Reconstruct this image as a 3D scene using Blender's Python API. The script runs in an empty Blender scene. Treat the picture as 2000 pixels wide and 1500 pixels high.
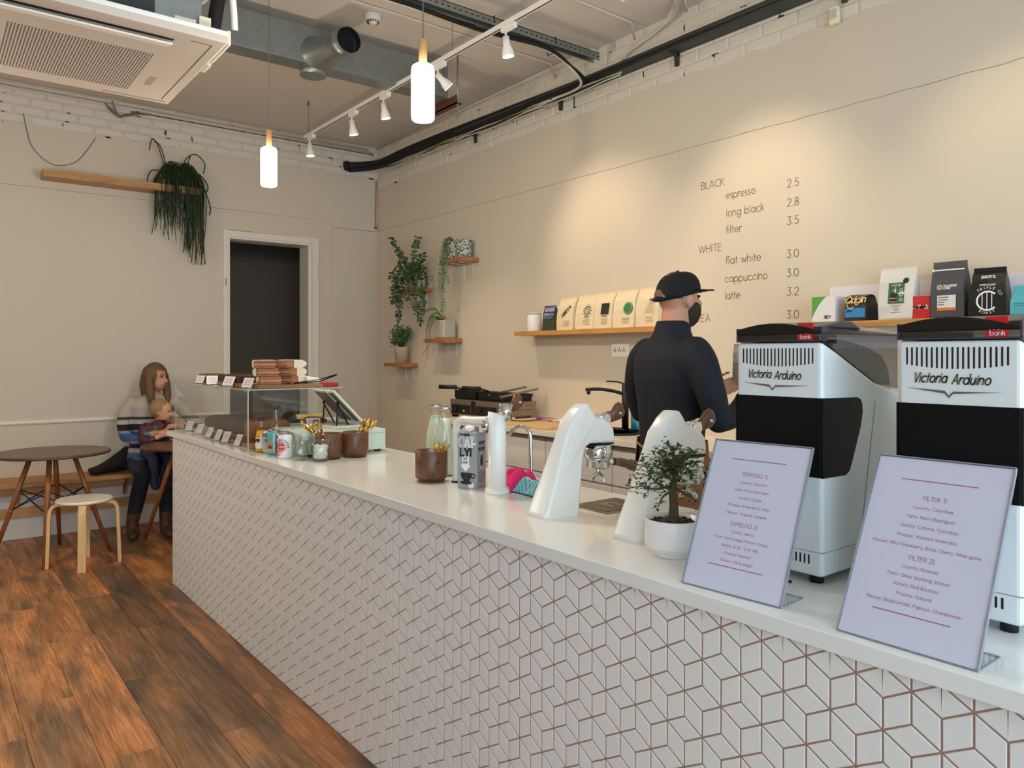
import bpy, math, random
from mathutils import Matrix, Vector, noise as mnoise
random.seed(7)
R = math.radians
# ---------------------------------------------------------------- camera, world, light, exposure
scene = bpy.context.scene
C = scene.collection
cam_d = bpy.data.cameras.new('camera'); cam = bpy.data.objects.new('camera', cam_d); C.objects.link(cam)
cam_d.sensor_width = 36.0; cam_d.lens = 1480.0 / 2000.0 * 36.0
cam_d.shift_y = -57.5 / 2000.0; cam_d.clip_start = 0.05
cam.location = (7.14, -3.775, 1.42)
fw = Vector((-math.cos(R(38.0)), math.sin(R(38.0)), 0.0))
cam.rotation_euler = fw.to_track_quat('-Z', 'Y').to_euler()
scene.camera = cam

world = bpy.data.worlds.new('world'); scene.world = world; world.use_nodes = True
bg = world.node_tree.nodes['Background']
bg.inputs[0].default_value = (0.70, 0.86, 1.0, 1); bg.inputs[1].default_value = 4.7
vs = scene.view_settings
vs.view_transform = 'Standard'; vs.look = 'None'; vs.gamma = 1.0; vs.exposure = 0.15; vs.use_curve_mapping = False
scene.cycles.max_bounces = 9; scene.cycles.diffuse_bounces = 5; scene.cycles.glossy_bounces = 4
scene.cycles.transmission_bounces = 8; scene.cycles.transparent_max_bounces = 12
scene.cycles.caustics_reflective = False; scene.cycles.caustics_refractive = False
scene.cycles.sample_clamp_indirect = 6.0
# daylight comes in through the shop window behind the camera; the portal only guides sampling
pd = bpy.data.lights.new('window_portal', 'AREA'); pd.shape = 'RECTANGLE'; pd.size = 6.3; pd.size_y = 2.9
pd.cycles.is_portal = True
po = bpy.data.objects.new('window_portal', pd); C.objects.link(po); po.location = (9.2, -3.7, 1.6)
po.rotation_euler = Vector((-1, 0, 0)).to_track_quat('-Z', 'Z').to_euler()
WARM = (1.0, 0.80, 0.55)
PEND_W, SPOT_W, ROOM_W = 30.0, 43.0, 46.0

# ---------------------------------------------------------------- materials
def lin(c):
    return tuple(((x / 12.92) if x <= 0.04045 else ((x + 0.055) / 1.055) ** 2.4) for x in c)
def rgb(r, g, b): return lin((r / 255, g / 255, b / 255))
MATS = {}
def M(name, col=(0.8, 0.8, 0.8), rough=0.5, metal=0.0, var=0.06, scale=8.0, bump=0.0, bscale=40.0, stretch=(1, 1, 1), trans=0.0, ior=1.45, coat=0.0, emit=None, estr=0.0, alpha=1.0, spec=None, objcol=False, sss=0.0):
    if name in MATS: return MATS[name]
    m = bpy.data.materials.new(name); m.use_nodes = True; nt = m.node_tree; N = nt.nodes; L = nt.links
    b = N['Principled BSDF']
    b.inputs['Roughness'].default_value = rough; b.inputs['Metallic'].default_value = metal
    if trans: b.inputs['Transmission Weight'].default_value = trans
    b.inputs['IOR'].default_value = ior
    if coat: b.inputs['Coat Weight'].default_value = coat; b.inputs['Coat Roughness'].default_value = 0.06
    if spec is not None: b.inputs['Specular IOR Level'].default_value = spec
    if alpha < 1: b.inputs['Alpha'].default_value = alpha
    if sss: b.inputs['Subsurface Weight'].default_value = sss; b.inputs['Subsurface Radius'].default_value = (0.02, 0.008, 0.004)
    tc = N.new('ShaderNodeTexCoord'); mp = N.new('ShaderNodeMapping'); L.new(tc.outputs['Object'], mp.inputs[0])
    mp.inputs['Scale'].default_value = stretch
    nz = N.new('ShaderNodeTexNoise'); nz.inputs['Scale'].default_value = scale; nz.inputs['Detail'].default_value = 4
    L.new(mp.outputs[0], nz.inputs['Vector'])
    mx = N.new('ShaderNodeMix'); mx.data_type = 'RGBA'; L.new(nz.outputs['Fac'], mx.inputs[0])
    lo = tuple(max(0, c * (1 - var)) for c in col) + (1,); hi = tuple(min(1, c * (1 + var)) for c in col) + (1,)
    mx.inputs[6].default_value = lo; mx.inputs[7].default_value = hi
    out = mx.outputs[2]
    if objcol:
        oi = N.new('ShaderNodeObjectInfo'); mm = N.new('ShaderNodeMix'); mm.data_type = 'RGBA'; mm.blend_type = 'MULTIPLY'; mm.inputs[0].default_value = 1
        L.new(out, mm.inputs[6]); L.new(oi.outputs['Color'], mm.inputs[7]); out = mm.outputs[2]
    L.new(out, b.inputs['Base Color'])
    if bump:
        nb = N.new('ShaderNodeTexNoise'); nb.inputs['Scale'].default_value = bscale; nb.inputs['Detail'].default_value = 5
        L.new(mp.outputs[0], nb.inputs['Vector'])
        bp = N.new('ShaderNodeBump'); bp.inputs['Strength'].default_value = bump; bp.inputs['Distance'].default_value = 0.004
        L.new(nb.outputs['Fac'], bp.inputs['Height']); L.new(bp.outputs[0], b.inputs['Normal'])
    if emit: b.inputs['Emission Color'].default_value = tuple(emit) + (1,); b.inputs['Emission Strength'].default_value = estr
    MATS[name] = m; return m
def wood(name, c1, c2, rough=0.45, scale=6.0, axis='X', dist=3.0, objcol=False):
    if name in MATS: return MATS[name]
    m = bpy.data.materials.new(name); m.use_nodes = True; nt = m.node_tree; N = nt.nodes; L = nt.links; b = N['Principled BSDF']
    b.inputs['Roughness'].default_value = rough
    tc = N.new('ShaderNodeTexCoord'); mp = N.new('ShaderNodeMapping'); L.new(tc.outputs['Object'], mp.inputs[0])
    mp.inputs['Scale'].default_value = {'X': (0.12, 1, 1), 'Y': (1, 0.12, 1), 'Z': (1, 1, 0.12)}[axis]
    nz = N.new('ShaderNodeTexNoise'); nz.inputs['Scale'].default_value = scale * 6; nz.inputs['Detail'].default_value = 6; nz.inputs['Distortion'].default_value = dist * 0.3
    L.new(mp.outputs[0], nz.inputs['Vector'])
    cr = N.new('ShaderNodeValToRGB'); cr.color_ramp.elements[0].position = 0.3; cr.color_ramp.elements[1].position = 0.72
    cr.color_ramp.elements[0].color = tuple(c2) + (1,); cr.color_ramp.elements[1].color = tuple(c1) + (1,)
    L.new(nz.outputs['Fac'], cr.inputs[0]); out = cr.outputs[0]
    if objcol:
        oi = N.new('ShaderNodeObjectInfo'); mm = N.new('ShaderNodeMix'); mm.data_type = 'RGBA'; mm.blend_type = 'MULTIPLY'; mm.inputs[0].default_value = 1
        L.new(out, mm.inputs[6]); L.new(oi.outputs['Color'], mm.inputs[7]); out = mm.outputs[2]
    L.new(out, b.inputs['Base Color'])
    bp = N.new('ShaderNodeBump'); bp.inputs['Strength'].default_value = 0.15; bp.inputs['Distance'].default_value = 0.002
    L.new(nz.outputs['Fac'], bp.inputs['Height']); L.new(bp.outputs[0], b.inputs['Normal'])
    MATS[name] = m; return m
def thin_glass(name, tint=(1, 1, 1), refl=0.12, rough=0.02, both=False):
    if name in MATS: return MATS[name]
    m = bpy.data.materials.new(name); m.use_nodes = True; nt = m.node_tree; N = nt.nodes; L = nt.links
    N.remove(N['Principled BSDF']); o = N['Material Output']
    t = N.new('ShaderNodeBsdfTransparent'); t.inputs[0].default_value = tuple(tint) + (1,)
    g = N.new('ShaderNodeBsdfGlossy'); g.inputs['Roughness'].default_value = rough
    fr = N.new('ShaderNodeFresnel'); fr.inputs[0].default_value = 1.45
    ad = N.new('ShaderNodeMath'); ad.operation = 'MULTIPLY_ADD'; ad.inputs[1].default_value = 0.9; ad.inputs[2].default_value = refl * 0.2
    ge = N.new('ShaderNodeNewGeometry'); sub = N.new('ShaderNodeMath'); sub.operation = 'SUBTRACT'; sub.inputs[0].default_value = 1.0
    if both: sub.inputs[1].default_value = 0.0
    else: L.new(ge.outputs['Backfacing'], sub.inputs[1])
    if both:
        lw = N.new('ShaderNodeLayerWeight'); pw_ = N.new('ShaderNodeMath'); pw_.operation = 'POWER'; pw_.inputs[1].default_value = 4.0; L.new(lw.outputs['Facing'], pw_.inputs[0]); L.new(pw_.outputs[0], ad.inputs[0]); ad.inputs[1].default_value = 0.65
    else: L.new(fr.outputs[0], ad.inputs[0])
    ml = N.new('ShaderNodeMath'); ml.operation = 'MULTIPLY'
    L.new(ad.outputs[0], ml.inputs[0]); L.new(sub.outputs[0], ml.inputs[1])
    mx = N.new('ShaderNodeMixShader'); L.new(ml.outputs[0], mx.inputs[0]); L.new(t.outputs[0], mx.inputs[1]); L.new(g.outputs[0], mx.inputs[2])
    L.new(mx.outputs[0], o.inputs[0]); MATS[name] = m; return m

# ---------------------------------------------------------------- mesh builder
class MB:
    def __init__(s): s.v = []; s.f = []; s.m = []; s.s = []
    def add(s, vs, fs, mi=0, smooth=False):
        o = len(s.v); s.v += [tuple(p) for p in vs]
        for f in fs: s.f.append(tuple(i + o for i in f)); s.m.append(mi); s.s.append(smooth)
        return s
    def box(s, x0, x1, y0, y1, z0, z1, mi=0):
        return s.add([(x0,y0,z0),(x1,y0,z0),(x1,y1,z0),(x0,y1,z0),(x0,y0,z1),(x1,y0,z1),(x1,y1,z1),(x0,y1,z1)],
                     [(0,3,2,1),(4,5,6,7),(0,1,5,4),(1,2,6,5),(2,3,7,6),(3,0,4,7)], mi)
    def obox(s, c, size, rot=None, mi=0):
        rot = rot or Matrix.Identity(3); c = Vector(c); hx, hy, hz = size[0]/2, size[1]/2, size[2]/2
        vs = [c + rot @ Vector((a*hx, b*hy, d*hz)) for d in (-1,1) for a, b in ((-1,-1),(1,-1),(1,1),(-1,1))]
        return s.add(vs, [(0,3,2,1),(4,5,6,7),(0,1,5,4),(1,2,6,5),(2,3,7,6),(3,0,4,7)], mi)
    def rings(s, rings, mi=0, smooth=True, cap=(True, True), close=False):
        n = len(rings[0]); vs = [p for r in rings for p in r]; fs = []
        k = len(rings)
        for i in range(k if close else k - 1):
            a, b = i * n, ((i + 1) % k) * n
            for j in range(n): fs.append((a + j, a + (j+1) % n, b + (j+1) % n, b + j))
        s.add(vs, fs, mi, smooth)
        if not close:
            if cap[0]: s.add(rings[0], [tuple(range(n))[::-1]], mi)
            if cap[1]: s.add(rings[-1], [tuple(range(n))], mi)
        return s
    def cyl(s, p0, p1, r0, r1=None, n=16, mi=0, smooth=True, cap=(True, True)):
        p0, p1 = Vector(p0), Vector(p1); r1 = r0 if r1 is None else r1
        d = (p1 - p0).normalized(); u = d.orthogonal().normalized(); w = d.cross(u)
        rg = [[p + (u * math.cos(2*math.pi*i/n) + w * math.sin(2*math.pi*i/n)) * r for i in range(n)] for p, r in ((p0, r0), (p1, r1))]
        return s.rings(rg, mi, smooth, cap)
    def lathe(s, prof, c=(0, 0, 0), n=24, mi=0, smooth=True, cap=(True, True), sx=1.0, sy=1.0):
        rg = [[(c[0] + sx*r*math.cos(2*math.pi*i/n), c[1] + sy*r*math.sin(2*math.pi*i/n), c[2] + z) for i in range(n)] for r, z in prof]
        return s.rings(rg, mi, smooth, cap)
    def tube(s, pts, r, n=8, mi=0, cap=True, smooth=True):
        pts = [Vector(p) for p in pts]; k = len(pts); rs = r if isinstance(r, (list, tuple)) else [r] * k
        u = None; rg = []
        for i, p in enumerate(pts):
            d = (pts[min(i+1, k-1)] - pts[max(i-1, 0)]).normalized()
            if u is None: u = d.orthogonal().normalized()
            u = (u - d * u.dot(d)); u = u.normalized() if u.length > 1e-6 else d.orthogonal().normalized()
            w = d.cross(u)
            rg.append([p + (u*math.cos(2*math.pi*j/n) + w*math.sin(2*math.pi*j/n)) * rs[i] for j in range(n)])
        return s.rings(rg, mi, smooth, (cap, cap))
    def prism(s, poly, vec, mi=0, smooth=False):
        n = len(poly); a = [Vector(p) for p in poly]; b = [p + Vector(vec) for p in a]
        fs = [tuple(range(n))[::-1], tuple(range(n, 2*n))] + [(i, (i+1) % n, n + (i+1) % n, n + i) for i in range(n)]
        return s.add(a + b, fs, mi, smooth)
    def ell(s, c, rad, n=16, k=10, mi=0, rot=None):
        rot = rot or Matrix.Identity(3); c = Vector(c); rg = []
        for i in range(1, k):
            t = math.pi * i / k - math.pi / 2
            rg.append([c + rot @ Vector((rad[0]*math.cos(t)*math.cos(2*math.pi*j/n), rad[1]*math.cos(t)*math.sin(2*math.pi*j/n), rad[2]*math.sin(t))) for j in range(n)])
        o = len(s.v); s.rings(rg, mi, True, (False, False))
        b = c + rot @ Vector((0, 0, -rad[2])); t = c + rot @ Vector((0, 0, rad[2]))
        s.add([b] + rg[0], [(0, (j+1) % n + 1, j + 1) for j in range(n)], mi, True)
        s.add([t] + rg[-1], [(0, j + 1, (j+1) % n + 1) for j in range(n)], mi, True)
        return s
    def quad(s, a, b, c, d, mi=0): return s.add([a, b, c, d], [(0, 1, 2, 3)], mi)
    def mesh(s, name):
        me = bpy.data.meshes.new(name); me.from_pydata(s.v, [], s.f); me.validate(clean_customdata=False)
        if len(me.polygons) == len(s.m):
            me.polygons.foreach_set('material_index', s.m); me.polygons.foreach_set('use_smooth', s.s)
        me.update(); return me
MW = {}
def tag(o, label=None, cat=None, group=None, kind=None):
    if label: o['label'] = label
    if cat: o['category'] = cat
    if group: o['group'] = group
    if kind: o['kind'] = kind
    return o
def thing(name, label, cat, loc=(0, 0, 0), rz=0.0, group=None):
    o = bpy.data.objects.new(name, None); C.objects.link(o); o.empty_display_size = 0.05
    o.location = loc; o.rotation_euler = (0, 0, rz); tag(o, label, cat, group)
    MW[o.name] = Matrix.Translation(loc) @ Matrix.Rotation(rz, 4, 'Z'); return o
def weld(me, d=1e-5):
    import bmesh
    bm = bmesh.new(); bm.from_mesh(me); bmesh.ops.remove_doubles(bm, verts=bm.verts, dist=d); bmesh.ops.recalc_face_normals(bm, faces=bm.faces); bm.to_mesh(me); bm.free()
def obj(name, mb, mats, parent=None, bevel=0.0, local=False, origin=None, kind=None, seg=2, sub=0):
    """mb in world coordinates unless local; the mesh is stored in the parent's space (or about origin)."""
    me = mb.mesh(name) if isinstance(mb, MB) else mb
    if isinstance(mb, MB): weld(me)
    for m in (mats if isinstance(mats, (list, tuple)) else [mats]): me.materials.append(m)
    o = bpy.data.objects.new(name, me); C.objects.link(o)
    if parent is not None:
        o.parent = parent; W = MW[parent.name]
        if not local: me.transform(W.inverted())
        MW[o.name] = W
    else:
        org = Vector(origin) if origin is not None else Vector((0, 0, 0))
        if not local: me.transform(Matrix.Translation(-org))
        o.location = org; MW[o.name] = Matrix.Translation(org)
    if bevel:
        bv = o.modifiers.new('bevel', 'BEVEL'); bv.width = bevel; bv.segments = seg; bv.limit_method = 'ANGLE'; bv.angle_limit = R(40)
        if seg > 2: bv.harden_normals = False
    if sub: sb = o.modifiers.new('sub', 'SUBSURF'); sb.levels = sub; sb.render_levels = sub
    if kind: o['kind'] = kind
    return o
def copy_tree(o, loc=None, rz=None, label=None, parent=None):
    c = o.copy(); C.objects.link(c); c.parent = parent
    if loc is not None: c.location = loc
    if rz is not None: c.rotation_euler = (0, 0, rz)
    if label: c['label'] = label
    for ch in list(o.children): copy_tree(ch, parent=c)
    return c
def bez(p0, p1, p2, p3, n=12):
    P = [Vector(p) for p in (p0, p1, p2, p3)]; out = []
    for i in range(n + 1):
        t = i / n; q = 1 - t
        out.append(P[0]*q**3 + P[1]*3*q*q*t + P[2]*3*q*t*t + P[3]*t**3)
    return out
def spline(pts, n=6):
    pts = [Vector(p) for p in pts]; k = len(pts); out = []
    for i in range(k - 1):
        p0, p1, p2, p3 = pts[max(i-1, 0)], pts[i], pts[i+1], pts[min(i+2, k-1)]
        for j in range(n):
            t = j / n
            out.append(0.5 * ((2*p1) + (p2 - p0)*t + (2*p0 - 5*p1 + 4*p2 - p3)*t*t + (3*p1 - p0 - 3*p2 + p3)*t**3))
    return out + [pts[-1]]

# ---------------------------------------------------------------- stroke lettering
def A(cx, cy, rx, ry, a0, a1, n=10): return [(cx + rx*math.cos(R(a0 + (a1-a0)*i/n)), cy + ry*math.sin(R(a0 + (a1-a0)*i/n))) for i in range(n + 1)]
O5 = A(.25, .25, .25, .25, 0, 360, 16); dot = [[(-.01, 0.0), (.03, 0.0)]]
G = {
'a': (.62, [O5, [(.5,.5),(.5,0)]]), 'b': (.6, [[(0,.8),(0,0)], O5]), 'c': (.5, [A(.25,.25,.25,.25,45,315)]), 'd': (.62, [O5, [(.5,.8),(.5,0)]]),
'e': (.58, [[(0,.25),(.5,.25)] + A(.25,.25,.25,.25,8,312,14)]), 'f': (.3, [[(.1,0),(.1,.62)] + A(.25,.62,.15,.17,180,60,5), [(0,.46),(.26,.46)]]),
'g': (.62, [O5, [(.5,.5),(.5,-.05)] + A(.25,-.05,.25,.2,0,-160,8)]), 'h': (.52, [[(0,.8),(0,0)], [(0,.28)] + A(.2,.28,.2,.22,180,0,8) + [(.4,0)]]),
'i': (.16, [[(.03,.5),(.03,0)], [(.03,.68),(.03,.64)]]), 'j': (.2, [[(.1,.5),(.1,-.15),(0,-.25)], [(.1,.68),(.1,.64)]]), 'k': (.45, [[(0,.8),(0,0)], [(.34,.5),(.02,.22)], [(.1,.29),(.38,0)]]),
'l': (.16, [[(.03,.8),(.03,0)]]), 'm': (.8, [[(0,.5),(0,0)], [(0,.3)] + A(.17,.3,.17,.2,180,0,7) + [(.34,0)], [(.34,.3)] + A(.51,.3,.17,.2,180,0,7) + [(.68,0)]]),
'n': (.52, [[(0,.5),(0,0)], [(0,.28)] + A(.2,.28,.2,.22,180,0,8) + [(.4,0)]]), 'o': (.6, [O5]), 'p': (.6, [[(0,.5),(0,-.3)], O5]), 'q': (.6, [O5, [(.5,.5),(.5,-.3)]]),
'r': (.34, [[(0,.5),(0,0)], [(0,.28)] + A(.2,.3,.2,.2,180,55,6)]), 's': (.4, [A(.16,.375,.14,.125,35,270,8) + A(.16,.125,.15,.125,90,-140,8)]), 't': (.3, [[(.1,.72),(.1,0)], [(0,.48),(.24,.48)]]),
'u': (.52, [[(0,.5),(0,.2)] + A(.2,.2,.2,.2,180,360,8) + [(.4,.5)], [(.4,.3),(.4,0)]]), 'v': (.45, [[(0,.5),(.19,0),(.38,.5)]]), 'w': (.68, [[(0,.5),(.15,0),(.3,.45),(.45,0),(.6,.5)]]), 'x': (.42, [[(0,.5),(.35,0)], [(.35,.5),(0,0)]]),
'y': (.45, [[(0,.5),(.2,.02)], [(.4,.5),(.1,-.28)]]), 'z': (.42, [[(0,.5),(.35,.5),(0,0),(.36,0)]]),
'A': (.62, [[(0,0),(.27,.75),(.54,0)], [(.1,.26),(.44,.26)]]), 'B': (.52, [[(0,0),(0,.75)], [(0,.75),(.2,.75)] + A(.2,.57,.18,.18,90,-90,7) + [(0,.39)], [(.2,.39)] + A(.2,.195,.22,.195,90,-90,8) + [(0,0)]]),
'C': (.66, [A(.36,.375,.36,.375,52,308,14)]), 'D': (.66, [[(0,0),(0,.75),(.2,.75)] + A(.2,.375,.36,.375,90,-90,12) + [(0,0)]]), 'E': (.46, [[(.38,.75),(0,.75),(0,0),(.38,0)], [(0,.4),(.32,.4)]]), 'F': (.44, [[(.38,.75),(0,.75),(0,0)], [(0,.4),(.32,.4)]]),
'G': (.72, [A(.36,.375,.36,.375,50,350,14) + [(.38,.33)]]), 'H': (.58, [[(0,0),(0,.75)], [(.48,0),(.48,.75)], [(0,.4),(.48,.4)]]), 'I': (.16, [[(.03,0),(.03,.75)]]), 'J': (.4, [[(.3,.75),(.3,.18)] + A(.15,.16,.15,.16,0,-180,6)]),
'K': (.52, [[(0,0),(0,.75)], [(.4,.75),(.02,.3)], [(.13,.43),(.44,0)]]), 'L': (.42, [[(0,.75),(0,0),(.36,0)]]), 'M': (.72, [[(0,0),(.06,.75),(.31,.15),(.56,.75),(.62,0)]]), 'N': (.62, [[(0,0),(0,.75),(.5,0),(.5,.75)]]),
'O': (.82, [A(.37,.375,.37,.375,0,360,20)]), 'P': (.5, [[(0,0),(0,.75),(.2,.75)] + A(.2,.55,.2,.2,90,-90,8) + [(0,.35)]]), 'Q': (.82, [A(.37,.375,.37,.375,0,360,20), [(.45,.2),(.72,-.05)]]), 'R': (.52, [[(0,0),(0,.75),(.2,.75)] + A(.2,.56,.19,.19,90,-90,8) + [(0,.37)], [(.18,.37),(.42,0)]]),
'S': (.5, [A(.22,.57,.19,.18,40,265,9) + A(.21,.2,.21,.2,85,-145,9)]), 'T': (.5, [[(0,.75),(.46,.75)], [(.23,.75),(.23,0)]]), 'U': (.6, [[(0,.75),(0,.24)] + A(.25,.24,.25,.24,180,360,9) + [(.5,.75)]]), 'V': (.58, [[(0,.75),(.26,0),(.52,.75)]]),
'W': (.86, [[(0,.75),(.2,0),(.4,.7),(.6,0),(.8,.75)]]), 'X': (.55, [[(0,.75),(.48,0)], [(.48,.75),(0,0)]]), 'Y': (.52, [[(0,.75),(.24,.36),(.48,.75)], [(.24,.36),(.24,0)]]), 'Z': (.5, [[(0,.75),(.44,.75),(0,0),(.45,0)]]),
'0': (.62, [A(.27,.375,.27,.375,0,360,20)]), '1': (.28, [[(0,.62),(.13,.75),(.13,0)]]), '2': (.52, [A(.22,.53,.21,.22,165,-25,9) + [(0,0),(.44,0)]]), '3': (.5, [[(.02,.75),(.4,.75),(.16,.44)] + A(.18,.22,.22,.22,90,-150,10)]), '4': (.52, [[(.34,0),(.34,.75),(0,.2),(.46,.2)]]),
'5': (.5, [[(.38,.75),(.1,.75),(.06,.42)] + A(.19,.23,.23,.23,120,-150,10)]), '6': (.5, [[(.32,.75),(.04,.33)], A(.22,.22,.22,.22,0,360,14)]), '7': (.46, [[(0,.75),(.42,.75),(.1,0)]]), '8': (.5, [A(.21,.56,.17,.18,0,360,14), A(.21,.19,.21,.19,0,360,14)]), '9': (.5, [A(.22,.53,.22,.22,0,360,14), [(.42,.45),(.14,0)]]),
'.': (.2, [[(.05,.0),(.05,.05)]]), ',': (.2, [[(.07,.05),(.02,-.1)]]), ':': (.2, [[(.05,0),(.05,.05)], [(.05,.38),(.05,.43)]]), '-': (.35, [[(.02,.3),(.28,.3)]]), '!': (.2, [[(.06,.75),(.06,.22)], [(.06,0),(.06,.06)]]),
')': (.25, [A(-.12,.3,.25,.5,65,-65,6)]), '(': (.25, [A(.32,.3,.25,.5,115,245,6)]), '/': (.35, [[(0,-.05),(.28,.8)]]), '&': (.5, [[(.45,0),(.1,.55),(.2,.7),(.3,.55),(.02,.2),(.15,0),(.42,.3)]]), ' ': (.3, [])}
def twidth(t): return sum(G.get(c, G[' '])[0] + .06 for c in t) - .06
def ribbon(mb, pts, w, mi=0):
    pts = [Vector(p) for p in pts]; nrm = None
    for i in range(len(pts) - 1):
        pass
    return pts
def text(mb, s, org, right, up, size, w, align='l', fit=None, slant=0.0, mi=0, lift=0.0008, wfac=1.0):
    """stroke text as flat ribbons in the plane (right, up) at org (baseline)."""
    right = Vector(right).normalized(); up = Vector(up).normalized(); nrm = right.cross(up)
    org = Vector(org) + nrm * lift; tw = twidth(s) * size * wfac
    k = (fit / tw) if fit else 1.0
    x = {'l': 0, 'c': -tw*k/2, 'r': -tw*k}[align]
    for ch in s:
        adv, strokes = G.get(ch, G[' '])
        for st in strokes:
            P = [Vector((x + (p[0] + slant*p[1]) * size * k * wfac, p[1] * size)) for p in st]
            for i in range(len(P) - 1):
                d = P[i+1] - P[i]
                if d.length < 1e-9: continue
                d.normalize(); n2 = Vector((-d.y, d.x)) * w / 2; e = d * w * 0.35
                q = [P[i] - e - n2, P[i+1] + e - n2, P[i+1] + e + n2, P[i] - e + n2]
                mb.quad(*[org + right*a.x + up*a.y for a in q], mi)
        x += (adv + .06) * size * k * wfac
    return mb
def disc(mb, c, right, up, r, mi=0, n=24, lift=0.0006, r_in=0.0, a0=0, a1=360, ry=None):
    right = Vector(right).normalized(); up = Vector(up).normalized(); c = Vector(c) + right.cross(up) * lift; ry = ry or r
    P = [c + right*math.cos(R(a0+(a1-a0)*i/n))*r + up*math.sin(R(a0+(a1-a0)*i/n))*ry for i in range(n+1)]
    if r_in:
        Q = [c + right*math.cos(R(a0+(a1-a0)*i/n))*r_in + up*math.sin(R(a0+(a1-a0)*i/n))*r_in*ry/r for i in range(n+1)]
        for i in range(n): mb.quad(Q[i], P[i], P[i+1], Q[i+1], mi)
    else: mb.add([c] + P, [(0, i+1, i+2) for i in range(n)], mi)
    return mb
def rect(mb, c, right, up, w, h, mi=0, lift=0.0004):
    right = Vector(right).normalized(); up = Vector(up).normalized(); c = Vector(c) + right.cross(up) * lift
    return mb.quad(c - right*w/2 - up*h/2, c + right*w/2 - up*h/2, c + right*w/2 + up*h/2, c - right*w/2 + up*h/2, mi)
# ---------------------------------------------------------------- the room
def plaster(name, col, dark=0.0):
    m = M(name, col, 0.75, var=0.035, scale=1.6, bump=0.12, bscale=9.0); return m
wall_m = plaster('wall_paint', rgb(209, 197, 179))
wallr_m = plaster('wall_paint_cream', rgb(212, 200, 181))
ceil_m = plaster('ceiling_paint', rgb(216, 208, 198))
def worn(name, col):
    """white-painted masonry with chipped dark holes in the joints"""
    m = bpy.data.materials.new(name); m.use_nodes = True; N = m.node_tree.nodes; L = m.node_tree.links; b = N['Principled BSDF']; b.inputs['Roughness'].default_value = 0.8
    tc = N.new('ShaderNodeTexCoord'); n1 = N.new('ShaderNodeTexNoise'); n1.inputs['Scale'].default_value = 9; n1.inputs['Detail'].default_value = 6; L.new(tc.outputs['Object'], n1.inputs['Vector'])
    cr = N.new('ShaderNodeValToRGB'); cr.color_ramp.elements[0].position = 0.62; cr.color_ramp.elements[0].color = tuple(col) + (1,); cr.color_ramp.elements[1].position = 0.655; cr.color_ramp.elements[1].color = (0.012, 0.011, 0.01, 1)
    L.new(n1.outputs['Fac'], cr.inputs[0]); L.new(cr.outputs[0], b.inputs['Base Color'])
    MATS[name] = m; return m
mortar_m = worn('chipped_mortar', rgb(205, 199, 188)); mortar2_m = worn('chipped_mortar_cream', rgb(214, 205, 190))
brick_m = M('painted_brick', rgb(214, 207, 195), 0.8, var=0.06, scale=14, bump=0.5, bscale=30)
brick2_m = M('painted_brick_cream', rgb(220, 211, 195), 0.8, var=0.06, scale=14, bump=0.5, bscale=30)
white_trim = M('gloss_trim_paint', rgb(226, 219, 206), 0.4, var=0.03, bump=0.05)

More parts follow.
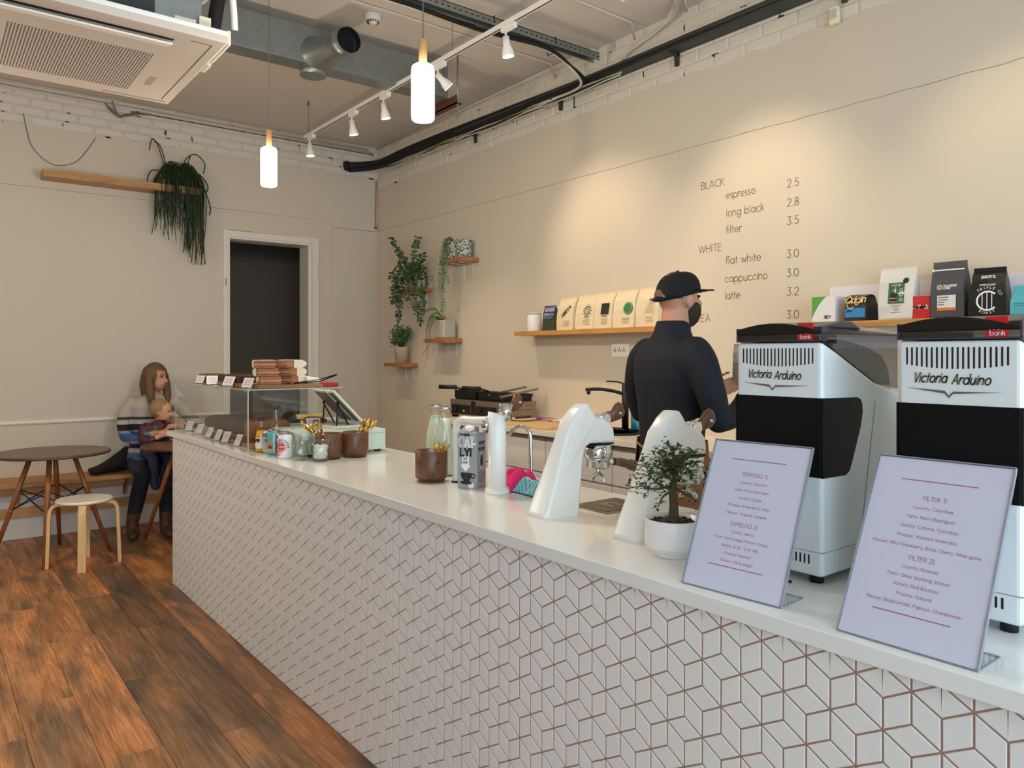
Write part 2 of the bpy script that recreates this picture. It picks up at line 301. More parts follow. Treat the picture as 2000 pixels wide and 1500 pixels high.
# floor: sub floor plus laid planks
def plank_mat():
    m = bpy.data.materials.new('floor_plank'); m.use_nodes = True; N = m.node_tree.nodes; L = m.node_tree.links; b = N['Principled BSDF']; b.inputs['Roughness'].default_value = 0.42
    tc = N.new('ShaderNodeTexCoord'); oi = N.new('ShaderNodeObjectInfo')
    off = N.new('ShaderNodeVectorMath'); off.operation = 'ADD'; cb = N.new('ShaderNodeCombineXYZ'); ml = N.new('ShaderNodeMath'); ml.operation = 'MULTIPLY'; ml.inputs[1].default_value = 37.0
    L.new(oi.outputs['Random'], ml.inputs[0]); L.new(ml.outputs[0], cb.inputs[0]); L.new(ml.outputs[0], cb.inputs[1]); L.new(tc.outputs['Object'], off.inputs[0]); L.new(cb.outputs[0], off.inputs[1])
    def noise(sc, strx, det, dist):
        mp = N.new('ShaderNodeMapping'); mp.inputs['Scale'].default_value = (strx, 1, 1); L.new(off.outputs[0], mp.inputs[0])
        n = N.new('ShaderNodeTexNoise'); n.inputs['Scale'].default_value = sc; n.inputs['Detail'].default_value = det; n.inputs['Distortion'].default_value = dist; L.new(mp.outputs[0], n.inputs['Vector']); return n
    cloud = noise(8, 0.22, 3, 0.5); grain = noise(95, 0.045, 6, 1.2); streak = noise(13, 0.1, 6, 1.6)
    cr = N.new('ShaderNodeValToRGB'); e = cr.color_ramp.elements; e[0].position = 0.3; e[0].color = rgb(120, 102, 84) + (1,); e[1].position = 0.66; e[1].color = rgb(226, 160, 104) + (1,)
    k = cr.color_ramp.elements.new(0.47); k.color = rgb(188, 140, 98) + (1,)
    L.new(cloud.outputs['Fac'], cr.inputs[0])
    mx = N.new('ShaderNodeMix'); mx.data_type = 'RGBA'; mx.blend_type = 'MULTIPLY'; mx.inputs[0].default_value = 0.75
    g2 = N.new('ShaderNodeValToRGB'); g2.color_ramp.elements[0].position = 0.34; g2.color_ramp.elements[0].color = (0.4, 0.37, 0.34, 1); g2.color_ramp.elements[1].position = 0.62; g2.color_ramp.elements[1].color = (1, 1, 1, 1)
    L.new(grain.outputs['Fac'], g2.inputs[0]); L.new(cr.outputs[0], mx.inputs[6]); L.new(g2.outputs[0], mx.inputs[7])
    m3 = N.new('ShaderNodeMix'); m3.data_type = 'RGBA'; m3.blend_type = 'MULTIPLY'; m3.inputs[0].default_value = 0.6
    g3 = N.new('ShaderNodeValToRGB'); g3.color_ramp.elements[0].position = 0.4; g3.color_ramp.elements[0].color = (0.5, 0.47, 0.45, 1); g3.color_ramp.elements[1].position = 0.58; g3.color_ramp.elements[1].color = (1, 1, 1, 1)
    L.new(streak.outputs['Fac'], g3.inputs[0]); L.new(mx.outputs[2], m3.inputs[6]); L.new(g3.outputs[0], m3.inputs[7])
    m4 = N.new('ShaderNodeMix'); m4.data_type = 'RGBA'; m4.blend_type = 'MULTIPLY'; m4.inputs[0].default_value = 1
    L.new(m3.outputs[2], m4.inputs[6]); L.new(oi.outputs['Color'], m4.inputs[7]); L.new(m4.outputs[2], b.inputs['Base Color'])
    bp = N.new('ShaderNodeBump'); bp.inputs['Strength'].default_value = 0.12; bp.inputs['Distance'].default_value = 0.002; L.new(grain.outputs['Fac'], bp.inputs['Height']); L.new(bp.outputs[0], b.inputs['Normal'])
    MATS['floor_plank'] = m; return m
plank_m = plank_mat()
floor = obj('floor', MB().box(-1.8, 9.4, -7.2, 0.2, -0.12, -0.006), M('sub_floor', rgb(80, 58, 40), 0.5, var=0.2, scale=3), kind='structure')
pl_len, pl_w = 1.385, 0.1945
rows = {0: 2.150, 1: 2.803, 2: 2.130, 3: 2.849, 4: 2.591, 5: 2.30, 6: 2.05, -1: 2.435, -2: 1.9, -3: 2.66, -4: 2.2, -5: 2.5, -6: 1.95}
tints = [(1.0, .9, .8), (.58, .6, .62), (1.15, 1.0, .86), (.78, .76, .73), (.92, .82, .72), (.5, .51, .53), (1.06, .88, .7)]
pm = None; random.seed(11)
for r, x0 in rows.items():
    y = -3.4661 + pl_w * r
    n0 = -2
    for k in range(n0, 5):
        xa = x0 + pl_len * k; xb = xa + pl_len
        if xb < 0.1 or xa > 6.9: continue
        if pm is None:
            mb = MB(); mb.box(0, pl_len - 0.0016, 0, pl_w - 0.0016, -0.006, 0.0)
            pm = obj('plank', mb, plank_m, floor, bevel=0.0008, local=True); p = pm
        else:
            p = pm.copy(); C.objects.link(p)
        p.location = (xa, y, 0)
        t = random.choice(tints)
        if r in (0, 1): t = tints[0] if k != 0 else tints[2]
        if r == 1 and k == -1: t = tints[4]
        if (r == 2 and k in (0, 1)) or (r == 3 and k in (-1, 0)): t = tints[5]
        p.color = (*t, 1)

# right wall (behind the bar): masonry core, two plaster coats with a cracked joint, painted bricks above
def jag(u0, u1, z, amp, step=0.06):
    random.seed(int(z * 1000)); n = int((u1 - u0) / step); return [(u0 + (u1 - u0) * i / n, z + random.uniform(-amp, amp)) for i in range(n + 1)]
wr = obj('wall_right', MB().box(-0.2, 9.4, 0.0085, 0.25, 0, 3.62), mortar2_m, kind='structure')
def panel(parent, plane, u0, u1, low, high, t0, t1, mat):
    lo = low if isinstance(low, list) else [(u0, low), (u1, low)]; hi = high if isinstance(high, list) else [(u0, high), (u1, high)]
    poly = lo + hi[::-1]
    pts = [((u, t0, z) if plane == 'Y' else (t0, u, z)) for u, z in poly]
    vec = (0, t1 - t0, 0) if plane == 'Y' else (t1 - t0, 0, 0)
    return obj('plaster_panel', MB().prism(pts, vec), mat, parent)
c1 = jag(0.0, 9.2, 2.704, 0.0035); c1b = [(u, z + 0.0045 + abs(mnoise.noise((u * 3, 1, 0))) * 0.003) for u, z in c1]
top = jag(0.0, 9.2, 3.16, 0.02, 0.11)
panel(wr, 'Y', 0, 9.2, 0.0, c1, 0.0, 0.03, wallr_m)
panel(wr, 'Y', 0, 9.2, c1b, top, 0.0015, 0.03, wallr_m)
def brick_mesh(L_, H_, T_, seed):
    random.seed(seed); mb = MB(); e = 0.006
    f = lambda s: random.uniform(-s, s)
    o = [(f(.003), f(.002)), (L_ + f(.003), f(.002)), (L_ + f(.003), H_ + f(.002)), (f(.003), H_ + f(.002))]
    i = [(o[0][0] + e, o[0][1] + e), (o[1][0] - e, o[1][1] + e), (o[2][0] - e, o[2][1] - e), (o[3][0] + e, o[3][1] - e)]
    mb.add([(a, 0, b) for a, b in o] + [(a, -T_ + 0.004, b) for a, b in o] + [(a, -T_ - random.uniform(0, .004), b) for a, b in i],
           [(0,1,5,4), (1,2,6,5), (2,3,7,6), (3,0,4,7), (4,5,9,8), (5,6,10,9), (6,7,11,10), (7,4,8,11), (8,9,10,11)])
    return mb.mesh('brick')
BR = [brick_mesh(0.213, 0.064, 0.012, s) for s in range(5)]
for me in BR: me.materials.append(brick2_m)
BR2 = [brick_mesh(0.213, 0.064, 0.014, s + 20) for s in range(5)]
for me in BR2: me.materials.append(brick_m)
random.seed(3)
zrow = 3.165
for c in range(6):
    for k in range(27):
        b = bpy.data.objects.new('brick', random.choice(BR)); C.objects.link(b); b.parent = wr
        b.location = (0.01 + k * 0.225 + (0.11 if c % 2 else 0) + random.uniform(-.003, .003), 0.016, zrow + c * 0.0725)
# left wall (end of the room) with a door opening
D0, D1, DZ = -1.521, -0.75, 2.495
mb = MB(); mb.box(-0.22, -0.009, -7.2, D0, 0, 3.62); mb.box(-0.22, -0.009, D1, 0.2, 0, 3.62); mb.box(-0.22, -0.009, D0, D1, DZ, 3.62)
wl = obj('wall_left', mb, mortar_m, kind='structure')
ct = jag(-7.0, 0.0, 3.245, 0.004, 0.09)
S0 = -0.503
cs = [(-7.0, 2.757), (S0, 2.765)]
panel(wl, 'X', -7.0, D0, 0.0, [(-7.0, 2.757), (D0, 2.762)], -0.05, 0.0, wall_m)
panel(wl, 'X', D0, D1, DZ, [(D0, 2.762), (D1, 2.764)], -0.05, 0.0, wall_m)
panel(wl, 'X', D1, S0, 0.0, [(D1, 2.764), (S0, 2.765)], -0.05, 0.0, wall_m)
panel(wl, 'X', -7.0, 0.0, [(-7.0, 2.757), (S0, 2.765), (S0 + .001, 2.705), (0.0, 2.708)], ct, -0.05, 0.007, wall_m)
panel(wl, 'X', S0, 0.0, 0.0, 2.702, -0.05, 0.009, wall_m)
for c in range(5):
    for k in range(19):
        b = bpy.data.objects.new('brick', random.choice(BR2)); C.objects.link(b); b.parent = wl
        b.rotation_euler = (0, 0, R(90))
        b.location = (-0.02 + 0.004, -4.2 + k * 0.225 + (0.11 if c % 2 else 0) + random.uniform(-.003, .003), 3.262 + c * 0.0725)
# ceiling, far wall, shop-window wall
ce = obj('ceiling', MB().box(-0.3, 9.4, -7.3, 0.3, 3.58, 3.75), ceil_m, kind='structure')
obj('wall_front', MB().box(9.2, 9.4, -7.2, -6.9, 0, 3.6).box(9.2, 9.4, -0.5, 0.2, 0, 3.6).box(9.2, 9.4, -6.9, -0.5, 3.1, 3.6).box(9.2, 9.4, -6.9, -0.5, 0, 0.12), wall_m, kind='structure')
obj('wall_near', MB().box(-0.3, 9.4, -7.4, -7.2, 0, 3.6), wall_m, kind='structure')
w1 = obj('window_1', MB().box(9.26, 9.34, -6.9, -6.82, .12, 3.1).box(9.26, 9.34, -.58, -.5, .12, 3.1).box(9.26, 9.34, -6.82, -.58, .12, .2).box(9.26, 9.34, -6.82, -.58, 3.02, 3.1).box(9.27, 9.33, -4.7, -4.62, .2, 3.02).box(9.27, 9.33, -2.6, -2.52, .2, 3.02), M('window_frame_grey', rgb(60, 62, 64), 0.4), kind='structure')
for a, b in ((-6.82, -4.7), (-4.62, -2.6), (-2.52, -.58)):
    obj('pane', MB().box(9.297, 9.303, a, b, .2, 3.02), thin_glass('window_glass', (.97, .98, .98), 0.1), w1)
# dado rail, bench plinth line, door frame
obj('trim_1', MB().prism([(0, -7.0, .862), (.014, -7.0, .862), (.022, -7.0, .874), (.016, -7.0, .894), (0, -7.0, .898)], (0, 5.43, 0)), white_trim, kind='structure')
tr = obj('trim_2', MB().box(-.02, .02, D0 - .057, D0 - .012, 0, DZ + .078).box(-.02, .02, D1 + .03, D1 + .1, 0, DZ + .078).box(-.02, .02, D0 - .012, D1 + .03, DZ + .02, DZ + .078)
         .box(-.03, .012, D0 - .012, D0 + .006, 0, DZ).box(-.03, .012, D1 - .006, D1 + .03, 0, DZ).box(-.03, .012, D0 - .012, D1 + .03, DZ, DZ + .02)
         .box(-.2, -.03, D0, D0 + .004, 0, DZ).box(-.2, -.03, D1 - .004, D1, 0, DZ).box(-.2, -.03, D0, D1, DZ - .004, DZ), white_trim, bevel=.003, kind='structure')
obj('hinge', MB().box(.0195, .0225, D0 - .036, D0 - .031, 2.05, 2.12), M('dark_steel', rgb(30, 28, 26), .4, .6), tr)
# unlit passage beyond the door
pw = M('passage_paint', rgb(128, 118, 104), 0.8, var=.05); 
ps = obj('wall_passage', MB().box(-1.9, -1.8, -2.4, 0.2, 0, 2.9).box(-1.8, -.22, -2.5, -2.4, 0, 2.9).box(-1.8, -.22, .1, .2, 0, 2.9).box(-1.9, -.22, -2.5, .2, 2.8, 2.9)
         .box(-1.8, -1.72, -1.32, -.95, 0, 2.55), pw, kind='structure')
obj('trim_3', MB().box(-1.81, -1.79, -1.5, -1.42, 0, 2.2).box(-1.81, -1.78, -1.5, -1.05, 2.2, 2.27), pw, kind='structure')
# service shelf with bottles deep in the passage
sh = thing('passage_shelf', 'dim high shelf with dark boxes inside the unlit doorway', 'shelf', (-1.5, -1.75, 2.42))
obj('shelf_board', MB().box(-1.7, -1.45, -2.35, -1.52, 2.42, 2.44), pw, sh)
for i, y in enumerate((-2.1, -1.95, -1.8, -1.68, -1.58)):
    o = obj('storage_box', MB().box(-1.65, -1.5, y - .05, y + .05, 2.44, 2.52 + .02 * (i % 2)), M('passage_box', rgb(92, 76, 66), .7), None, origin=(-1.575, y, 2.44))
    tag(o, 'dim brown storage box on the high shelf inside the doorway', 'box', 'boxes in the passage')
# ---------------------------------------------------------------- the bar counter
T = 0.947
quartz = M('white_quartz', rgb(236, 236, 232), 0.14, var=0.03, scale=5, coat=0.3)
ct_ = thing('bar_counter', 'long white-topped bar counter faced with rhombus tiles and pinkish grout', 'counter', (2.15, -2.535, 0))
obj('worktop', MB().box(2.08, 8.2, -2.56, -1.905, T - .032, T), quartz, ct_, bevel=.002)
obj('carcass', MB().box(2.165, 8.15, -2.521, -1.96, 0, T - .032), M('counter_carcass', rgb(225, 222, 214), .6), ct_)
grout = M('pink_brown_grout', rgb(160, 128, 112), 0.85, var=.12, scale=30)
gp = obj('grout_bed', MB().box(2.165, 8.15, -2.5396, -2.521, 0.0, T - .032), grout, ct_)
obj('edge_trim', MB().box(2.145, 2.162, -2.541, -1.96, 0, T - .032), M('white_edge_trim', rgb(238, 234, 226), .35), ct_)
obj('shadow_gap', MB().box(2.162, 2.167, -2.535, -2.52, 0.1, T - .032), M('dark_gap', rgb(50, 44, 38), .8), ct_)
s = 0.05215; W3 = s * math.sqrt(3)
tile_m = M('white_tile', rgb(233, 232, 229), 0.32, var=.025, scale=3)
g = 0.0017
def inset(poly, d):
    n = len(poly); out = []
    for i in range(n):
        p0, p1, p2 = Vector(poly[i-1]), Vector(poly[i]), Vector(poly[(i+1) % n])
        e1 = (p1 - p0).normalized(); e2 = (p2 - p1).normalized(); n1 = Vector((-e1.y, e1.x)); n2 = Vector((-e2.y, e2.x))
        b = (n1 + n2); b = b / (b.dot(n1)); out.append(tuple(p1 + b * d))
    return out
a60 = [Vector((math.cos(R(a)), math.sin(R(a)))) * s for a in (90, 30, -30, -90, -150, 150)]   # up, up-right, down-right, down, down-left, up-left
# rhombi round a six-fold vertex: right (30,-30) pair handled so that each vertex owns three rhombi
kinds = [[(0, 0), tuple(a60[3]), tuple(a60[3] + a60[2]), tuple(a60[2])],        # below right
         [(0, 0), tuple(a60[4]), tuple(a60[4] + a60[3]), tuple(a60[3])],        # below left
         [(0, 0), tuple(a60[2]), tuple(a60[2] + a60[1]), tuple(a60[1])]]        # right, lying
def tile_geo(poly):
    o = inset(poly, g); i = inset(poly, g + .0012); mb = MB()
    mb.add([(u, 0.006, w) for u, w in o] + [(u, .0008, w) for u, w in o] + [(u, 0, w) for u, w in i],
           [(0,1,5,4), (1,2,6,5), (2,3,7,6), (3,0,4,7), (4,5,9,8), (5,6,10,9), (6,7,11,10), (7,4,8,11), (8,9,10,11)])
    return mb
tiles = []
z0, x0 = 0.887, 5.862
for j in range(-14, 3):
    for i in range(-45, 30):
        vx = x0 + i * W3 + (W3 / 2 if j % 2 else 0); vz = z0 + j * 1.5 * s
        for k, poly in enumerate(kinds):
            P = [(vx + p[0], vz + p[1]) for p in poly]
            cx_ = sum(p[0] for p in P) / 4; cz_ = sum(p[1] for p in P) / 4
            if max(p[0] for p in P) < 2.18 or min(p[0] for p in P) > 7.2 or max(p[1] for p in P) < 0.012 or min(p[1] for p in P) > T - .04: continue
            clipped = min(p[0] for p in P) < 2.172 or min(p[1] for p in P) < 0.004 or max(p[1] for p in P) > T - .034
            tiles.append((cx_, cz_, k, P, clipped, vx, vz))
def clip(poly, ax, lim, keep_gt):
    out = []; n = len(poly)
    for i in range(n):
        a, b = poly[i], poly[(i+1) % n]; ina = (a[ax] > lim) == keep_gt; inb = (b[ax] > lim) == keep_gt
        if ina: out.append(a)
        if ina != inb:
            t = (lim - a[ax]) / (b[ax] - a[ax]); out.append(tuple(a[q] + t * (b[q] - a[q]) for q in (0, 1)))
    return out
def in_view(cx_, cz_):
    d = Vector((cx_ - 7.14, -2.541 + 3.775, cz_ - 1.42)); t = d.x * fw.x + d.y * fw.y; l = d.x * 0.6157 + d.y * 0.788
    if t < .2: return False, 99
    u = 1000 + 1480 * l / t; v = 692.5 - 1480 * d.z / t
    return -20 < u < 2020 and v < 1530, t
cand = []
for q in tiles:
    ok, t = in_view(q[0], q[1])
    if ok and not q[4]: cand.append((t, q))
cand.sort(key=lambda c: c[0]); near = set(id(c[1]) for c in cand[:300])
protos = [tile_geo(p).mesh('tile') for p in kinds]
for me in protos: me.materials.append(tile_m)
rest = MB(); base = MW[ct_.name].inverted()
for q in tiles:
    if id(q) in near:
        t = bpy.data.objects.new('tile', protos[q[2]]); C.objects.link(t); t.parent = ct_
        t.location = Vector((q[5], -2.541, q[6])) - Vector((2.15, -2.535, 0))
    else:
        P = q[3]
        if q[4]:
            P = clip(P, 0, 2.170, True); P = clip(P, 1, 0.004, True) if P else P; P = clip(P, 1, T - .034, False) if P else P
            if len(P) < 3: continue
            area = sum(P[i-1][0] * P[i][1] - P[i][0] * P[i-1][1] for i in range(len(P)))
            if area < 0.0004: continue
        try: o = inset(P, g); i_ = inset(P, g + .0012)
        except Exception: continue
        n = len(o)
        rest.add([(u, -2.535, w) for u, w in o] + [(u, -2.5402, w) for u, w in o] + [(u, -2.541, w) for u, w in i_],
                 [(a, (a+1) % n, n + (a+1) % n, n + a) for a in range(n)] + [(n + a, n + (a+1) % n, 2*n + (a+1) % n, 2*n + a) for a in range(n)] + [tuple(range(2*n, 3*n))])
obj('tiling', rest, tile_m, ct_, kind='stuff')
# ---------------------------------------------------------------- lamps and services under the ceiling
galv = M('galvanised_steel', rgb(150, 156, 154), 0.42, 0.85, var=.16, scale=24)
blackp = M('black_foam', rgb(20, 20, 20), 0.7, var=.2)
cable_b = M('black_cable', rgb(18, 18, 18), 0.5)
white_pl = M('white_plastic', rgb(236, 234, 228), 0.35, var=.02)
white_cond = M('painted_conduit', rgb(214, 206, 193), 0.6)
opal = M('opal_glass_lit', (1, .95, .86), 0.3, emit=(1.0, .86, .66), estr=9.0)
lightwood = wood('pale_oak', rgb(222, 176, 120), rgb(196, 146, 92), .5, 5, 'Z')
def lamp_light(name, kind, loc, power, parent, aim=None, size=0.04, spot=70, blend=.6, col=WARM):
    d = bpy.data.lights.new(name, kind); d.energy = power; d.color = col
    if kind == 'SPOT': d.spot_size = R(spot); d.spot_blend = blend
    d.shadow_soft_size = size
    o = bpy.data.objects.new(name, d); C.objects.link(o); o.parent = parent
    o.location = MW[parent.name].inverted() @ Vector(loc)
    if aim is not None: o.rotation_euler = (Vector(aim) - Vector(loc)).to_track_quat('-Z', 'Y').to_euler()
    return o
def pendant(x, y, zb, label):
    t = thing('pendant_lamp', label, 'lamp', (x, y, zb), group='pendant lamps over the bar')
    obj('lamp_shade', MB().lathe([(.002, 0), (.038, .0), (.0445, .006), (.046, .02), (.046, .20), (.043, .214), (.032, .222), (.012, .224)], (x, y, zb)), opal, t)
    obj('wooden_neck', MB().lathe([(.0165, .222), (.0165, .318), (.014, .322)], (x, y, zb)), lightwood, t)
    obj('cord', MB().tube([(x, y, zb + .32), (x + .004, y, zb + .7), (x - .002, y, 3.58)], .0022, 6), M('grey_cord', rgb(120, 112, 102), .6), t)
    obj('ceiling_cup', MB().lathe([(.03, 3.55 - zb), (.032, 3.58 - zb)], (x, y, zb)), white_pl, t)
    lamp_light('pendant_bulb', 'POINT', (x, y, zb - .03), PEND_W, t, size=.05, col=(1, .86, .68))
    return t
pendant(4.549, -2.2, 2.349, 'lit white glass pendant lamp with oak neck hanging nearest the camera')
pendant(2.861, -2.2, 2.384, 'lit white glass pendant lamp with oak neck farther from the camera, above the cake display')

# unseen pendant added to bring warm light to the seating side
_P = PEND_W; PEND_W = ROOM_W
for px_, lab_ in ((2.6, 'left of the photo'),):
    pendant(px_, -4.2, 2.05, 'unseen glass pendant lamp added to warm the seating side, ' + lab_)
PEND_W = _P
# track with spot heads
tk = thing('lighting_track', 'thin white lighting track hung on wires along the bar', 'track', (.95, -1.168, 3.29))
obj('rail', MB().box(.92, 8.6, -1.183, -1.153, 3.275, 3.30), white_pl, tk, bevel=.002)
obj('slot', MB().box(.93, 8.6, -1.1725, -1.1635, 3.2742, 3.2755), M('dark_slot', rgb(20, 20, 22), .5), tk)
for x in (.987, 2.28, 3.2, 4.9): 
    obj('hanging_wire', MB().tube([(x, -1.168, 3.30), (x, -1.168, 3.58)], .0018, 6).lathe([(.012, .255), (.004, .29)], (x, -1.168, 3.29), 10), M('grey_wire', rgb(110, 104, 96), .5, .5), tk)
spot_m = M('spot_glow', (1, .95, .85), .3, emit=(1.0, .85, .62), estr=22.0)
names = {1.015: 'white spotlight at the far end of the track, pointing down', 1.809: 'second white spotlight from the far end of the track', 2.313: 'third white spotlight from the far end of the track',
         3.033: 'white spotlight tilted sideways behind the near pendant lamp', 3.747: 'white lit spotlight near the cable tray, right of the near pendant', 4.612: 'white spotlight cut by the top edge of the photo'}
def spot(x, aim, label, tilt):
    t = thing('track_spotlight', label, 'spotlight', (x, -1.168, 3.275), group='spotlights on the track')
    p = Vector((x, -1.168, 3.275)); obj('adapter', MB().box(x - .03, x + .085, -1.184, -1.152, 3.243, 3.274), white_pl, t, bevel=.003)
    obj('stem', MB().cyl((x, -1.168, 3.245), (x, -1.168, 3.205), .006), white_pl, t)
    d = (Vector(aim) - Vector((x, -1.168, 3.19))).normalized(); q = Vector((0, 0, -1)).rotation_difference(d).to_matrix()
    c = Vector((x, -1.168, 3.205)); mb = MB(); prof = [(.019, 0.01), (.021, -.035), (.034, -.075), (.036, -.098), (.033, -.1)]
    n = 18; mb.rings([[c + q @ Vector((r*math.cos(2*math.pi*i/n), r*math.sin(2*math.pi*i/n), z)) for i in range(n)] for r, z in prof], cap=(True, False))
    obj('head', mb, white_pl, t)
    mb = MB(); cc = c + q @ Vector((0, 0, -.096)); mb.add([cc] + [cc + q @ Vector((.033*math.cos(2*math.pi*i/n), .033*math.sin(2*math.pi*i/n), 0)) for i in range(n)], [(0, i+1, (i+1) % n + 1) for i in range(n)])
    obj('lens', mb, spot_m, t)
    lamp_light('spot_beam', 'SPOT', c + q @ Vector((0, 0, -.103)), SPOT_W, t, aim=aim, size=.03, spot=66 if tilt else 84, blend=.85)
for x, aim, tilt in ((1.015, (1.1, -1.0, 0), 0), (1.809, (1.75, -.55, 0), 0), (2.313, (2.3, -.5, 0), 0), (3.033, (3.42, 0.0, 2.05), 1), (3.747, (3.75, -.6, 0), 0), (4.612, (4.66, 0, 2.05), 1)):
    spot(x, aim, names[x], tilt)
for x, aim, lab in ((5.95, (6.0, 0, 2.05), 'white spotlight above the grinders, beyond the top of the photo'), (7.3, (6.9, -.4, 0.9), 'white spotlight on the track end nearest the shop window')):
    t = thing('track_spotlight', lab, 'spotlight', (x, -1.168, 3.275), group='spotlights on the track')
    obj('head', MB().lathe([(.019, -.06), (.034, -.145), (.033, -.17)], (x, -1.168, 3.275)), white_pl, t)
    lamp_light('spot_beam', 'SPOT', (x, -1.168, 3.10), SPOT_W, t, aim=aim, size=.03, spot=66, blend=.85)

# galvanised duct
du = thing('air_duct', 'galvanised rectangular air duct running under the ceiling', 'duct', (2.45, -2.3, 3.285))
obj('duct_body', MB().box(2.37, 2.52, -4.6, -.755, 3.285, 3.52), galv, du, bevel=.002)
for y in (-3.0, -.78): obj('flange', MB().box(2.355, 2.535, y - .015, y + .015, 3.27, 3.535), galv, du)
n = 28; c0 = Vector((2.521, -1.745, 3.365)); c1_ = Vector((2.86, -1.70, 3.352)); rg = []
for k, (t, ry, rz_) in enumerate(((0, .125, .105), (.12, .1, .09), (.55, .082, .08), (.8, .08, .08), (.81, .084, .084), (.86, .084, .084), (.87, .08, .08), (1, .079, .079))):
    c = c0.lerp(c1_, t); rg.append([c + Vector((0, ry*math.cos(2*math.pi*i/n), rz_*math.sin(2*math.pi*i/n))) for i in range(n)])
inner = [[p + Vector((-.0, 0, 0)) for p in [c1_ + Vector((-dx, .075*math.cos(2*math.pi*i/n), .075*math.sin(2*math.pi*i/n))) for i in range(n)]] for dx in (0, .07)]
sp = obj('spigot', MB().rings(rg, cap=(False, False)), galv, du)
obj('spigot_mouth', MB().rings(inner, cap=(False, True)), M('dark_duct_inside', rgb(12, 12, 12), .8), sp)
obj('lower_spigot', MB().lathe([(.085, -.04), (.085, .02)], (2.42, -1.745, 3.285)), galv, du)
for y in (-3.4,):
    obj('hanger', MB().cyl((2.54, y, 3.25), (2.54, y, 3.58), .005, n=6).cyl((2.35, y, 3.25), (2.35, y, 3.58), .005, n=6).box(2.33, 2.56, y - .02, y + .02, 3.26, 3.285), galv, du)
rb = thing('steel_angle', 'rusty red steel angle bracket at the duct end', 'bracket', (2.45, -.72, 3.25))
obj('angle', MB().box(2.2, 2.62, -.75, -.70, 3.22, 3.228).box(2.2, 2.62, -.75, -.742, 3.22, 3.28), M('red_oxide', rgb(92, 50, 42), .6, var=.2), rb)
obj('drop_rod', MB().cyl((2.6, -.725, 3.17), (2.6, -.725, 3.58), .006, n=8).cyl((2.24, -.725, 3.19), (2.24, -.725, 3.58), .006, n=8), galv, rb)

# cassette air conditioner
ac = thing('ceiling_air_conditioner', 'large white cassette air conditioner with perforated grille hanging from rods', 'air conditioner', (3.53, -3.27, 2.68))
pan = M('ac_panel', rgb(208, 196, 185), .35, var=.015); panw = M('ac_edge', rgb(240, 238, 232), .3, var=.02)
X0, X1, Y0, Y1, zf = 3.06, 4.01, -3.74, -2.79, 2.68
obj('panel', MB().box(X0, X1, Y0, Y1, zf, zf + .035), pan, ac, bevel=.006)
obj('panel_rim', MB().box(X0 - .002, X1 + .002, Y0 - .002, Y1 + .002, zf + .03, zf + .05), panw, ac, bevel=.004)
obj('seam', MB().box(X0 + .07, X1 - .06, Y1 - .048, Y1 - .045, zf - .0012, zf + .001).box(X1 - .062, X1 - .059, Y1 - .13, Y1 - .045, zf - .0012, zf + .001).box(X0 + .035, X0 + .038, Y1 - .3, Y1 - .02, zf - .0012, zf + .001), M('panel_seam', rgb(58, 52, 48), .6), ac)
lv = obj('louvre', MB().prism([(3.835, Y0 + .19, zf - .004), (3.90, Y0 + .19, zf - .016), (3.905, Y0 + .19, zf - .01), (3.84, Y0 + .19, zf + .002)], (0, .575, 0)), panw, ac)
obj('louvre_gap', MB().box(3.905, 3.925, Y0 + .19, Y0 + .765, zf - .001, zf + .001), M('black_gap', rgb(8, 8, 8), .6), lv)
gr_ = MB(); random.seed(2)
for i in range(46):
    for j in range(26):
        y = -3.515 + i * .0113; x = 3.185 + j * .0204
        gr_.box(x, x + .0125, y, y + .0052, zf - .0006, zf + .001)
obj('grille', gr_, M('grille_holes', rgb(70, 60, 52), .7), ac, kind='stuff')
obj('name_plate', MB().box(3.30, 3.43, -2.955, -2.925, zf - .0008, zf + .001), M('grey_plate', rgb(170, 156, 144), .4), ac)
obj('casing', MB().box(3.14, 3.93, -3.66, -2.87, zf + .05, zf + .33), galv, ac, bevel=.003)
obj('insulation_pad', MB().box(3.93, 3.94, -3.35, -3.05, zf + .06, zf + .3), M('dark_pad', rgb(48, 48, 52), .7), ac)
for bb_ in ((3.93, 3.955, -2.98, -2.90, .05, .085), (3.935, 3.95, -2.885, -2.84, .05, .11), (3.93, 3.945, -3.5, -3.42, .05, .07)): obj('clip', MB().box(*bb_[:4], zf + bb_[4], zf + bb_[5]), M('beige_plastic', rgb(226, 216, 190), .5), ac)
obj('corner_bracket', MB().box(3.75, 4.0, -2.79, -2.775, zf + .0, zf + .06).box(3.62, 3.72, -2.79, -2.77, zf + .0, zf + .045), M('beige_plastic', rgb(226, 216, 190), .5), ac, bevel=.004)
for a, b in ((3.18, -2.9), (3.88, -2.93), (3.18, -3.62), (3.88, -3.62)): obj('hanging_rod', MB().cyl((a, b, zf + .2), (a, b, 3.58), .006, n=8), galv, ac)
cp = thing('condensate_pipe', 'white plastic drain pipe with elbow above the air conditioner', 'pipe', (3.85, -2.75, 2.8))
obj('pipe', MB().tube(spline([(3.3, -2.84, 2.98), (3.7, -2.80, 2.97), (3.92, -2.78, 2.955), (3.96, -2.765, 2.93), (3.95, -2.75, 2.86), (3.92, -2.735, 2.78)], 5), .014, 12), white_pl, cp)
obj('black_hose', MB().tube([(3.7, -2.79, 2.75), (3.72, -2.76, 2.86), (3.7, -2.72, 3.1), (3.7, -2.7, 3.58)], .03, 12), blackp, cp)

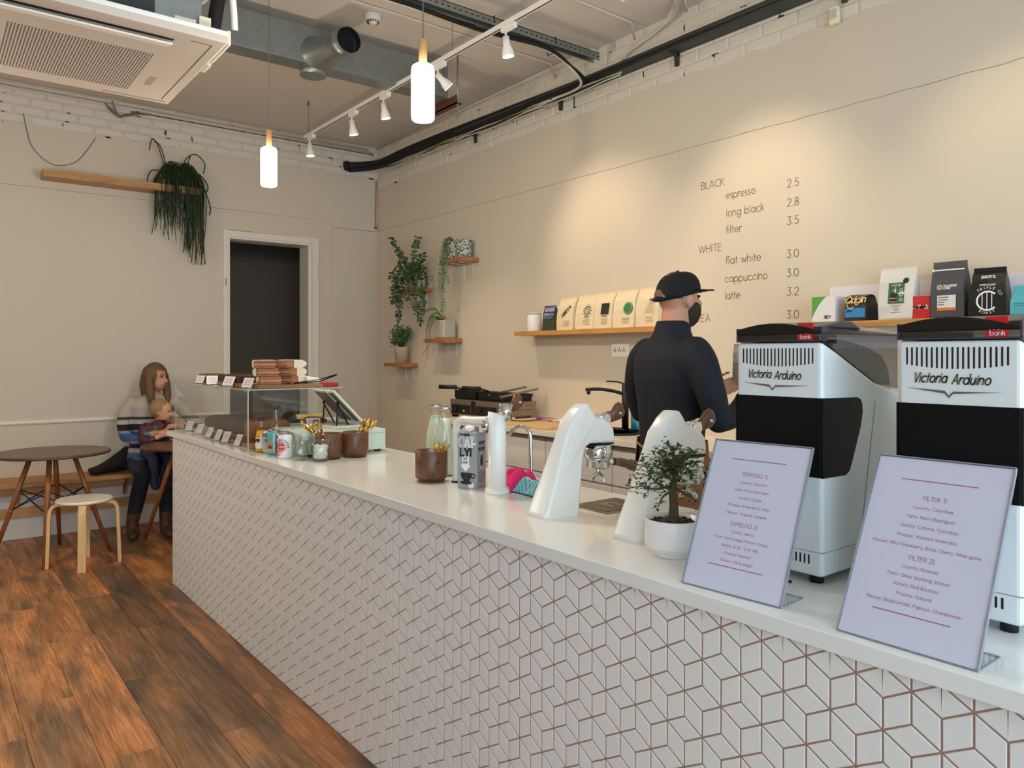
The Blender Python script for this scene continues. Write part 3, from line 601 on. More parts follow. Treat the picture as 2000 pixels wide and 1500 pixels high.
# smoke detector
sd = thing('smoke_detector', 'round white smoke detector on the ceiling', 'smoke detector', (2.8, -1.507, 3.53))
obj('base', MB().lathe([(.052, .03), (.054, .05)], (2.8, -1.507, 3.53)), white_pl, sd)
obj('dome', MB().lathe([(.005, -.012), (.02, -.01), (.024, .0), (.04, .008), (.05, .022), (.052, .032)], (2.8, -1.507, 3.53)), white_pl, sd)
mb = MB()
for i in range(14): 
    a = 2*math.pi*i/14; mb.obox((2.8 + .0365*math.cos(a), -1.507 + .0365*math.sin(a), 3.534), (.004, .007, .012), Matrix.Rotation(a, 3, 'Z'))
obj('vents', mb, M('dark_slot'), sd, kind='stuff')

# perforated cable channel across the ceiling with black cables
ch = thing('cable_channel', 'perforated galvanised channel crossing the ceiling with tied black cables', 'cable tray', (3.37, -1.2, 3.47))
obj('channel', MB().box(3.35, 3.41, -4.9, -.1, 3.485, 3.49).box(3.405, 3.41, -4.9, -.1, 3.44, 3.49).box(3.35, 3.355, -4.9, -.1, 3.44, 3.49), galv, ch)
mb = MB()
for i in range(60): mb.box(3.409, 3.4105, -2.6 + i * .042, -2.6 + i * .042 + .016, 3.459, 3.467)
obj('perforations', mb, M('dark_slot'), ch, kind='stuff')
random.seed(5)
for k in range(6):
    dz = random.uniform(-.01, .01); dx = random.uniform(-.03, .03)
    pts = spline([(3.36 + dx, -4.6, 3.43 + dz), (3.37 - dx, -3.2, 3.415 + dz), (3.36 + dx, -2.0, 3.425 - dz), (3.36, -1.1, 3.415 + dz), (3.36 + dx * .5, -.55, 3.43), (3.34, -.3, 3.38 - k * .004), (3.30 - k * .01, -.13, 3.33 - k * .006), (3.15 - k * .05, -.1, 3.325 - k * .004), (2.6, -.09, 3.32)], 6)
    obj('cable', MB().tube(pts, .009 if k else .006, 8), cable_b if k < 5 else M('white_cable', rgb(200, 196, 186), .5), ch)
for y in (-3.0, -1.9, -1.0, -.5): obj('cable_tie', MB().tube([(3.33, y, 3.40), (3.33, y, 3.495), (3.415, y, 3.495), (3.40, y, 3.40), (3.33, y, 3.40)], .003, 5), cable_b, ch)
# wall tray with thick black pipes along the right wall
wt = thing('wall_cable_tray', 'dark slotted cable tray fixed along the top of the cream wall', 'cable tray', (3.0, -.06, 3.36))
trm = M('tray_steel', rgb(74, 78, 76), .5, .6, var=.15)
obj('tray', MB().box(1.6, 9.0, -.09, -.003, 3.318, 3.322).box(1.6, 9.0, -.012, -.003, 3.322, 3.40).box(1.6, 9.0, -.095, -.088, 3.318, 3.372), trm, wt)
mb = MB()
for i in range(100): mb.box(1.65 + i * .05, 1.65 + i * .05 + .022, -.0962, -.0948, 3.34, 3.348)
obj('slots', mb, M('dark_slot'), wt, kind='stuff')
for x in (1.8, 2.9, 4.0, 5.1): obj('wall_bracket', MB().box(x, x + .025, -.11, 0.0, 3.30, 3.318).box(x, x + .025, -.02, 0, 3.24, 3.318), trm, wt)
pp = thing('insulated_pipe', 'thick black insulated pipe running round the corner along the cream wall', 'pipe', (.5, -.07, 3.36))
obj('pipe', MB().tube(spline([(.02, -.34, 3.345), (.14, -.2, 3.35), (.3, -.105, 3.36), (.7, -.075, 3.385), (1.3, -.06, 3.39), (2.2, -.055, 3.375), (3.2, -.055, 3.355), (4.4, -.05, 3.36), (6.0, -.05, 3.36)], 6), .036, 14), blackp, pp)
obj('pipe', MB().tube(spline([(.03, -.33, 3.30), (.2, -.17, 3.31), (.45, -.1, 3.325), (1.0, -.085, 3.345), (2.0, -.09, 3.335), (3.0, -.09, 3.335), (4.4, -.075, 3.345), (6.0, -.075, 3.345)], 6), .022, 12), blackp, pp)
obj('end_cap', MB().cyl((.0, -.36, 3.34), (.03, -.33, 3.345), .048, n=20), blackp, pp)
random.seed(9); gy = M('green_yellow_cable', rgb(150, 150, 60), .5)
wc = thing('hanging_wires', 'loose pale and green-yellow wires tied below the black pipe', 'wire', (1.8, -.09, 3.3))
for k in range(4):
    pts = [(x, -.1 - .004 * k, 3.318 - .012 * k - .018 * abs(math.sin(x * (2.1 + .5 * k) + k))) for x in [.4 + .14 * i for i in range(24)]]
    obj('wire', MB().tube(pts, .0045, 6), [gy, M('white_cable', rgb(200, 196, 186), .5), cable_b, M('white_cable')][k], wc)
# painted conduits along the ceiling edges
cb = thing('conduit_bundle', 'bundle of white painted conduits bending from the ceiling down the cream wall', 'conduit', (4.1, -.1, 3.5))
for k in range(6):
    o_ = .018 * k
    obj('conduit', MB().tube(spline([(6.5, -.30 + o_, 3.568), (5.0, -.30 + o_, 3.568), (4.35 - o_, -.29 + o_, 3.568), (4.2 - o_, -.20 + o_ * .5, 3.56), (4.12 - o_, -.12 + o_ * .3, 3.555), (4.0 - o_, -.05, 3.53 - o_ * .3), (3.7 - o_, -.03, 3.48 - o_ * .4), (3.55 + o_ * .3, -.02, 3.42)], 5), .0075, 8), white_cond, cb)
cl_ = thing('ceiling_conduit', 'thin white conduits crossing the ceiling beside the channel', 'conduit', (3.7, -1.5, 3.57))
for x, y0, y1 in ((3.75, -3.0, -.15), (4.15, -2.6, -.2), (2.9, -2.6, -.1), (4.22, -2.6, -.2)): obj('conduit', MB().tube([(x, y0, 3.572), (x + .02, (y0 + y1) / 2, 3.572), (x, y1, 3.572), (x - .05, y1 + .09, 3.5)], .008, 8), white_cond, cl_)
cr_ = thing('corner_conduit', 'white conduits along the joint of ceiling and cream wall', 'conduit', (1.5, -.03, 3.56))
for k in range(3): obj('conduit', MB().tube([(.1, -.02 - .02 * k, 3.565 - .012 * k), (1.6, -.025 - .02 * k, 3.562 - .01 * k), (3.3, -.02 - .02 * k, 3.565)], .006, 8), white_cond, cr_)
lc = thing('wall_conduit', 'thin conduits with dark gaps along the top of the end wall', 'conduit', (.02, -1.8, 3.53))
obj('conduit', MB().tube([(.012, -4.2, 3.52), (.012, -2.2, 3.525), (.012, -.05, 3.52)], .009, 8), white_cond, lc)
obj('conduit', MB().tube([(.02, -4.2, 3.55), (.02, -2.2, 3.555), (.02, -.1, 3.55)], .011, 8), white_cond, lc)
obj('gap_line', MB().box(.001, .004, -2.35, -.05, 3.502, 3.509), M('black_gap'), lc)
wb = obj('wire_tangle', MB().tube(spline([(.03, -2.55, 3.53), (.05, -2.5, 3.46), (.04, -2.44, 3.43), (.03, -2.38, 3.47), (.03, -2.2, 3.5)], 5), .006, 6).tube(spline([(.05, -2.5, 3.55), (.06, -2.47, 3.46), (.05, -2.42, 3.44), (.02, -2.3, 3.51)], 5), .006, 6).tube(spline([(.03, -2.52, 3.5), (.07, -2.46, 3.44), (.05, -2.38, 3.45), (.02, -2.25, 3.505)], 5), .005, 6), M('grey_cord'), None, origin=(.04, -2.45, 3.45))
tag(wb, 'small tangle of grey wires sticking out of the end wall top', 'wire')
lw = obj('loop_wire', MB().tube(spline([(.004, -3.129, 3.335), (.012, -3.10, 3.18), (.012, -3.07, 3.08), (.012, -2.98, 2.985), (.012, -2.88, 2.958), (.012, -2.76, 3.01), (.012, -2.68, 3.12), (.004, -2.612, 3.243)], 6), .0035, 6), M('grey_cord'), None, origin=(0, -2.88, 3.0))
tag(lw, 'thin grey wire hanging in a loop above the long wooden shelf', 'wire')
cw = obj('corner_wire', MB().tube(spline([(.012, -.012, 3.24), (.016, -.018, 3.0), (.012, -.02, 2.85), (.014, -.016, 2.76)], 6), .005, 6).ell((.016, -.02, 2.745), (.016, .016, .016), 10, 6), M('grey_cord'), None, origin=(.012, -.012, 2.74))
tag(cw, 'thin wire ending in a dark knob in the room corner', 'wire')
pr = thing('motion_sensor', 'small cream motion sensor high on the right wall', 'sensor', (5.061, 0, 3.188))
obj('housing', MB().box(5.032, 5.09, -.035, 0, 3.14, 3.236), M('cream_plastic', rgb(238, 226, 176), .4), pr, bevel=.012)
obj('lens', MB().box(5.04, 5.082, -.040, -.03, 3.165, 3.215), M('grey_lens', rgb(190, 190, 184), .3), pr, bevel=.006)
# ---------------------------------------------------------------- wall shelves, plants, menu, coffee bags
oak = wood('shelf_oak', rgb(206, 154, 88), rgb(176, 122, 62), .42, 4, 'X')
oakY = wood('shelf_oak_y', rgb(196, 150, 92), rgb(160, 114, 64), .42, 4, 'Y')
teak = wood('shelf_teak', rgb(190, 130, 78), rgb(140, 84, 44), .42, 5, 'X')
bracket_w = M('white_bracket', rgb(226, 224, 220), .4, .2)
leaf_dark = M('leaf_dark', rgb(34, 52, 30), .45, var=.35, scale=20)
leaf_mid = M('leaf_mid', rgb(52, 82, 44), .45, var=.35, scale=20)
leaf_lite = M('leaf_light', rgb(104, 128, 86), .5, var=.3, scale=20)
def shelf(name, label, x0, x1, y0, z0, z1, mat, brackets, group=None, yb=0.0):
    t = thing(name, label, 'shelf', ((x0 + x1) / 2, yb, z0), group=group)
    obj('board', MB().box(x0, x1, y0, yb - .001, z0, z1), mat, t, bevel=.0015)
    for b in brackets:
        obj('bracket', MB().box(b - .012, b + .012, y0 * .8, yb - .001, z0 - .004, z0).box(b - .012, b + .012, yb - .006, yb - .001, z0 - .13, z0), bracket_w, t)
    return t
# small plant shelves
shelf('plant_shelf', 'small wooden wall shelf lowest and leftmost of the four plant shelves', .485, .845, -.179, 1.303, 1.338, teak, (.62, .76), 'small plant shelves')
shelf('plant_shelf', 'small wooden wall shelf highest of the four plant shelves, holding the speckled pots', 1.501, 1.852, -.182, 2.212, 2.25, teak, (1.62, 1.76), 'small plant shelves')
shelf('plant_shelf', 'small wooden wall shelf hidden under the big trailing leafy plant', .748, 1.095, -.177, 2.005, 2.04, teak, (.86, 1.0), 'small plant shelves')
shelf('plant_shelf', 'small wooden wall shelf under the square grey spider plant pot', 1.238, 1.601, -.182, 1.527, 1.562, teak, (1.37, 1.51), 'small plant shelves')
# long shelves
shelf('wall_shelf', 'long oak shelf behind the barista holding a row of cream coffee bags', 2.588, 4.03, -.2, 1.562, 1.594, oak, ())
s2 = shelf('wall_shelf', 'long oak shelf above the grinders holding mixed retail coffee bags', 5.045, 7.6, -.2, 1.555, 1.584, oak, ())
obj('pale_patch', MB().box(5.03, 7.6, -.009, -.001, 1.45, 1.771), M('bluish_white', rgb(222, 220, 226), .5, var=.02), s2, bevel=.001)  # flat bluish-white sheet on the wall above and below the shelf
t = thing('wall_shelf', 'thick oak floating shelf high on the end wall, with a trailing plant', 'shelf', (0, -2.42, 2.825))
obj('board', MB().box(.001, .2, -3.012, -1.833, 2.822, 2.881), oakY, t, bevel=.002)

def leaf(mb, p, d, up, L, W, mi=0, bend=.25):
    p = Vector(p); d = Vector(d).normalized(); s_ = d.cross(Vector(up)); s_ = s_.normalized() if s_.length > 1e-4 else d.orthogonal().normalized(); u = s_.cross(d)
    a = p; b = p + d*L*.5 + s_*W/2 + u*L*bend*.3; c = p + d*L - u*L*bend*.3; e = p + d*L*.5 - s_*W/2 + u*L*bend*.3
    mb.add([a, b, c, e], [(0, 1, 2), (0, 2, 3)], mi, True)
def strand(mb, lf, pts, r, every, L, W, seed, pair=True, lm=0):
    random.seed(seed); sp_ = spline(pts, 8); mb.tube(sp_, r, 5, 0)
    acc = 0
    for i in range(1, len(sp_)):
        acc += (sp_[i] - sp_[i-1]).length
        if acc >= every:
            acc = 0; d = (sp_[i] - sp_[i-1]).normalized(); o = d.orthogonal().normalized(); o.rotate(Matrix.Rotation(random.uniform(0, 6.28), 3, d))
            for sg in ((1, -1) if pair else (random.choice((1, -1)),)): leaf(lf, sp_[i], o*sg + d*.35, Vector((.7 + random.uniform(-.5, .5), -.7, .35 + random.uniform(-.5, .5))), L*random.uniform(.75, 1.2), W*random.uniform(.75, 1.2), lm)
# trailing rhipsalis on the end wall shelf
rp = thing('trailing_plant', 'dark green stringy plant trailing over the right end of the long shelf', 'plant', (.12, -2.0, 2.881))
obj('pot', MB().lathe([(.05, 0), (.07, .1), (.075, .12), (.066, .12), (.06, .1)], (.11, -2.0, 2.881)), M('dark_pot', rgb(60, 52, 44), .6), rp)
random.seed(21); mb = MB(); mb2 = MB()
for i in range(150):
    a = random.uniform(-2.0, 2.0); rr = random.uniform(.06, .2); x = .12 + rr * math.cos(a) * .75; y = -1.985 + rr * math.sin(a) * 1.05
    y += .02 * (y + 2.0); top_ = random.uniform(2.99, 3.1); x = max(x, .02)
    drop = random.uniform(.25, .62) if random.random() < .6 else random.uniform(.15, .38)
    drop *= 0.8 + 1.1 * max(0, (y + 2.05)) ; zb = max(2.22, 2.9 - drop - max(0, y + 2.0) * .9)
    pts = [(.11 + random.uniform(-.03, .03), -2.0 + random.uniform(-.04, .04), 2.98), ((.11 + x) / 2, (-2.0 + y) / 2, top_), (x, y, 2.93), (x + .015, y + random.uniform(-.02, .02), (2.93 + zb) / 2), (x + random.uniform(-.01, .02), y + random.uniform(-.03, .03), zb)]
    (mb if i % 3 else mb2).tube(spline(pts, 5), random.uniform(.0028, .0042), 5)
obj('stems', mb, leaf_dark, rp); obj('pale_stems', mb2, M('leaf_deep', rgb(44, 66, 34), .5, var=.3), rp)
mb = MB()
for pts in ([(.11, -2.09, 2.98), (.13, -2.13, 3.12), (.15, -2.18, 3.24), (.16, -2.22, 3.25), (.15, -2.235, 3.16)], [(.12, -2.08, 2.98), (.14, -2.12, 3.14), (.16, -2.16, 3.22), (.17, -2.2, 3.235)],
            [(.12, -1.99, 3.0), (.14, -1.93, 3.14), (.17, -1.86, 3.18), (.18, -1.79, 3.11), (.18, -1.8, 3.02)], [(.12, -1.95, 3.0), (.14, -1.92, 3.1), (.15, -1.9, 3.17)], [(.11, -1.95, 3.0), (.15, -1.84, 3.02), (.17, -1.76, 2.92), (.17, -1.78, 2.84)], [(.11, -1.93, 2.97), (.15, -1.8, 2.9), (.17, -1.74, 2.74), (.17, -1.745, 2.66)], [(.12, -2.05, 2.99), (.14, -2.2, 3.0), (.15, -2.25, 2.92), (.15, -2.24, 2.88)]):
    mb.tube(spline(pts, 6), .0055, 6)
obj('arching_stems', mb, leaf_dark, rp)
# plant on shelf C
pc = thing('trailing_plant', 'leafy zigzag-stemmed plant spilling over its pale pot on the small shelf', 'plant', (.96, -.1, 2.04))
obj('pot', MB().lathe([(.055, 0), (.075, .02), (.085, .08), (.08, .13), (.072, .135), (.06, .11)], (.97, -.09, 2.04)), M('pale_pot', rgb(196, 190, 178), .5), pc)
st, lf = MB(), MB(); P0 = (.97, -.09, 2.15)
arcs = [[(0, 0, 0), (-.03, -.06, .1), (-.16, -.08, .22), (-.28, -.08, .32), (-.36, -.07, .40)], [(0, 0, 0), (.02, -.05, .1), (.06, -.06, .22), (.1, -.05, .36)], [(0, 0, 0), (.08, -.05, .06), (.16, -.06, .13), (.22, -.06, .2)],
        [(0, 0, 0), (-.1, -.08, .08), (-.22, -.1, .02), (-.27, -.1, -.12), (-.31, -.1, -.24)], [(0, 0, 0), (-.06, -.1, .04), (-.13, -.12, -.12), (-.12, -.12, -.28), (-.17, -.11, -.42), (-.2, -.1, -.5)], [(0, 0, 0), (.06, -.1, .04), (.14, -.11, -.1), (.15, -.11, -.25), (.2, -.1, -.4), (.24, -.1, -.45)],
        [(0, 0, 0), (.1, -.07, .05), (.2, -.08, -.05), (.23, -.08, -.2), (.22, -.08, -.36)], [(0, 0, 0), (.04, -.1, .03), (.07, -.13, -.1), (.06, -.13, -.22)], [(0, 0, 0), (-.04, -.1, .05), (-.04, -.13, -.08), (-.03, -.13, -.2)], [(0, 0, 0), (.12, -.06, .09), (.24, -.07, .02), (.29, -.07, -.1)],
        [(0, 0, 0), (-.08, -.05, .1), (-.18, -.07, .14), (-.3, -.08, .08), (-.33, -.08, 0)], [(0, 0, 0), (-.12, -.1, .06), (-.2, -.12, -.1), (-.2, -.11, -.26)]]
for i, a in enumerate(arcs): strand(st, lf, [(P0[0] + x, min(-.02, P0[1] + y), P0[2] + z) for x, y, z in a], .0035, .019, .046, .03, i)
for i in range(90):
    random.seed(100 + i); leaf(lf, (P0[0] + random.uniform(-.12, .14), P0[1] - random.uniform(0, .1), P0[2] + random.uniform(-.06, .1)), (random.uniform(-1, 1), random.uniform(-.5, .3), random.uniform(-.8, .8)), (.7, -.7, .3), .05, .033)
obj('stems', st, M('brown_stem', rgb(66, 58, 36), .6), pc); obj('leaves', lf, leaf_mid, pc)
# speckled pots with string plants (shelf B)
spm = bpy.data.materials.new('speckled_glaze'); spm.use_nodes = True
_N = spm.node_tree.nodes; _L = spm.node_tree.links; _n = _N.new('ShaderNodeTexNoise'); _n.inputs['Scale'].default_value = 60; _n.inputs['Detail'].default_value = 2
_c = _N.new('ShaderNodeValToRGB'); _c.color_ramp.elements[0].position = .42; _c.color_ramp.elements[0].color = rgb(52, 58, 44) + (1,); _c.color_ramp.elements[1].position = .5; _c.color_ramp.elements[1].color = rgb(196, 196, 184) + (1,)
_t = _N.new('ShaderNodeTexCoord'); _L.new(_t.outputs['Object'], _n.inputs['Vector']); _L.new(_n.outputs['Fac'], _c.inputs[0]); _L.new(_c.outputs[0], _N['Principled BSDF'].inputs['Base Color'])
for k, (x, y, h, lab) in enumerate(((1.61, -.1, .15, 'speckled white pot with small-leaved vine trailing down, on the highest small shelf'), (1.745, -.085, .155, 'plain speckled white pot standing beside the vine pot on the highest small shelf'))):
    p_ = thing('speckled_pot', lab, 'pot', (x, y, 2.25), group='speckled pots on the top plant shelf')
    obj('pot', MB().lathe([(.058, 0), (.066, .01), (.066, h - .01), (.064, h), (.058, h), (.055, h - .03)], (x, y, 2.25), 20), spm, p_)
    if k == 0:
        st, lf = MB(), MB()
        for i in range(9):
            random.seed(40 + i); dx = random.uniform(-.07, .05); L = random.uniform(.2, .52) if i > 2 else .55 
            strand(st, lf, [(x, y, 2.40), (x + dx * .6, y - .05, 2.43), (x + dx, -.185, 2.33), (x + dx + random.uniform(-.02, .02), -.2, 2.33 - L * .6), (x + dx + random.uniform(-.03, .04), -.2, 2.35 - L)], .0018, .014, .021, .015, i)
        for i in range(70):
            random.seed(500 + i); a = random.uniform(0, 6.28); leaf(lf, (x + .06*math.cos(a), y + .06*math.sin(a), 2.4 + random.uniform(-.12, .03)), (math.cos(a), math.sin(a), -.3), (0, 0, 1), .02, .014)
        obj('stems', st, leaf_lite, p_); obj('leaves', lf, leaf_lite, p_)
    else:
        lf = MB()
        for i in range(40): 
            random.seed(700 + i); a = random.uniform(0, 6.28); leaf(lf, (x + .066*math.cos(a), y + .066*math.sin(a), 2.27 + random.uniform(0, .13)), (math.cos(a), math.sin(a), -.9), (0, 0, 1), .018, .012)
        obj('leaves', lf, leaf_lite, p_)
# spider plant in square pot (shelf D)
sp_ = thing('spider_plant', 'spider plant with long arching blades in a square grey pot', 'plant', (1.47, -.1, 1.562))
obj('pot', MB().box(1.405, 1.545, -.165, -.03, 1.562, 1.725), M('grey_pot', rgb(176, 170, 160), .55), sp_, bevel=.016, seg=3)
mb = MB(); P0 = Vector((1.46, -.11, 1.72))
def blade(mb, pts, w):
    q = spline(pts, 6); L = len(q)
    for i in range(L - 1):
        a = w * (1 - (i / L) ** 2) * .5 + .001; b = w * (1 - ((i + 1) / L) ** 2) * .5 + .001; d = (q[i+1] - q[i]); s_ = d.cross(Vector((0.3, 1, .2))).normalized()
        mb.add([q[i] - s_*a, q[i] + s_*a, q[i+1] + s_*b, q[i+1] - s_*b], [(0, 1, 2, 3)], 0, True)
for pts in ([(0, 0, 0), (-.06, -.04, .1), (-.2, -.06, .09), (-.34, -.06, -.02)], [(0, 0, 0), (-.02, 0, .08), (-.05, .0, .18)], [(0, 0, 0), (-.08, -.06, .02), (-.16, -.08, -.12), (-.14, -.08, -.3), (-.2, -.08, -.42)], [(0, 0, 0), (-.05, -.06, .03), (-.1, -.08, -.1), (-.12, -.08, -.22), (-.24, -.08, -.3)], [(0, 0, 0), (0, -.06, .03), (.02, -.09, -.1), (-.02, -.09, -.24), (-.03, -.09, -.32)],
            [(0, 0, 0), (-.1, -.05, .04), (-.18, -.06, -.04), (-.21, -.06, -.14)], [(0, 0, 0), (.05, -.02, .04), (.08, -.03, .03)], [(0, 0, 0), (-.03, -.05, .07), (-.12, -.07, .03), (-.16, -.07, -.06)], [(0, 0, 0), (-.04, -.07, .0), (-.08, -.09, -.1), (-.05, -.09, -.16)]):
    blade(mb, [P0 + Vector(p) for p in pts], .017)
obj('blades', mb, M('leaf_spider', rgb(86, 112, 58), .45, var=.3), sp_)
# bushy herb (shelf A)
hp = thing('potted_herb', 'bushy green herb in a beige pot on the lowest small shelf', 'plant', (.68, -.1, 1.338))
obj('pot', MB().lathe([(.055, 0), (.075, .15), (.077, .155), (.07, .155), (.064, .13)], (.69, -.095, 1.338)), M('beige_pot', rgb(196, 178, 152), .6), hp)
lf, st = MB(), MB()
for i in range(60):
    random.seed(900 + i); a = random.uniform(0, 6.28); r = random.uniform(.03, .12); tip = Vector((.69 + r*math.cos(a)*1.15, -.1 + r*math.sin(a)*.7, 1.5 + random.uniform(.04, .17) + (.06 if math.cos(a) > .6 and i % 4 == 0 else 0)))
    tip.y = min(tip.y, -.02); st.tube(spline([(.69, -.095, 1.47), (.69 + r*.4*math.cos(a), -.1 + r*.3*math.sin(a), 1.52), tip], 4), .0015, 4)
    for k in range(7): leaf(lf, tip + Vector((random.uniform(-.02, .02), random.uniform(-.02, .01), random.uniform(-.05, .01))), (random.uniform(-1, 1), random.uniform(-.6, .3), random.uniform(-.3, 1)), (.7, -.7, .3), .026, .015)
obj('stems', st, leaf_mid, hp); obj('leaves', lf, M('leaf_herb', rgb(66, 98, 58), .5, var=.35, scale=25), hp)

# wall menu lettering
mt = M('menu_brown_paint', rgb(112, 88, 58), .6)
mn = thing('menu_lettering', 'thin brown coffee menu lettering painted on the cream wall', 'menu', (4.5, 0, 2.0))
E1 = .058
def mline(s_, x, z, fit, size=E1):
    obj('menu_line', text(MB(), s_, (x, -.0004, z), (1, 0, 0), (0, 0, 1), size, .0032, fit=fit), mt, mn)
mline('BLACK', 4.196, 2.429, .171); mline('espresso', 4.376, 2.344, .203); mline('long black', 4.379, 2.238, .256); mline('filter', 4.376, 2.139, .111)
mline('WHITE', 4.175, 2.042, .17); mline('flat white', 4.374, 1.957, .242); mline('cappuccino', 4.369, 1.849, .288); mline('latte', 4.369, 1.749, .107); mline('TEA', 4.155, 1.621, .11)
for s_, z in (('2.5', 2.342), ('2.8', 2.237), ('3.5', 2.136), ('3.0', 1.954), ('3.0', 1.849), ('3.2', 1.746), ('3.0', 1.619)): mline(s_, 4.778, z, .073)

# socket
so = thing('wall_socket', 'white double socket plate on the wall under the coffee bag shelf', 'socket', (3.515, 0, 1.45))
obj('plate', MB().box(3.436, 3.594, -.01, 0, 1.404, 1.496), white_pl, so, bevel=.003)
mb = MB()
for x in (3.47, 3.515, 3.555): mb.box(x - .012, x - .006, -.0106, -.009, 1.44, 1.452).box(x + .004, x + .010, -.0106, -.009, 1.44, 1.452).box(x - .004, x + .002, -.0106, -.009, 1.456, 1.468)
obj('pin_holes', mb, M('dark_slot'), so)

# coffee bags
PD = {}
def pouch(name, label, x, y, z, w, h, d, mat, rz=0.0, group=None, top_fold=.05, lean=0.0, taper=1.0, seed=0):
    t = thing(name, label, 'coffee bag', (x, y, z), rz, group); random.seed(seed); mb = MB(); rg = []; PD[t.name] = (h, d, lean, 0)
    for fz, fw_, fd in ((0, .96, 1), (.03, 1.0, 1.04), (.25, 1.0, 1.06), (.5, .99, .98), (.72, .985, .72), (.86, .99, .34), (1 - top_fold, 1.0, .09), (1, 1.0, .05)):
        W_ = w * fw_ * (1 + (taper - 1) * fz); D_ = d * fd; n = 7; ring = []
        jit = .0022 if 0 < fz < .95 else .0003
        cor = [(-.5, -.5), (0, -.54), (.5, -.5), (.52, 0), (.5, .5), (0, .54), (-.5, .5), (-.52, 0)] if fz < .8 else [(-.5, -.5), (0, -.5), (.5, -.5), (.5, 0), (.5, .5), (0, .5), (-.5, .5), (-.5, 0)]
        for a, b in cor: ring.append((a * W_ + random.uniform(-jit, jit), b * D_ + lean * fz * h + random.uniform(-jit, jit), fz * h))
        rg.append(ring)
    mb.rings(rg, smooth=False); obj('pouch', mb, mat, t, local=True, bevel=.002)
    obj('seal_strip', MB().box(-w/2*taper, w/2*taper, -.0035 + lean*h, .0035 + lean*h, h * (1 - top_fold), h), mat, t, local=True); return t
PROF = ((0, 1), (.03, 1.04), (.25, 1.06), (.5, .98), (.72, .72), (.86, .34), (1, .07))
def front(t, name, mb, mats):
    """lay a flat print on the curved front of a pouch"""
    h, d, lean, y0 = PD[t.name]; out = []
    for x, y, z in mb.v:
        f_ = max(0.0, min(1.0, z / h)); k_ = next(i for i in range(1, len(PROF)) if f_ <= PROF[i][0]); a, b = PROF[k_ - 1], PROF[k_]
        fd = a[1] + (b[1] - a[1]) * (f_ - a[0]) / (b[0] - a[0]); out.append((x, -.548 * d * fd + lean * z - .001 + (y - yf), z))
    mb.v = out; return obj(name, mb, mats, t, local=True)
FR, FU = (1, 0, 0), (0, 0, 1)
cream_b = M('cream_paper', rgb(226, 208, 176), .6, var=.05, scale=12, bump=.4, bscale=18)
ink = M('black_ink', rgb(38, 34, 32), .6); ink_g = M('grey_ink', rgb(120, 108, 92), .6)
zs = 1.594
bags = [(3.105, .185, .235, 'cream coffee bag with slanted black lettering, leftmost of the five'), (3.30, .18, .245, 'cream coffee bag with a black line drawing, second of the five from the left'), (3.475, .185, .25, 'cream coffee bag with a dark square picture, middle one of the five'), (3.665, .19, .255, 'cream coffee bag with a round green emblem'), (3.868, .205, .258, 'cream coffee bag with a faint line sketch, next to the barista head')]
for i, (x, w, h, lab) in enumerate(bags):
    t = pouch('coffee_bag', lab, x, -.105 + .004 * i, zs, w, h, .085, cream_b, R(-4 + 3 * (i % 2)), 'cream coffee bags on the shelf', seed=i, lean=.03)
    yf = -.0485
    mb = MB()
    if i == 0: text(mb, 'HIRIYA', (-.01, yf, .09), (.75, 0, .66), (-.66, 0, .75), .036, .006, fit=.11)
    if i == 1:
        disc(mb, (.035, yf, .13), FR, FU, .028, r_in=.024); disc(mb, (.035, yf, .13), FR, FU, .014, r_in=.010)
        for a in range(0, 360, 30): rect(mb, (.035 + .036*math.cos(R(a)), yf, .13 + .036*math.sin(R(a))), (math.cos(R(a)), 0, math.sin(R(a))), (-math.sin(R(a)), 0, math.cos(R(a))), .018, .004)
        text(mb, 'FINCA', (.012, yf, .078), FR, FU, .016, .002)
    if i == 2:
        rect(mb, (.03, yf, .135), FR, FU, .08, .075)
        text(mb, 'COFFEE', (.0, yf, .08), FR, FU, .016, .002)
    if i == 4:
        text(mb, 'MM', (.02, yf, .165), FR, FU, .026, .004); text(mb, 'ALTO', (.02, yf, .145), FR, FU, .016, .002)
        for k in range(9): rect(mb, (.03, yf, .14 - k * .006), FR, FU, .05 + .002 * k, .0012)
        rect(mb, (-.01, yf, .12), FR, FU, .002, .09); rect(mb, (.07, yf, .12), FR, FU, .002, .09)
    for k in range(4): rect(mb, (.03, yf, .065 - k * .011), FR, FU, .07 - .01 * (k % 2), .0022)
    front(t, 'print', mb, ink if i != 4 else ink_g)
    if i == 3:
        g_ = disc(MB(), (.045, yf - .001, .13), FR, FU, .04); front(t, 'emblem', g_, M('emblem_green', rgb(52, 120, 66), .5))
        front(t, 'emblem_ring', disc(MB(), (.045, yf - .0016, .13), FR, FU, .036, r_in=.033), M('pale_green', rgb(150, 190, 140), .5))
# canister
cn = thing('white_canister', 'white cylindrical canister at the left end of the coffee bag shelf', 'canister', (2.72, -.11, zs))
obj('body', MB().lathe([(.05, 0), (.052, .004), (.052, .125), (.05, .128)], (2.72, -.11, zs)), white_pl, cn)
obj('lid', MB().lathe([(.053, .128), (.053, .14), (.05, .143)], (2.72, -.11, zs)), M('cream_lid', rgb(206, 196, 180), .4), cn)
cn2 = thing('white_canister', 'second white canister half hidden behind the landscape bag', 'canister', (2.85, -.06, zs))
obj('body', MB().lathe([(.05, 0), (.052, .004), (.052, .145), (.05, .15)], (2.83, -.055, zs)), white_pl, cn2)
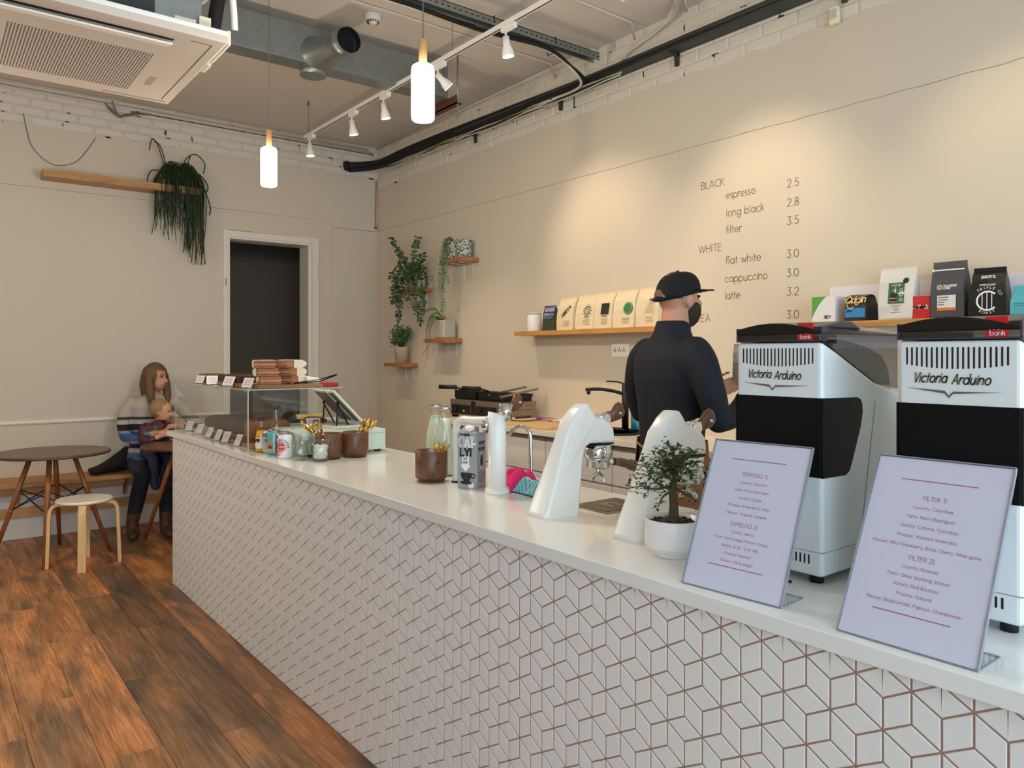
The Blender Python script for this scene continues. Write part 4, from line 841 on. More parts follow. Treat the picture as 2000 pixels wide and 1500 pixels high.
# landscape bag
lb = pouch('printed_bag', 'small bag printed with a mountain landscape and purple sky', 2.93, -.125, zs, .14, .185, .055, M('dark_green_print', rgb(58, 68, 52), .45, var=.5, scale=30), R(-6), seed=31)
mb = MB(); yf = -.0315
rect(mb, (.008, yf, .142), FR, FU, .12, .075, 0); mb.add([(-.052, yf - .0012, .10), (-.03, yf - .0012, .118), (.0, yf - .0012, .108), (.03, yf - .0012, .122), (.068, yf - .0012, .112), (.068, yf - .0012, .085), (-.052, yf - .0012, .085)], [(0, 1, 2, 3, 4, 5, 6)], 1)
front(lb, 'picture', mb, [M('print_sky', rgb(150, 152, 196), .45), M('print_hills', rgb(84, 96, 118), .45)])
front(lb, 'title', text(MB(), 'PARAGUAYO', (-.05, yf - .0014, .168), FR, FU, .018, .0028, fit=.11), M('purple_ink', rgb(96, 60, 130), .5))
front(lb, 'margin', rect(MB(), (-.06, yf - .0014, .09), FR, FU, .014, .17), M('plum_ink', rgb(120, 48, 70), .5))

# right-hand shelf of retail bags
z2 = 1.584
bx = thing('coffee_box', 'white box with a green corner curve and small black lettering', 'box', (5.105, -.135, z2))
obj('carton', MB().box(5.036, 5.16, -.19, -.075, z2, z2 + .128), M('white_card', rgb(232, 228, 226), .5, var=.02), bx, bevel=.0015)
mb = MB(); P_ = [(5.0365, -.1906, z2 + .1275)] + [(5.0365 + .078 - .0, -.1906, z2 + .1275)] + [(5.0365 + .078 * math.cos(R(a)) * 1.0 * (1 - math.sin(R(a)) * .0), -.1906, z2 + .1275 - .112 * math.sin(R(a))) for a in (0,)]
pts = [(5.0365, -.1906, z2 + .1275)] + [(5.0365 + .08 * (1 - t_) ** 1.9, -.1906, z2 + .1275 - .115 * (1 - (1 - t_) ** 1.9) ** 1.0 * t_ ** .35) for t_ in [i / 10 for i in range(11)]]
mb.add(pts, [(0, i, i + 1) for i in range(1, 11)]); obj('green_corner', mb, M('leaf_green_print', rgb(86, 160, 62), .5), bx)
obj('lettering', text(MB(), 'SEY', (5.103, -.1904, z2 + .018), FR, FU, .017, .0035, fit=.036), ink, bx)
bb = thing('black_coffee_bag', 'squat black coffee bag with gold script and bright blue label', 'coffee bag', (5.28, -.14, z2))
blk = M('black_foil', rgb(24, 22, 22), .3, var=.3, bump=.3, bscale=20)
mb = MB(); mb.rings([[(5.208, -.19, z2), (5.318, -.19, z2), (5.322, -.08, z2), (5.21, -.08, z2)], [(5.208, -.192, z2 + .06), (5.321, -.192, z2 + .06), (5.326, -.08, z2 + .06), (5.21, -.08, z2 + .06)], [(5.212, -.18, z2 + .118), (5.31, -.18, z2 + .118), (5.32, -.1, z2 + .118), (5.215, -.1, z2 + .118)], [(5.22, -.16, z2 + .128), (5.325, -.15, z2 + .128), (5.33, -.135, z2 + .124), (5.22, -.14, z2 + .124)]], smooth=False)
obj('pouch', mb, blk, bb, bevel=.003)
obj('blue_label', rect(MB(), (5.263, -.1925, z2 + .039), FR, FU, .1, .044), M('blue_label', rgb(38, 128, 190), .4), bb)
obj('label_text', text(MB(), 'LIMA', (5.22, -.1934, z2 + .043), FR, FU, .014, .002), ink, bb)
obj('gold_script', text(MB(), 'Origin', (5.216, -.1928, z2 + .085), (1, 0, .05), (0, .12, 1), .042, .0052, fit=.1, slant=.35), M('gold_ink', rgb(222, 196, 130), .35, .4), bb)
obj('gold_swirl', disc(MB(), (5.24, -.1926, z2 + .078), FR, FU, .019, r_in=.0155, a0=30, a1=330), M('gold_ink'), bb)
wp = pouch('white_coffee_pouch', 'tall white coffee pouch with a dark green picture label', 5.443, -.125, z2, .158, .245, .075, M('white_foil', rgb(214, 212, 206), .35, var=.06, bump=.4, bscale=14), 0, seed=44, taper=1.06)
yf = -.0425
front(wp, 'green_label', rect(MB(), (.004, yf, .125), FR, FU, .074, .098), M('deep_green_print', rgb(44, 92, 56), .45))
mb = MB(); text(mb, 'red bank', (-.018, yf - .0006, .158), FR, FU, .013, .0022, fit=.042)
mb.add([(-.012, yf - .0012, .135), (-.006, yf - .0012, .142), (.0, yf - .0012, .135)], [(0, 1, 2)])
for k in range(3): disc(mb, (.028, yf, .137 - .022 * k), FR, FU, .008, r_in=.005, lift=.0014)
rect(mb, (-.01, yf - .001, .1), FR, FU, .028, .0025)
front(wp, 'label_print', mb, M('pale_print', rgb(220, 224, 208), .5))
mb = MB(); disc(mb, (-.008, yf - .001, .115), FR, FU, .014, ry=.012); mb.add([(-.004, yf - .0018, .122), (.012, yf - .0018, .13), (.008, yf - .0018, .112)], [(0, 1, 2)]); rect(mb, (-.008, yf - .0012, .093), FR, FU, .026, .01); front(wp, 'round_sticker', disc(MB(), (.045, yf - .0006, .182), FR, FU, .0135), ink)
for k in range(5): rect(mb, (.006, yf, .066 - .008 * k), FR, FU, (.05, .02, .03, .014, .05)[k], .0016)
front(wp, 'black_print', mb, ink)
front(wp, 'red_print', rect(MB(), (-.008, yf - .001, .083), FR, FU, .022, .008), M('red_print', rgb(206, 70, 52), .5))
rd = thing('red_coffee_box', 'small bright red box with white lettering', 'box', (5.56, -.135, z2))
obj('carton', MB().box(5.522, 5.596, -.165, -.1, z2, z2 + .104), M('red_card', rgb(196, 24, 30), .45, var=.04), rd, bevel=.0015)
obj('lettering', text(MB(), 'red bank', (5.526, -.1656, z2 + .046), FR, FU, .021, .0042, fit=.064), white_pl, rd)
cg = pouch('charcoal_coffee_bag', 'tall charcoal grey coffee bag with white zip line and orange-edged label', 5.667, -.12, z2, .146, .255, .08, M('charcoal_paper', rgb(72, 74, 78), .5, var=.06), 0, seed=51, top_fold=.12, taper=.96)
yf = -.0445
front(cg, 'white_label', rect(MB(), (.002, yf, .072), FR, FU, .078, .058), M('label_paper', rgb(226, 220, 216), .5))
front(cg, 'orange_band', rect(MB(), (.002, yf - .0004, .039), FR, FU, .078, .013), M('orange_print', rgb(222, 122, 44), .5))
mb = MB()
for k, (u, l_) in enumerate(((-.01, .044), (-.012, .04), (-.02, .028), (-.02, .028))): rect(mb, (u, yf - .0006, .092 - .011 * k), FR, FU, l_, .003)
front(cg, 'label_lines', mb, ink)
mb = MB(); disc(mb, (-.028, yf, .138), FR, FU, .0115, r_in=.0085); disc(mb, (-.028, yf, .138), FR, FU, .005, r_in=.003); text(mb, 'TRAVERSE', (-.013, yf, .139), FR, FU, .011, .0022, fit=.056); text(mb, 'COFFEE', (-.013, yf, .128), FR, FU, .011, .0022, fit=.03)
front(cg, 'zip_strip', rect(rect(MB(), (0, yf, .217), FR, FU, .132, .006), (-.065, yf, .217), FR, FU, .006, .014), white_pl)
front(cg, 'white_print', mb, white_pl)
tb = pouch('black_coffee_pouch', 'black coffee pouch with a large white C emblem crossed by lines', 5.832, -.13, z2, .148, .212, .09, blk, R(6), seed=61, top_fold=.08, taper=.82)
yf = -.0495; mb = MB(); disc(mb, (.002, yf, .066), FR, FU, .043, r_in=.036, a0=45, a1=315)
for u in (-.018, .0, .018): rect(mb, (u, yf - .0006, .066), FR, FU, .003, 2 * math.sqrt(.037 ** 2 - u * u))
text(mb, 'BRISTOL', (-.026, yf, .165), FR, FU, .014, .003, fit=.054); text(mb, 'COFFEE ROASTERS', (-.03, yf, .132), FR, FU, .008, .0014, fit=.06)
for s_, a0, da, r_ in (('TRIPLE CO', 128, -12.5, .052), ('ROAST', 238, 15, .056)):
    for k, c_ in enumerate(s_):
        a = R(a0 + da * k); u = Vector((math.cos(a), 0, math.sin(a))); up_ = u if da < 0 else -u
        text(mb, c_, Vector((.002, yf, .066)) + u * r_, up_.cross(Vector((0, 1, 0))) * (-1 if False else 1) if False else Vector((up_.z, 0, -up_.x)), up_, .013, .0018, align='c')
front(tb, 'white_print', mb, white_pl)
tl = pouch('teal_coffee_bag', 'teal blue coffee bag cut off by the right edge', 5.985, -.13, z2, .13, .125, .07, M('teal_paper', rgb(82, 172, 186), .45, var=.05), 0, seed=71)
yf = -.0405; front(tl, 'print', rect(rect(MB(), (-.02, -.0405, .05), FR, FU, .06, .003), (-.02, -.0405, .04), FR, FU, .06, .003), M('teal_dark', rgb(40, 120, 140), .5))
# ---------------------------------------------------------------- things standing on the bar, far end
acryl = thin_glass('clear_acrylic', (.955, .965, .955), .12)
glass_t = M('drinking_glass', (1, 1, 1), 0.02, trans=1.0, ior=1.45, var=0)
edge_m = M('acrylic_edge', rgb(214, 220, 206), .15, trans=.5, var=.02)
walnut = wood('turned_walnut', rgb(120, 78, 48), rgb(62, 38, 24), .35, 3, 'X')
gold = M('brushed_gold', rgb(206, 168, 92), .22, 1.0, var=.1)
chrome = M('chrome', rgb(214, 214, 214), .07, 1.0, var=.02)
boardw = wood('board_wood', rgb(172, 120, 74), rgb(120, 78, 44), .5, 5, 'Y')
paper_w = M('white_paper', rgb(236, 228, 228), .6, var=.02)
dc = thing('cake_display_case', 'clear acrylic cake display box on the far end of the bar', 'display case', (2.78, -2.27, T))
cx0, cx1, cy0, cy1, cz = 2.11, 3.436, -2.516, -2.03, 1.244
e = .004
obj('front_panel', MB().box(cx0, cx1, cy0, cy0 + e, T, cz), acryl, dc)
obj('back_panel', MB().box(cx0, cx1, cy1 - e, cy1, T, cz), acryl, dc)
obj('side_panel', MB().box(cx1 - e, cx1, cy0 + e, cy1 - e, T, cz), acryl, dc)
obj('side_panel', MB().box(cx0, cx0 + e, cy0 + e, cy1 - e, T, cz), acryl, dc)
obj('top_shelf', MB().box(cx0 - .01, cx1 + .008, cy0 - .006, cy1 + .01, cz, cz + .006), acryl, dc)
obj('edge_strip', MB().box(cx1 - .005, cx1 + .001, cy0 - .001, cy0 + .005, T, cz), edge_m, dc)
obj('edge_strip', MB().box(cx1 - .004, cx1 + .0005, cy1 - .004, cy1, T, cz), edge_m, dc)
obj('edge_strip', MB().box(cx0 - .001, cx0 + .004, cy0 - .001, cy0 + .004, T, cz), edge_m, dc)
obj('shelf_edge', MB().box(cx1 + .0075, cx1 + .0095, cy0 - .006, cy1 + .01, cz, cz + .006).box(cx0 - .01, cx1 + .008, cy0 - .0075, cy0 - .0055, cz, cz + .006), edge_m, dc)
for x in (2.3, 2.9, 3.36): obj('joint_block', MB().box(x, x + .06, cy0 + .004, cy0 + .016, cz - .008, cz), edge_m, dc)
zb = cz + .006
# serving boards on top
tbd = obj('serving_board', MB().box(2.30, 3.42, -2.455, -2.115, zb, zb + .018), boardw, None, bevel=.003, origin=(2.86, -2.28, zb)); tag(tbd, 'long wooden serving board lying on the display case top', 'board')
zt = zb + .018
bread = M('toasted_bread', rgb(158, 104, 62), .8, var=.45, scale=30, bump=.5); ham = M('ham_filling', rgb(164, 112, 90), .6, var=.3, scale=25); egg = M('egg_yellow', rgb(214, 158, 70), .6, var=.2)
wrap = M('wrapping_paper', rgb(234, 226, 208), .6, bump=.6, bscale=16)
random.seed(77)
def sandwich(x, y, z, rz, label):
    t = thing('wrapped_sandwich', label, 'sandwich', (x, y, z), rz, 'stacked sandwiches')
    mb = MB(); mb.box(-.05, .05, -.07, .0, 0, .013); mb.box(-.05, .05, -.07, .0, .028, .041)
    obj('bread', mb, bread, t, local=True, bevel=.005)
    mb = MB(); mb.rings([[(a * .052 + random.uniform(-.002, .002), b, .0205 + c * .008 * random.uniform(.7, 1.2)) for a, b, c in ((-1, -.074, -1), (-.4, -.076, -1), (.3, -.074, -1), (1, -.075, -1), (1, -.075, 1), (.3, -.076, 1), (-.4, -.074, 1), (-1, -.076, 1))], [(a * .05, -.005, .0205 + c * .008) for a, c in ((-1, -1), (-.4, -1), (.3, -1), (1, -1), (1, 1), (.3, 1), (-.4, 1), (-1, 1))]], smooth=False)
    obj('filling', mb, ham, t, local=True)
    mb = MB(); mb.rings([[(a * .052, y_, .0205 + c * h) for a, c in ((-1, -1), (1, -1), (1, 1), (-1, 1))] for y_, h in ((-.012, .0215), (.06, .0212), (.085, .014), (.1, .004))], smooth=False)
    obj('paper_wrap', mb, wrap, t, local=True, bevel=.004)
    return t
k = 0
lays = ('bottom', 'middle', 'top')
for lay in range(3):
    for side in range(2):
        x = 3.365 - .002 * lay; y = -2.375 + .118 * side - .012 * lay
        # cut faces look towards the shop window
        t = sandwich(3.335 - .02 * side + random.uniform(-.006, .006), y + .01 * side, zt + .0415 * lay, R((80, 38)[side]) + random.uniform(-.12, .12), 'wrapped toasted sandwich in the %s layer of the stack, %s one' % (lays[lay], ('nearer the cake tags', 'nearer the room corner')[side]))
pk = obj('paper_packet', MB().rings([[(3.30, -2.19, zt), (3.38, -2.19, zt), (3.38, -2.19, zt + .04), (3.30, -2.19, zt + .04)], [(3.29, -2.12, zt), (3.39, -2.12, zt), (3.385, -2.12, zt + .03), (3.3, -2.12, zt + .03)]], smooth=False), wrap, None, bevel=.008, origin=(3.34, -2.15, zt)); tag(pk, 'crumpled white paper wrap beside the sandwich stack', 'paper')
# brownies and pistachio slices with tags
brownie = M('dark_brownie', rgb(58, 36, 26), .75, var=.4, scale=40, bump=.7); pist = M('pistachio_crumb', rgb(96, 84, 38), .8, var=.5, scale=60, bump=.8)
random.seed(5)
def slab(x, y, z, w, d, h, mat, label, grp, cat='cake'):
    mb = MB(); n = 10; rg = []
    for hz, f in ((0, 1), (h * .7, 1.01), (h, .93)):
        rg.append([(x + w / 2 * f * sx + random.uniform(-.003, .003), y + d / 2 * f * sy + random.uniform(-.003, .003), z + hz + random.uniform(-.002, .002)) for sx, sy in ((-1, -1), (0, -1.04), (1, -1), (1.04, 0), (1, 1), (0, 1.04), (-1, 1), (-1.04, 0))])
    mb.rings(rg, smooth=False); o = obj('cake_slice', mb, mat, None, bevel=.003, origin=(x, y, z)); tag(o, label, cat, grp); return o
spots = ['next to the first price tag', 'second along the board', 'third along the board', 'fourth along the board', 'fifth along the board', 'beside the sandwiches']
for i in range(6):
    slab(2.40 + .13 * i, -2.40, zt, .1, .09, .036 + .004 * (i % 2), pist if i in (0, 1) else brownie, ('nutty green-brown cake slice ' if i in (0, 1) else 'dark brownie slice ') + spots[i], 'cake slices on the display top')
for i in range(5):
    slab(2.46 + .13 * i, -2.25, zt, .1, .1, .034, brownie, 'dark brownie in the back row, %s from the left' % ('first', 'second', 'third', 'fourth', 'fifth')[i], 'brownies at the back of the board')
def price_tag(x, y, z, rz, w, h, label, tilt=22, n=3):
    t = thing('price_tag', label, 'price tag', (x, y, z), rz, 'price tags')
    q = Matrix.Rotation(R(-tilt), 3, 'X'); a = q @ Vector((0, 0, 1)); r_ = Vector((1, 0, 0)); o_ = Vector((0, 0, .004))
    obj('card', MB().obox(o_ + a * h / 2, (w, .0012, h), q), paper_w, t, local=True)
    obj('foot', MB().box(-w * .35, -w * .2, -.004, .03, 0, .003).box(w * .2, w * .35, -.004, .03, 0, .003), edge_m, t, local=True)
    mb = MB()
    for k in range(n): rect(mb, o_ + a * h * (.72 - .2 * k), r_, a, w * (.7 - .12 * (k % 2)), .0022, lift=.0012)
    obj('writing', mb, M('faint_ink', rgb(150, 132, 140), .6), t, local=True)
price_tag(2.475, -2.478, zb, R(8), .105, .045, 'small white price tag at the left end of the display top')
price_tag(2.74, -2.478, zb, R(75), .06, .05, 'white price tag turned sideways on the display top')
price_tag(3.0, -2.478, zb, R(8), .12, .052, 'wide white price tag in the middle of the display top')
price_tag(3.30, -2.478, zb, R(8), .105, .052, 'white price tag nearest the sandwiches on the display top')
# red tray and tongs
rt = obj('red_tray', MB().box(3.30, 3.40, -2.19, -2.118, zt, zt + .01), M('red_card'), None, bevel=.003, origin=(3.35, -2.15, zt)); 
C.objects.unlink(rt)
rt = obj('red_napkin', MB().box(3.405 - .1, 3.418, -2.112 + .0, -2.06 + .03, zb, zb + .022), M('red_cloth', rgb(168, 28, 36), .6), None, bevel=.004, origin=(3.36, -2.07, zb)); tag(rt, 'folded red napkin at the right end of the display top', 'napkin')
tg = obj('serving_tongs', MB().tube([(3.38, -2.30, zt + .002), (3.39, -2.12, zt + .012), (3.40, -2.03, zt + .045)], .003, 6).tube([(3.37, -2.28, zt + .002), (3.385, -2.12, zt + .022), (3.40, -2.035, zt + .047)], .003, 6), M('dark_steel'), None, origin=(3.39, -2.1, zt)); tag(tg, 'thin metal tongs sticking out beside the red napkin', 'tongs')
# inside the case
ib = obj('cake_board', MB().box(2.62, 3.39, -2.47, -2.22, T, T + .022), wood('light_board', rgb(170, 132, 88), rgb(136, 100, 62), .6, 4, 'X'), None, bevel=.003, origin=(3.0, -2.35, T)); tag(ib, 'pale wooden board inside the display case', 'board')
tr_ = obj('cake_tray', MB().box(2.16, 2.56, -2.44, -2.10, T, T + .012), M('white_tray', rgb(216, 208, 204), .4), None, bevel=.003, origin=(2.36, -2.27, T)); tag(tr_, 'white tray inside the left part of the display case', 'tray')
loafm = M('loaf_crust', rgb(132, 76, 44), .75, var=.35, scale=24, bump=.7); choc = M('chocolate_cake', rgb(74, 58, 52), .8, var=.3, scale=30, bump=.6)
def loaf(x, y, z, L_, W_, H_, rz, mat, label):
    mb = MB(); rg = []
    for i in range(9):
        u = -1 + i / 4; f = math.sqrt(max(.12, 1 - (abs(u) ** 4) * .75)); ring = []
        for j in range(14):
            a = 2 * math.pi * j / 14; c_, s_ = math.cos(a), math.sin(a)
            ring.append((u * L_ / 2, W_ / 2 * f * (abs(c_) ** .6) * (1 if c_ > 0 else -1) + random.uniform(-.003, .003), max(0, H_ * .5 + H_ * .5 * f * (abs(s_) ** .7) * (1 if s_ > 0 else -1)) + random.uniform(-.002, .002) * (s_ > 0)))
        rg.append(ring)
    mb.rings(rg); q = Matrix.Translation((x, y, z)) @ Matrix.Rotation(rz, 4, 'Z'); mb.v = [tuple(q @ Vector(p)) for p in mb.v]
    o = obj('cake_loaf', mb, mat, None, origin=(x, y, z)); tag(o, label, 'cake', 'cakes inside the display case'); return o
loaf(2.36, -2.28, T + .012, .36, .22, .085, 0, choc, 'long dark chocolate cake on the white tray inside the display case')
loaf(2.80, -2.34, T + .022, .2, .12, .085, R(5), choc, 'dark cake behind the first small tags on the pale board')
loaf(3.02, -2.33, T + .022, .19, .12, .1, R(-8), loafm, 'brown crusty loaf cake in the middle of the pale board')
loaf(3.25, -2.35, T + .022, .22, .13, .125, R(80), loafm, 'tall brown loaf cake at the right end of the pale board')
# cakes at the back right with yellow paper
bk = obj('cake_riser', MB().box(3.05, 3.42, -2.20, -2.045, T, T + .09), M('riser_white', rgb(206, 204, 196), .5), None, bevel=.003, origin=(3.24, -2.12, T)); tag(bk, 'pale raised stand inside the display case behind the loaf', 'stand')
loaf(3.34, -2.125, T + .09, .12, .14, .055, R(90), loafm, 'dark brown loaf with a yellow paper lining seen behind the mint cash drawer')
yl = obj('paper_lining', MB().rings([[(3.27, -2.2, T + .13), (3.28, -2.05, T + .13), (3.27, -2.05, T + .158), (3.265, -2.13, T + .152), (3.26, -2.2, T + .156)], [(3.275, -2.2, T + .13), (3.285, -2.05, T + .13), (3.275, -2.05, T + .158), (3.27, -2.13, T + .152), (3.265, -2.2, T + .156)]], smooth=False), M('yellow_paper', rgb(232, 192, 84), .6), None, origin=(3.27, -2.12, T + .13)); tag(yl, 'yellow paper edge standing up behind the brown loaf', 'paper')
for i, (x, y) in enumerate(((2.22, -2.47), (2.44, -2.472), (2.70, -2.492), (2.86, -2.492), (3.0, -2.492), (3.19, -2.492))):
    price_tag(x, y, T + (.001 if i < 2 else .001), R((35, 25, 15, 15, 25, 15)[i]), .05, .06, 'small white tag inside the display case, %s from the left' % ('first', 'second', 'third', 'fourth', 'fifth', 'sixth')[i], 25, 2)
price_tag(3.405, -2.165, T + .125 - .035, R(75), .07, .05, 'white tag in front of the yellow paper seen above the mint drawer', 10); price_tag(3.41, -2.08, T + .12 - .03, R(75), .07, .05, 'white tag nearest the tablet stand in the display case', 10)

# cash drawer with tilted screen
mint = M('mint_enamel', rgb(194, 208, 196), .35, var=.02)
cd = thing('cash_drawer', 'pale mint green cash drawer with black feet', 'cash drawer', (3.64, -2.18, T))
obj('body', MB().box(3.452, 3.83, -2.40, -1.975, T + .012, T + .112), mint, cd, bevel=.004)
obj('lid_line', MB().box(3.451, 3.831, -2.401, -1.974, T + .092, T + .0935), M('mint_dark', rgb(140, 154, 146), .5), cd)
for x in (3.48, 3.79):
    for y in (-2.37, -2.0): obj('foot', MB().box(x - .012, x + .012, y - .012, y + .012, T, T + .013), M('black_rubber', rgb(16, 16, 16), .7), cd)
zd = T + .112
ts = thing('tablet_stand', 'tilted tablet with pale frame on a wire stand, seen from behind', 'tablet', (3.6, -2.12, zd))
q = Matrix.Rotation(R(-38), 3, 'X')     # top edge leans towards the customer
ctr = Vector((3.59, -2.115, zd + .105)); ax = Vector((1, 0, 0)); upv = Vector((0, -.70, .71)); nv = ax.cross(upv)
rot = Matrix((ax, upv, nv)).transposed()
obj('tablet', MB().obox(ctr, (.25, .225, .012), rot), M('tablet_frame', rgb(206, 208, 198), .35), ts, bevel=.004)
obj('back_plate', MB().obox(ctr - nv * .0, (.215, .2, .016), rot), M('tablet_back', rgb(98, 98, 88), .3, .3), ts, bevel=.003)
obj('ridge', MB().obox(ctr + ax * .045, (.012, .225, .02), rot), M('tablet_frame'), ts, bevel=.003)
obj('base_plate', MB().box(3.48, 3.72, -2.2, -2.02, zd, zd + .012), M('tablet_frame'), ts, bevel=.004)
for x in (3.52, 3.68): obj('leg', MB().tube([(x, -2.165, zd + .01), (x, -2.155, zd + .13)], .004, 6).tube([(x, -2.165, zd + .125), (x, -2.10, zd + .01)], .004, 6), M('dark_steel'), ts)

# juice bottles
juice_m = M('orange_juice', rgb(232, 160, 24), .35, var=.06)
def bottle(x, y, r, h, label, fill, cap):
    t = thing('juice_bottle', label, 'bottle', (x, y, T), 0, 'juice bottles')
    prof = [(r * .9, 0), (r, .006), (r, h * .48), (r * .8, h * .62), (r * .5, h * .74), (r * .48, h * .93), (r * .5, h * .94)]
    obj('glass', MB().lathe(prof, (x, y, T), 20, cap=(True, False)), thin_glass('bottle_glass', (.96, .97, .96), .3, both=True), t)
    pf = [(max(.001, a - .002), z + .002) for a, z in prof if z <= h * fill]; 
    obj('juice', MB().lathe(pf, (x, y, T), 20), juice_m, t)
    obj('cap', MB().lathe([(r * .56, h * .92), (r * .58, h * .925), (r * .58, h), (r * .5, h * 1.005)], (x, y, T), 20), cap, t)
    mb = MB().lathe([(r + .0006, h * .12), (r + .0006, h * .43)], (x, y, T), 20, cap=(False, False)); obj('label', mb, M('cream_label', rgb(232, 222, 196), .5), t)
    a = R(-55); d = Vector((math.cos(a), math.sin(a), 0)); obj('label_print', text(MB(), 'PIP', Vector((x, y, T + h * .3)) + d * (r + .0012), (-d.y, d.x, 0), (0, 0, 1), .02, .005, 'c', lift=0.0004), ink, t)
bottle(3.487, -2.468, .027, .165, 'small orange juice bottle with navy cap standing in front', .66, M('navy_cap', rgb(34, 36, 60), .4))
bottle(3.49, -2.395+.0, .027, .222, 'taller orange juice bottle with navy cap standing behind', .5, M('navy_cap'))
# drink cans
def can(x, y, label, side, bands, text_):
    t = thing('drink_can', label, 'can', (x, y, T), 0, 'drink cans'); r, h = .0325, .112
    obj('can_body', MB().lathe([(.026, 0), (.031, .005), (r, .012), (r, h - .014), (.028, h - .003), (.0265, h - .003)], (x, y, T), 24, cap=(True, False)), side, t)
    obj('can_top', MB().lathe([(.0265, h - .003), (.0285, h - .002), (.0285, h), (.0255, h), (.0245, h - .005), (.001, h - .005)], (x, y, T), 24, cap=(False, False)), chrome, t)
    obj('pull_tab', MB().box(x - .011, x + .011, y - .006, y + .006, h + T - .004, h + T - .0025), chrome, t)
    a = R(-50); d = Vector((math.cos(a), math.sin(a), 0)); rv = Vector((-d.y, d.x, 0)); o_ = Vector((x, y, T)) + d * r
    for nm, mb, m in bands(o_, rv, d, r, x, y): obj(nm, mb, m, t)
    return t
def wrapdisc(x, y, r, zc, rad, a0=-50, rin=0.0, n=20, s0=0, s1=360):
    mb = MB(); V = lambda u, v, off=.0006: (x + (r + off) * math.cos(R(a0) + u / r), y + (r + off) * math.sin(R(a0) + u / r), T + zc + v)
    for i in range(n):
        t0, t1 = R(s0 + (s1 - s0) * i / n), R(s0 + (s1 - s0) * (i + 1) / n); rings = [rin + (rad - rin) * q / 4 for q in range(5)]
        for q in range(4):
            a, b = rings[q], rings[q+1]
            mb.quad(V(a*math.cos(t0), a*math.sin(t0)), V(b*math.cos(t0), b*math.sin(t0)), V(b*math.cos(t1), b*math.sin(t1)), V(a*math.cos(t1), a*math.sin(t1)))
    return mb
def wraprect(x, y, r, a_, z0_, z1_, ang0, ang1, n=10):
    mb = MB()
    for i in range(n):
        t0, t1 = R(ang0 + (ang1 - ang0) * i / n), R(ang0 + (ang1 - ang0) * (i + 1) / n)
        mb.quad(*[(x + (r + a_) * math.cos(t), y + (r + a_) * math.sin(t), T + z_) for t, z_ in ((t0, z0_), (t1, z0_), (t1, z1_), (t0, z1_))])
    return mb
red_p = M('red_can_print', rgb(206, 36, 40), .35); blue_p = M('blue_can_print', rgb(50, 92, 170), .35); wht = M('white_can', rgb(226, 222, 220), .35)
def bandsA(o_, rv, d, r, x, y):
    out = [('red_disc', wrapdisc(x, y, r, .055, .017), red_p), ('red_ring', wrapdisc(x, y, r, .055, .0235, rin=.0205), red_p)]
    mb = MB()
    for k in range(13): mb2 = wrapdisc(x, y, r, .055, .036, rin=.027, n=2, s0=-10 + k * 15.5, s1=-2 + k * 15.5); mb.add(mb2.v, mb2.f)
    out.append(('blue_rays', mb, blue_p)); mb = MB()
    for k in range(4): mb2 = wraprect(x, y, r, .0007, .014 + .006 * k, .0165 + .006 * k, -120, -62 + 4 * k); mb.add(mb2.v, mb2.f)
    out.append(('red_stripes', mb, red_p))
    mb = MB(); mb.add(*(lambda m_: (m_.v, m_.f))(wraprect(x, y, r, .0012, .037, .073, -52, -48, 2))); mb.add(*(lambda m_: (m_.v, m_.f))(wraprect(x, y, r, .0012, .053, .057, -78, -22, 6)))
    out.append(('white_cross', mb, wht)); return out
can(3.775, -2.462, 'white drink can with a red circle under blue rays', wht, bandsA, '')
def bandsB(o_, rv, d, r, x, y): return [('orange_figure', wrapdisc(x, y, r, .05, .013), M('orange_print')), ('dark_figure', wraprect(x, y, r, .0009, .03, .045, -68, -38), M('brown_print', rgb(120, 60, 40), .5)), ('pale_band', wraprect(x, y, r, .0006, .016, .03, -90, -10), M('peach_print', rgb(206, 160, 124), .5)), ('white_stripe', wraprect(x, y, r, .0006, .004, .1, -22, -14, 3), wht)]
can(3.612, -2.452, 'teal drink can with an orange figure', M('teal_can', rgb(88, 170, 176), .3, .2), bandsB, '')
def bandsC(o_, rv, d, r, x, y): return [('dark_text', text(MB(), 'EST', o_ + Vector((0, 0, .082)), rv, (0, 0, 1), .017, .003, 'c', lift=.0016), M('navy_ink', rgb(40, 60, 96), .5)), ('pink_spot', wrapdisc(x, y, r, .062, .009), red_p), ('grey_block', wraprect(x, y, r, .0006, .02, .045, -80, -20), M('grey_print', rgb(170, 180, 190), .5))]
can(3.545, -2.447, 'silver-white drink can with dark lettering at the left of the group', M('silver_can', rgb(200, 206, 210), .3, .5), bandsC, '')
def bandsD(o_, rv, d, r, x, y): return [('maroon_field', wraprect(x, y, r, .0005, .012, .098, -110, -20), M('maroon_can', rgb(140, 62, 60), .4)), ('pale_disc', wrapdisc(x, y, r, .075, .012, -62, rin=.006), wht), ('navy_band', wraprect(x, y, r, .0008, .03, .05, -110, -20), M('navy_ink'))]
can(3.69, -2.436, 'maroon and blue drink can half hidden behind the red-circle can', M('silver_can'), bandsD, '')
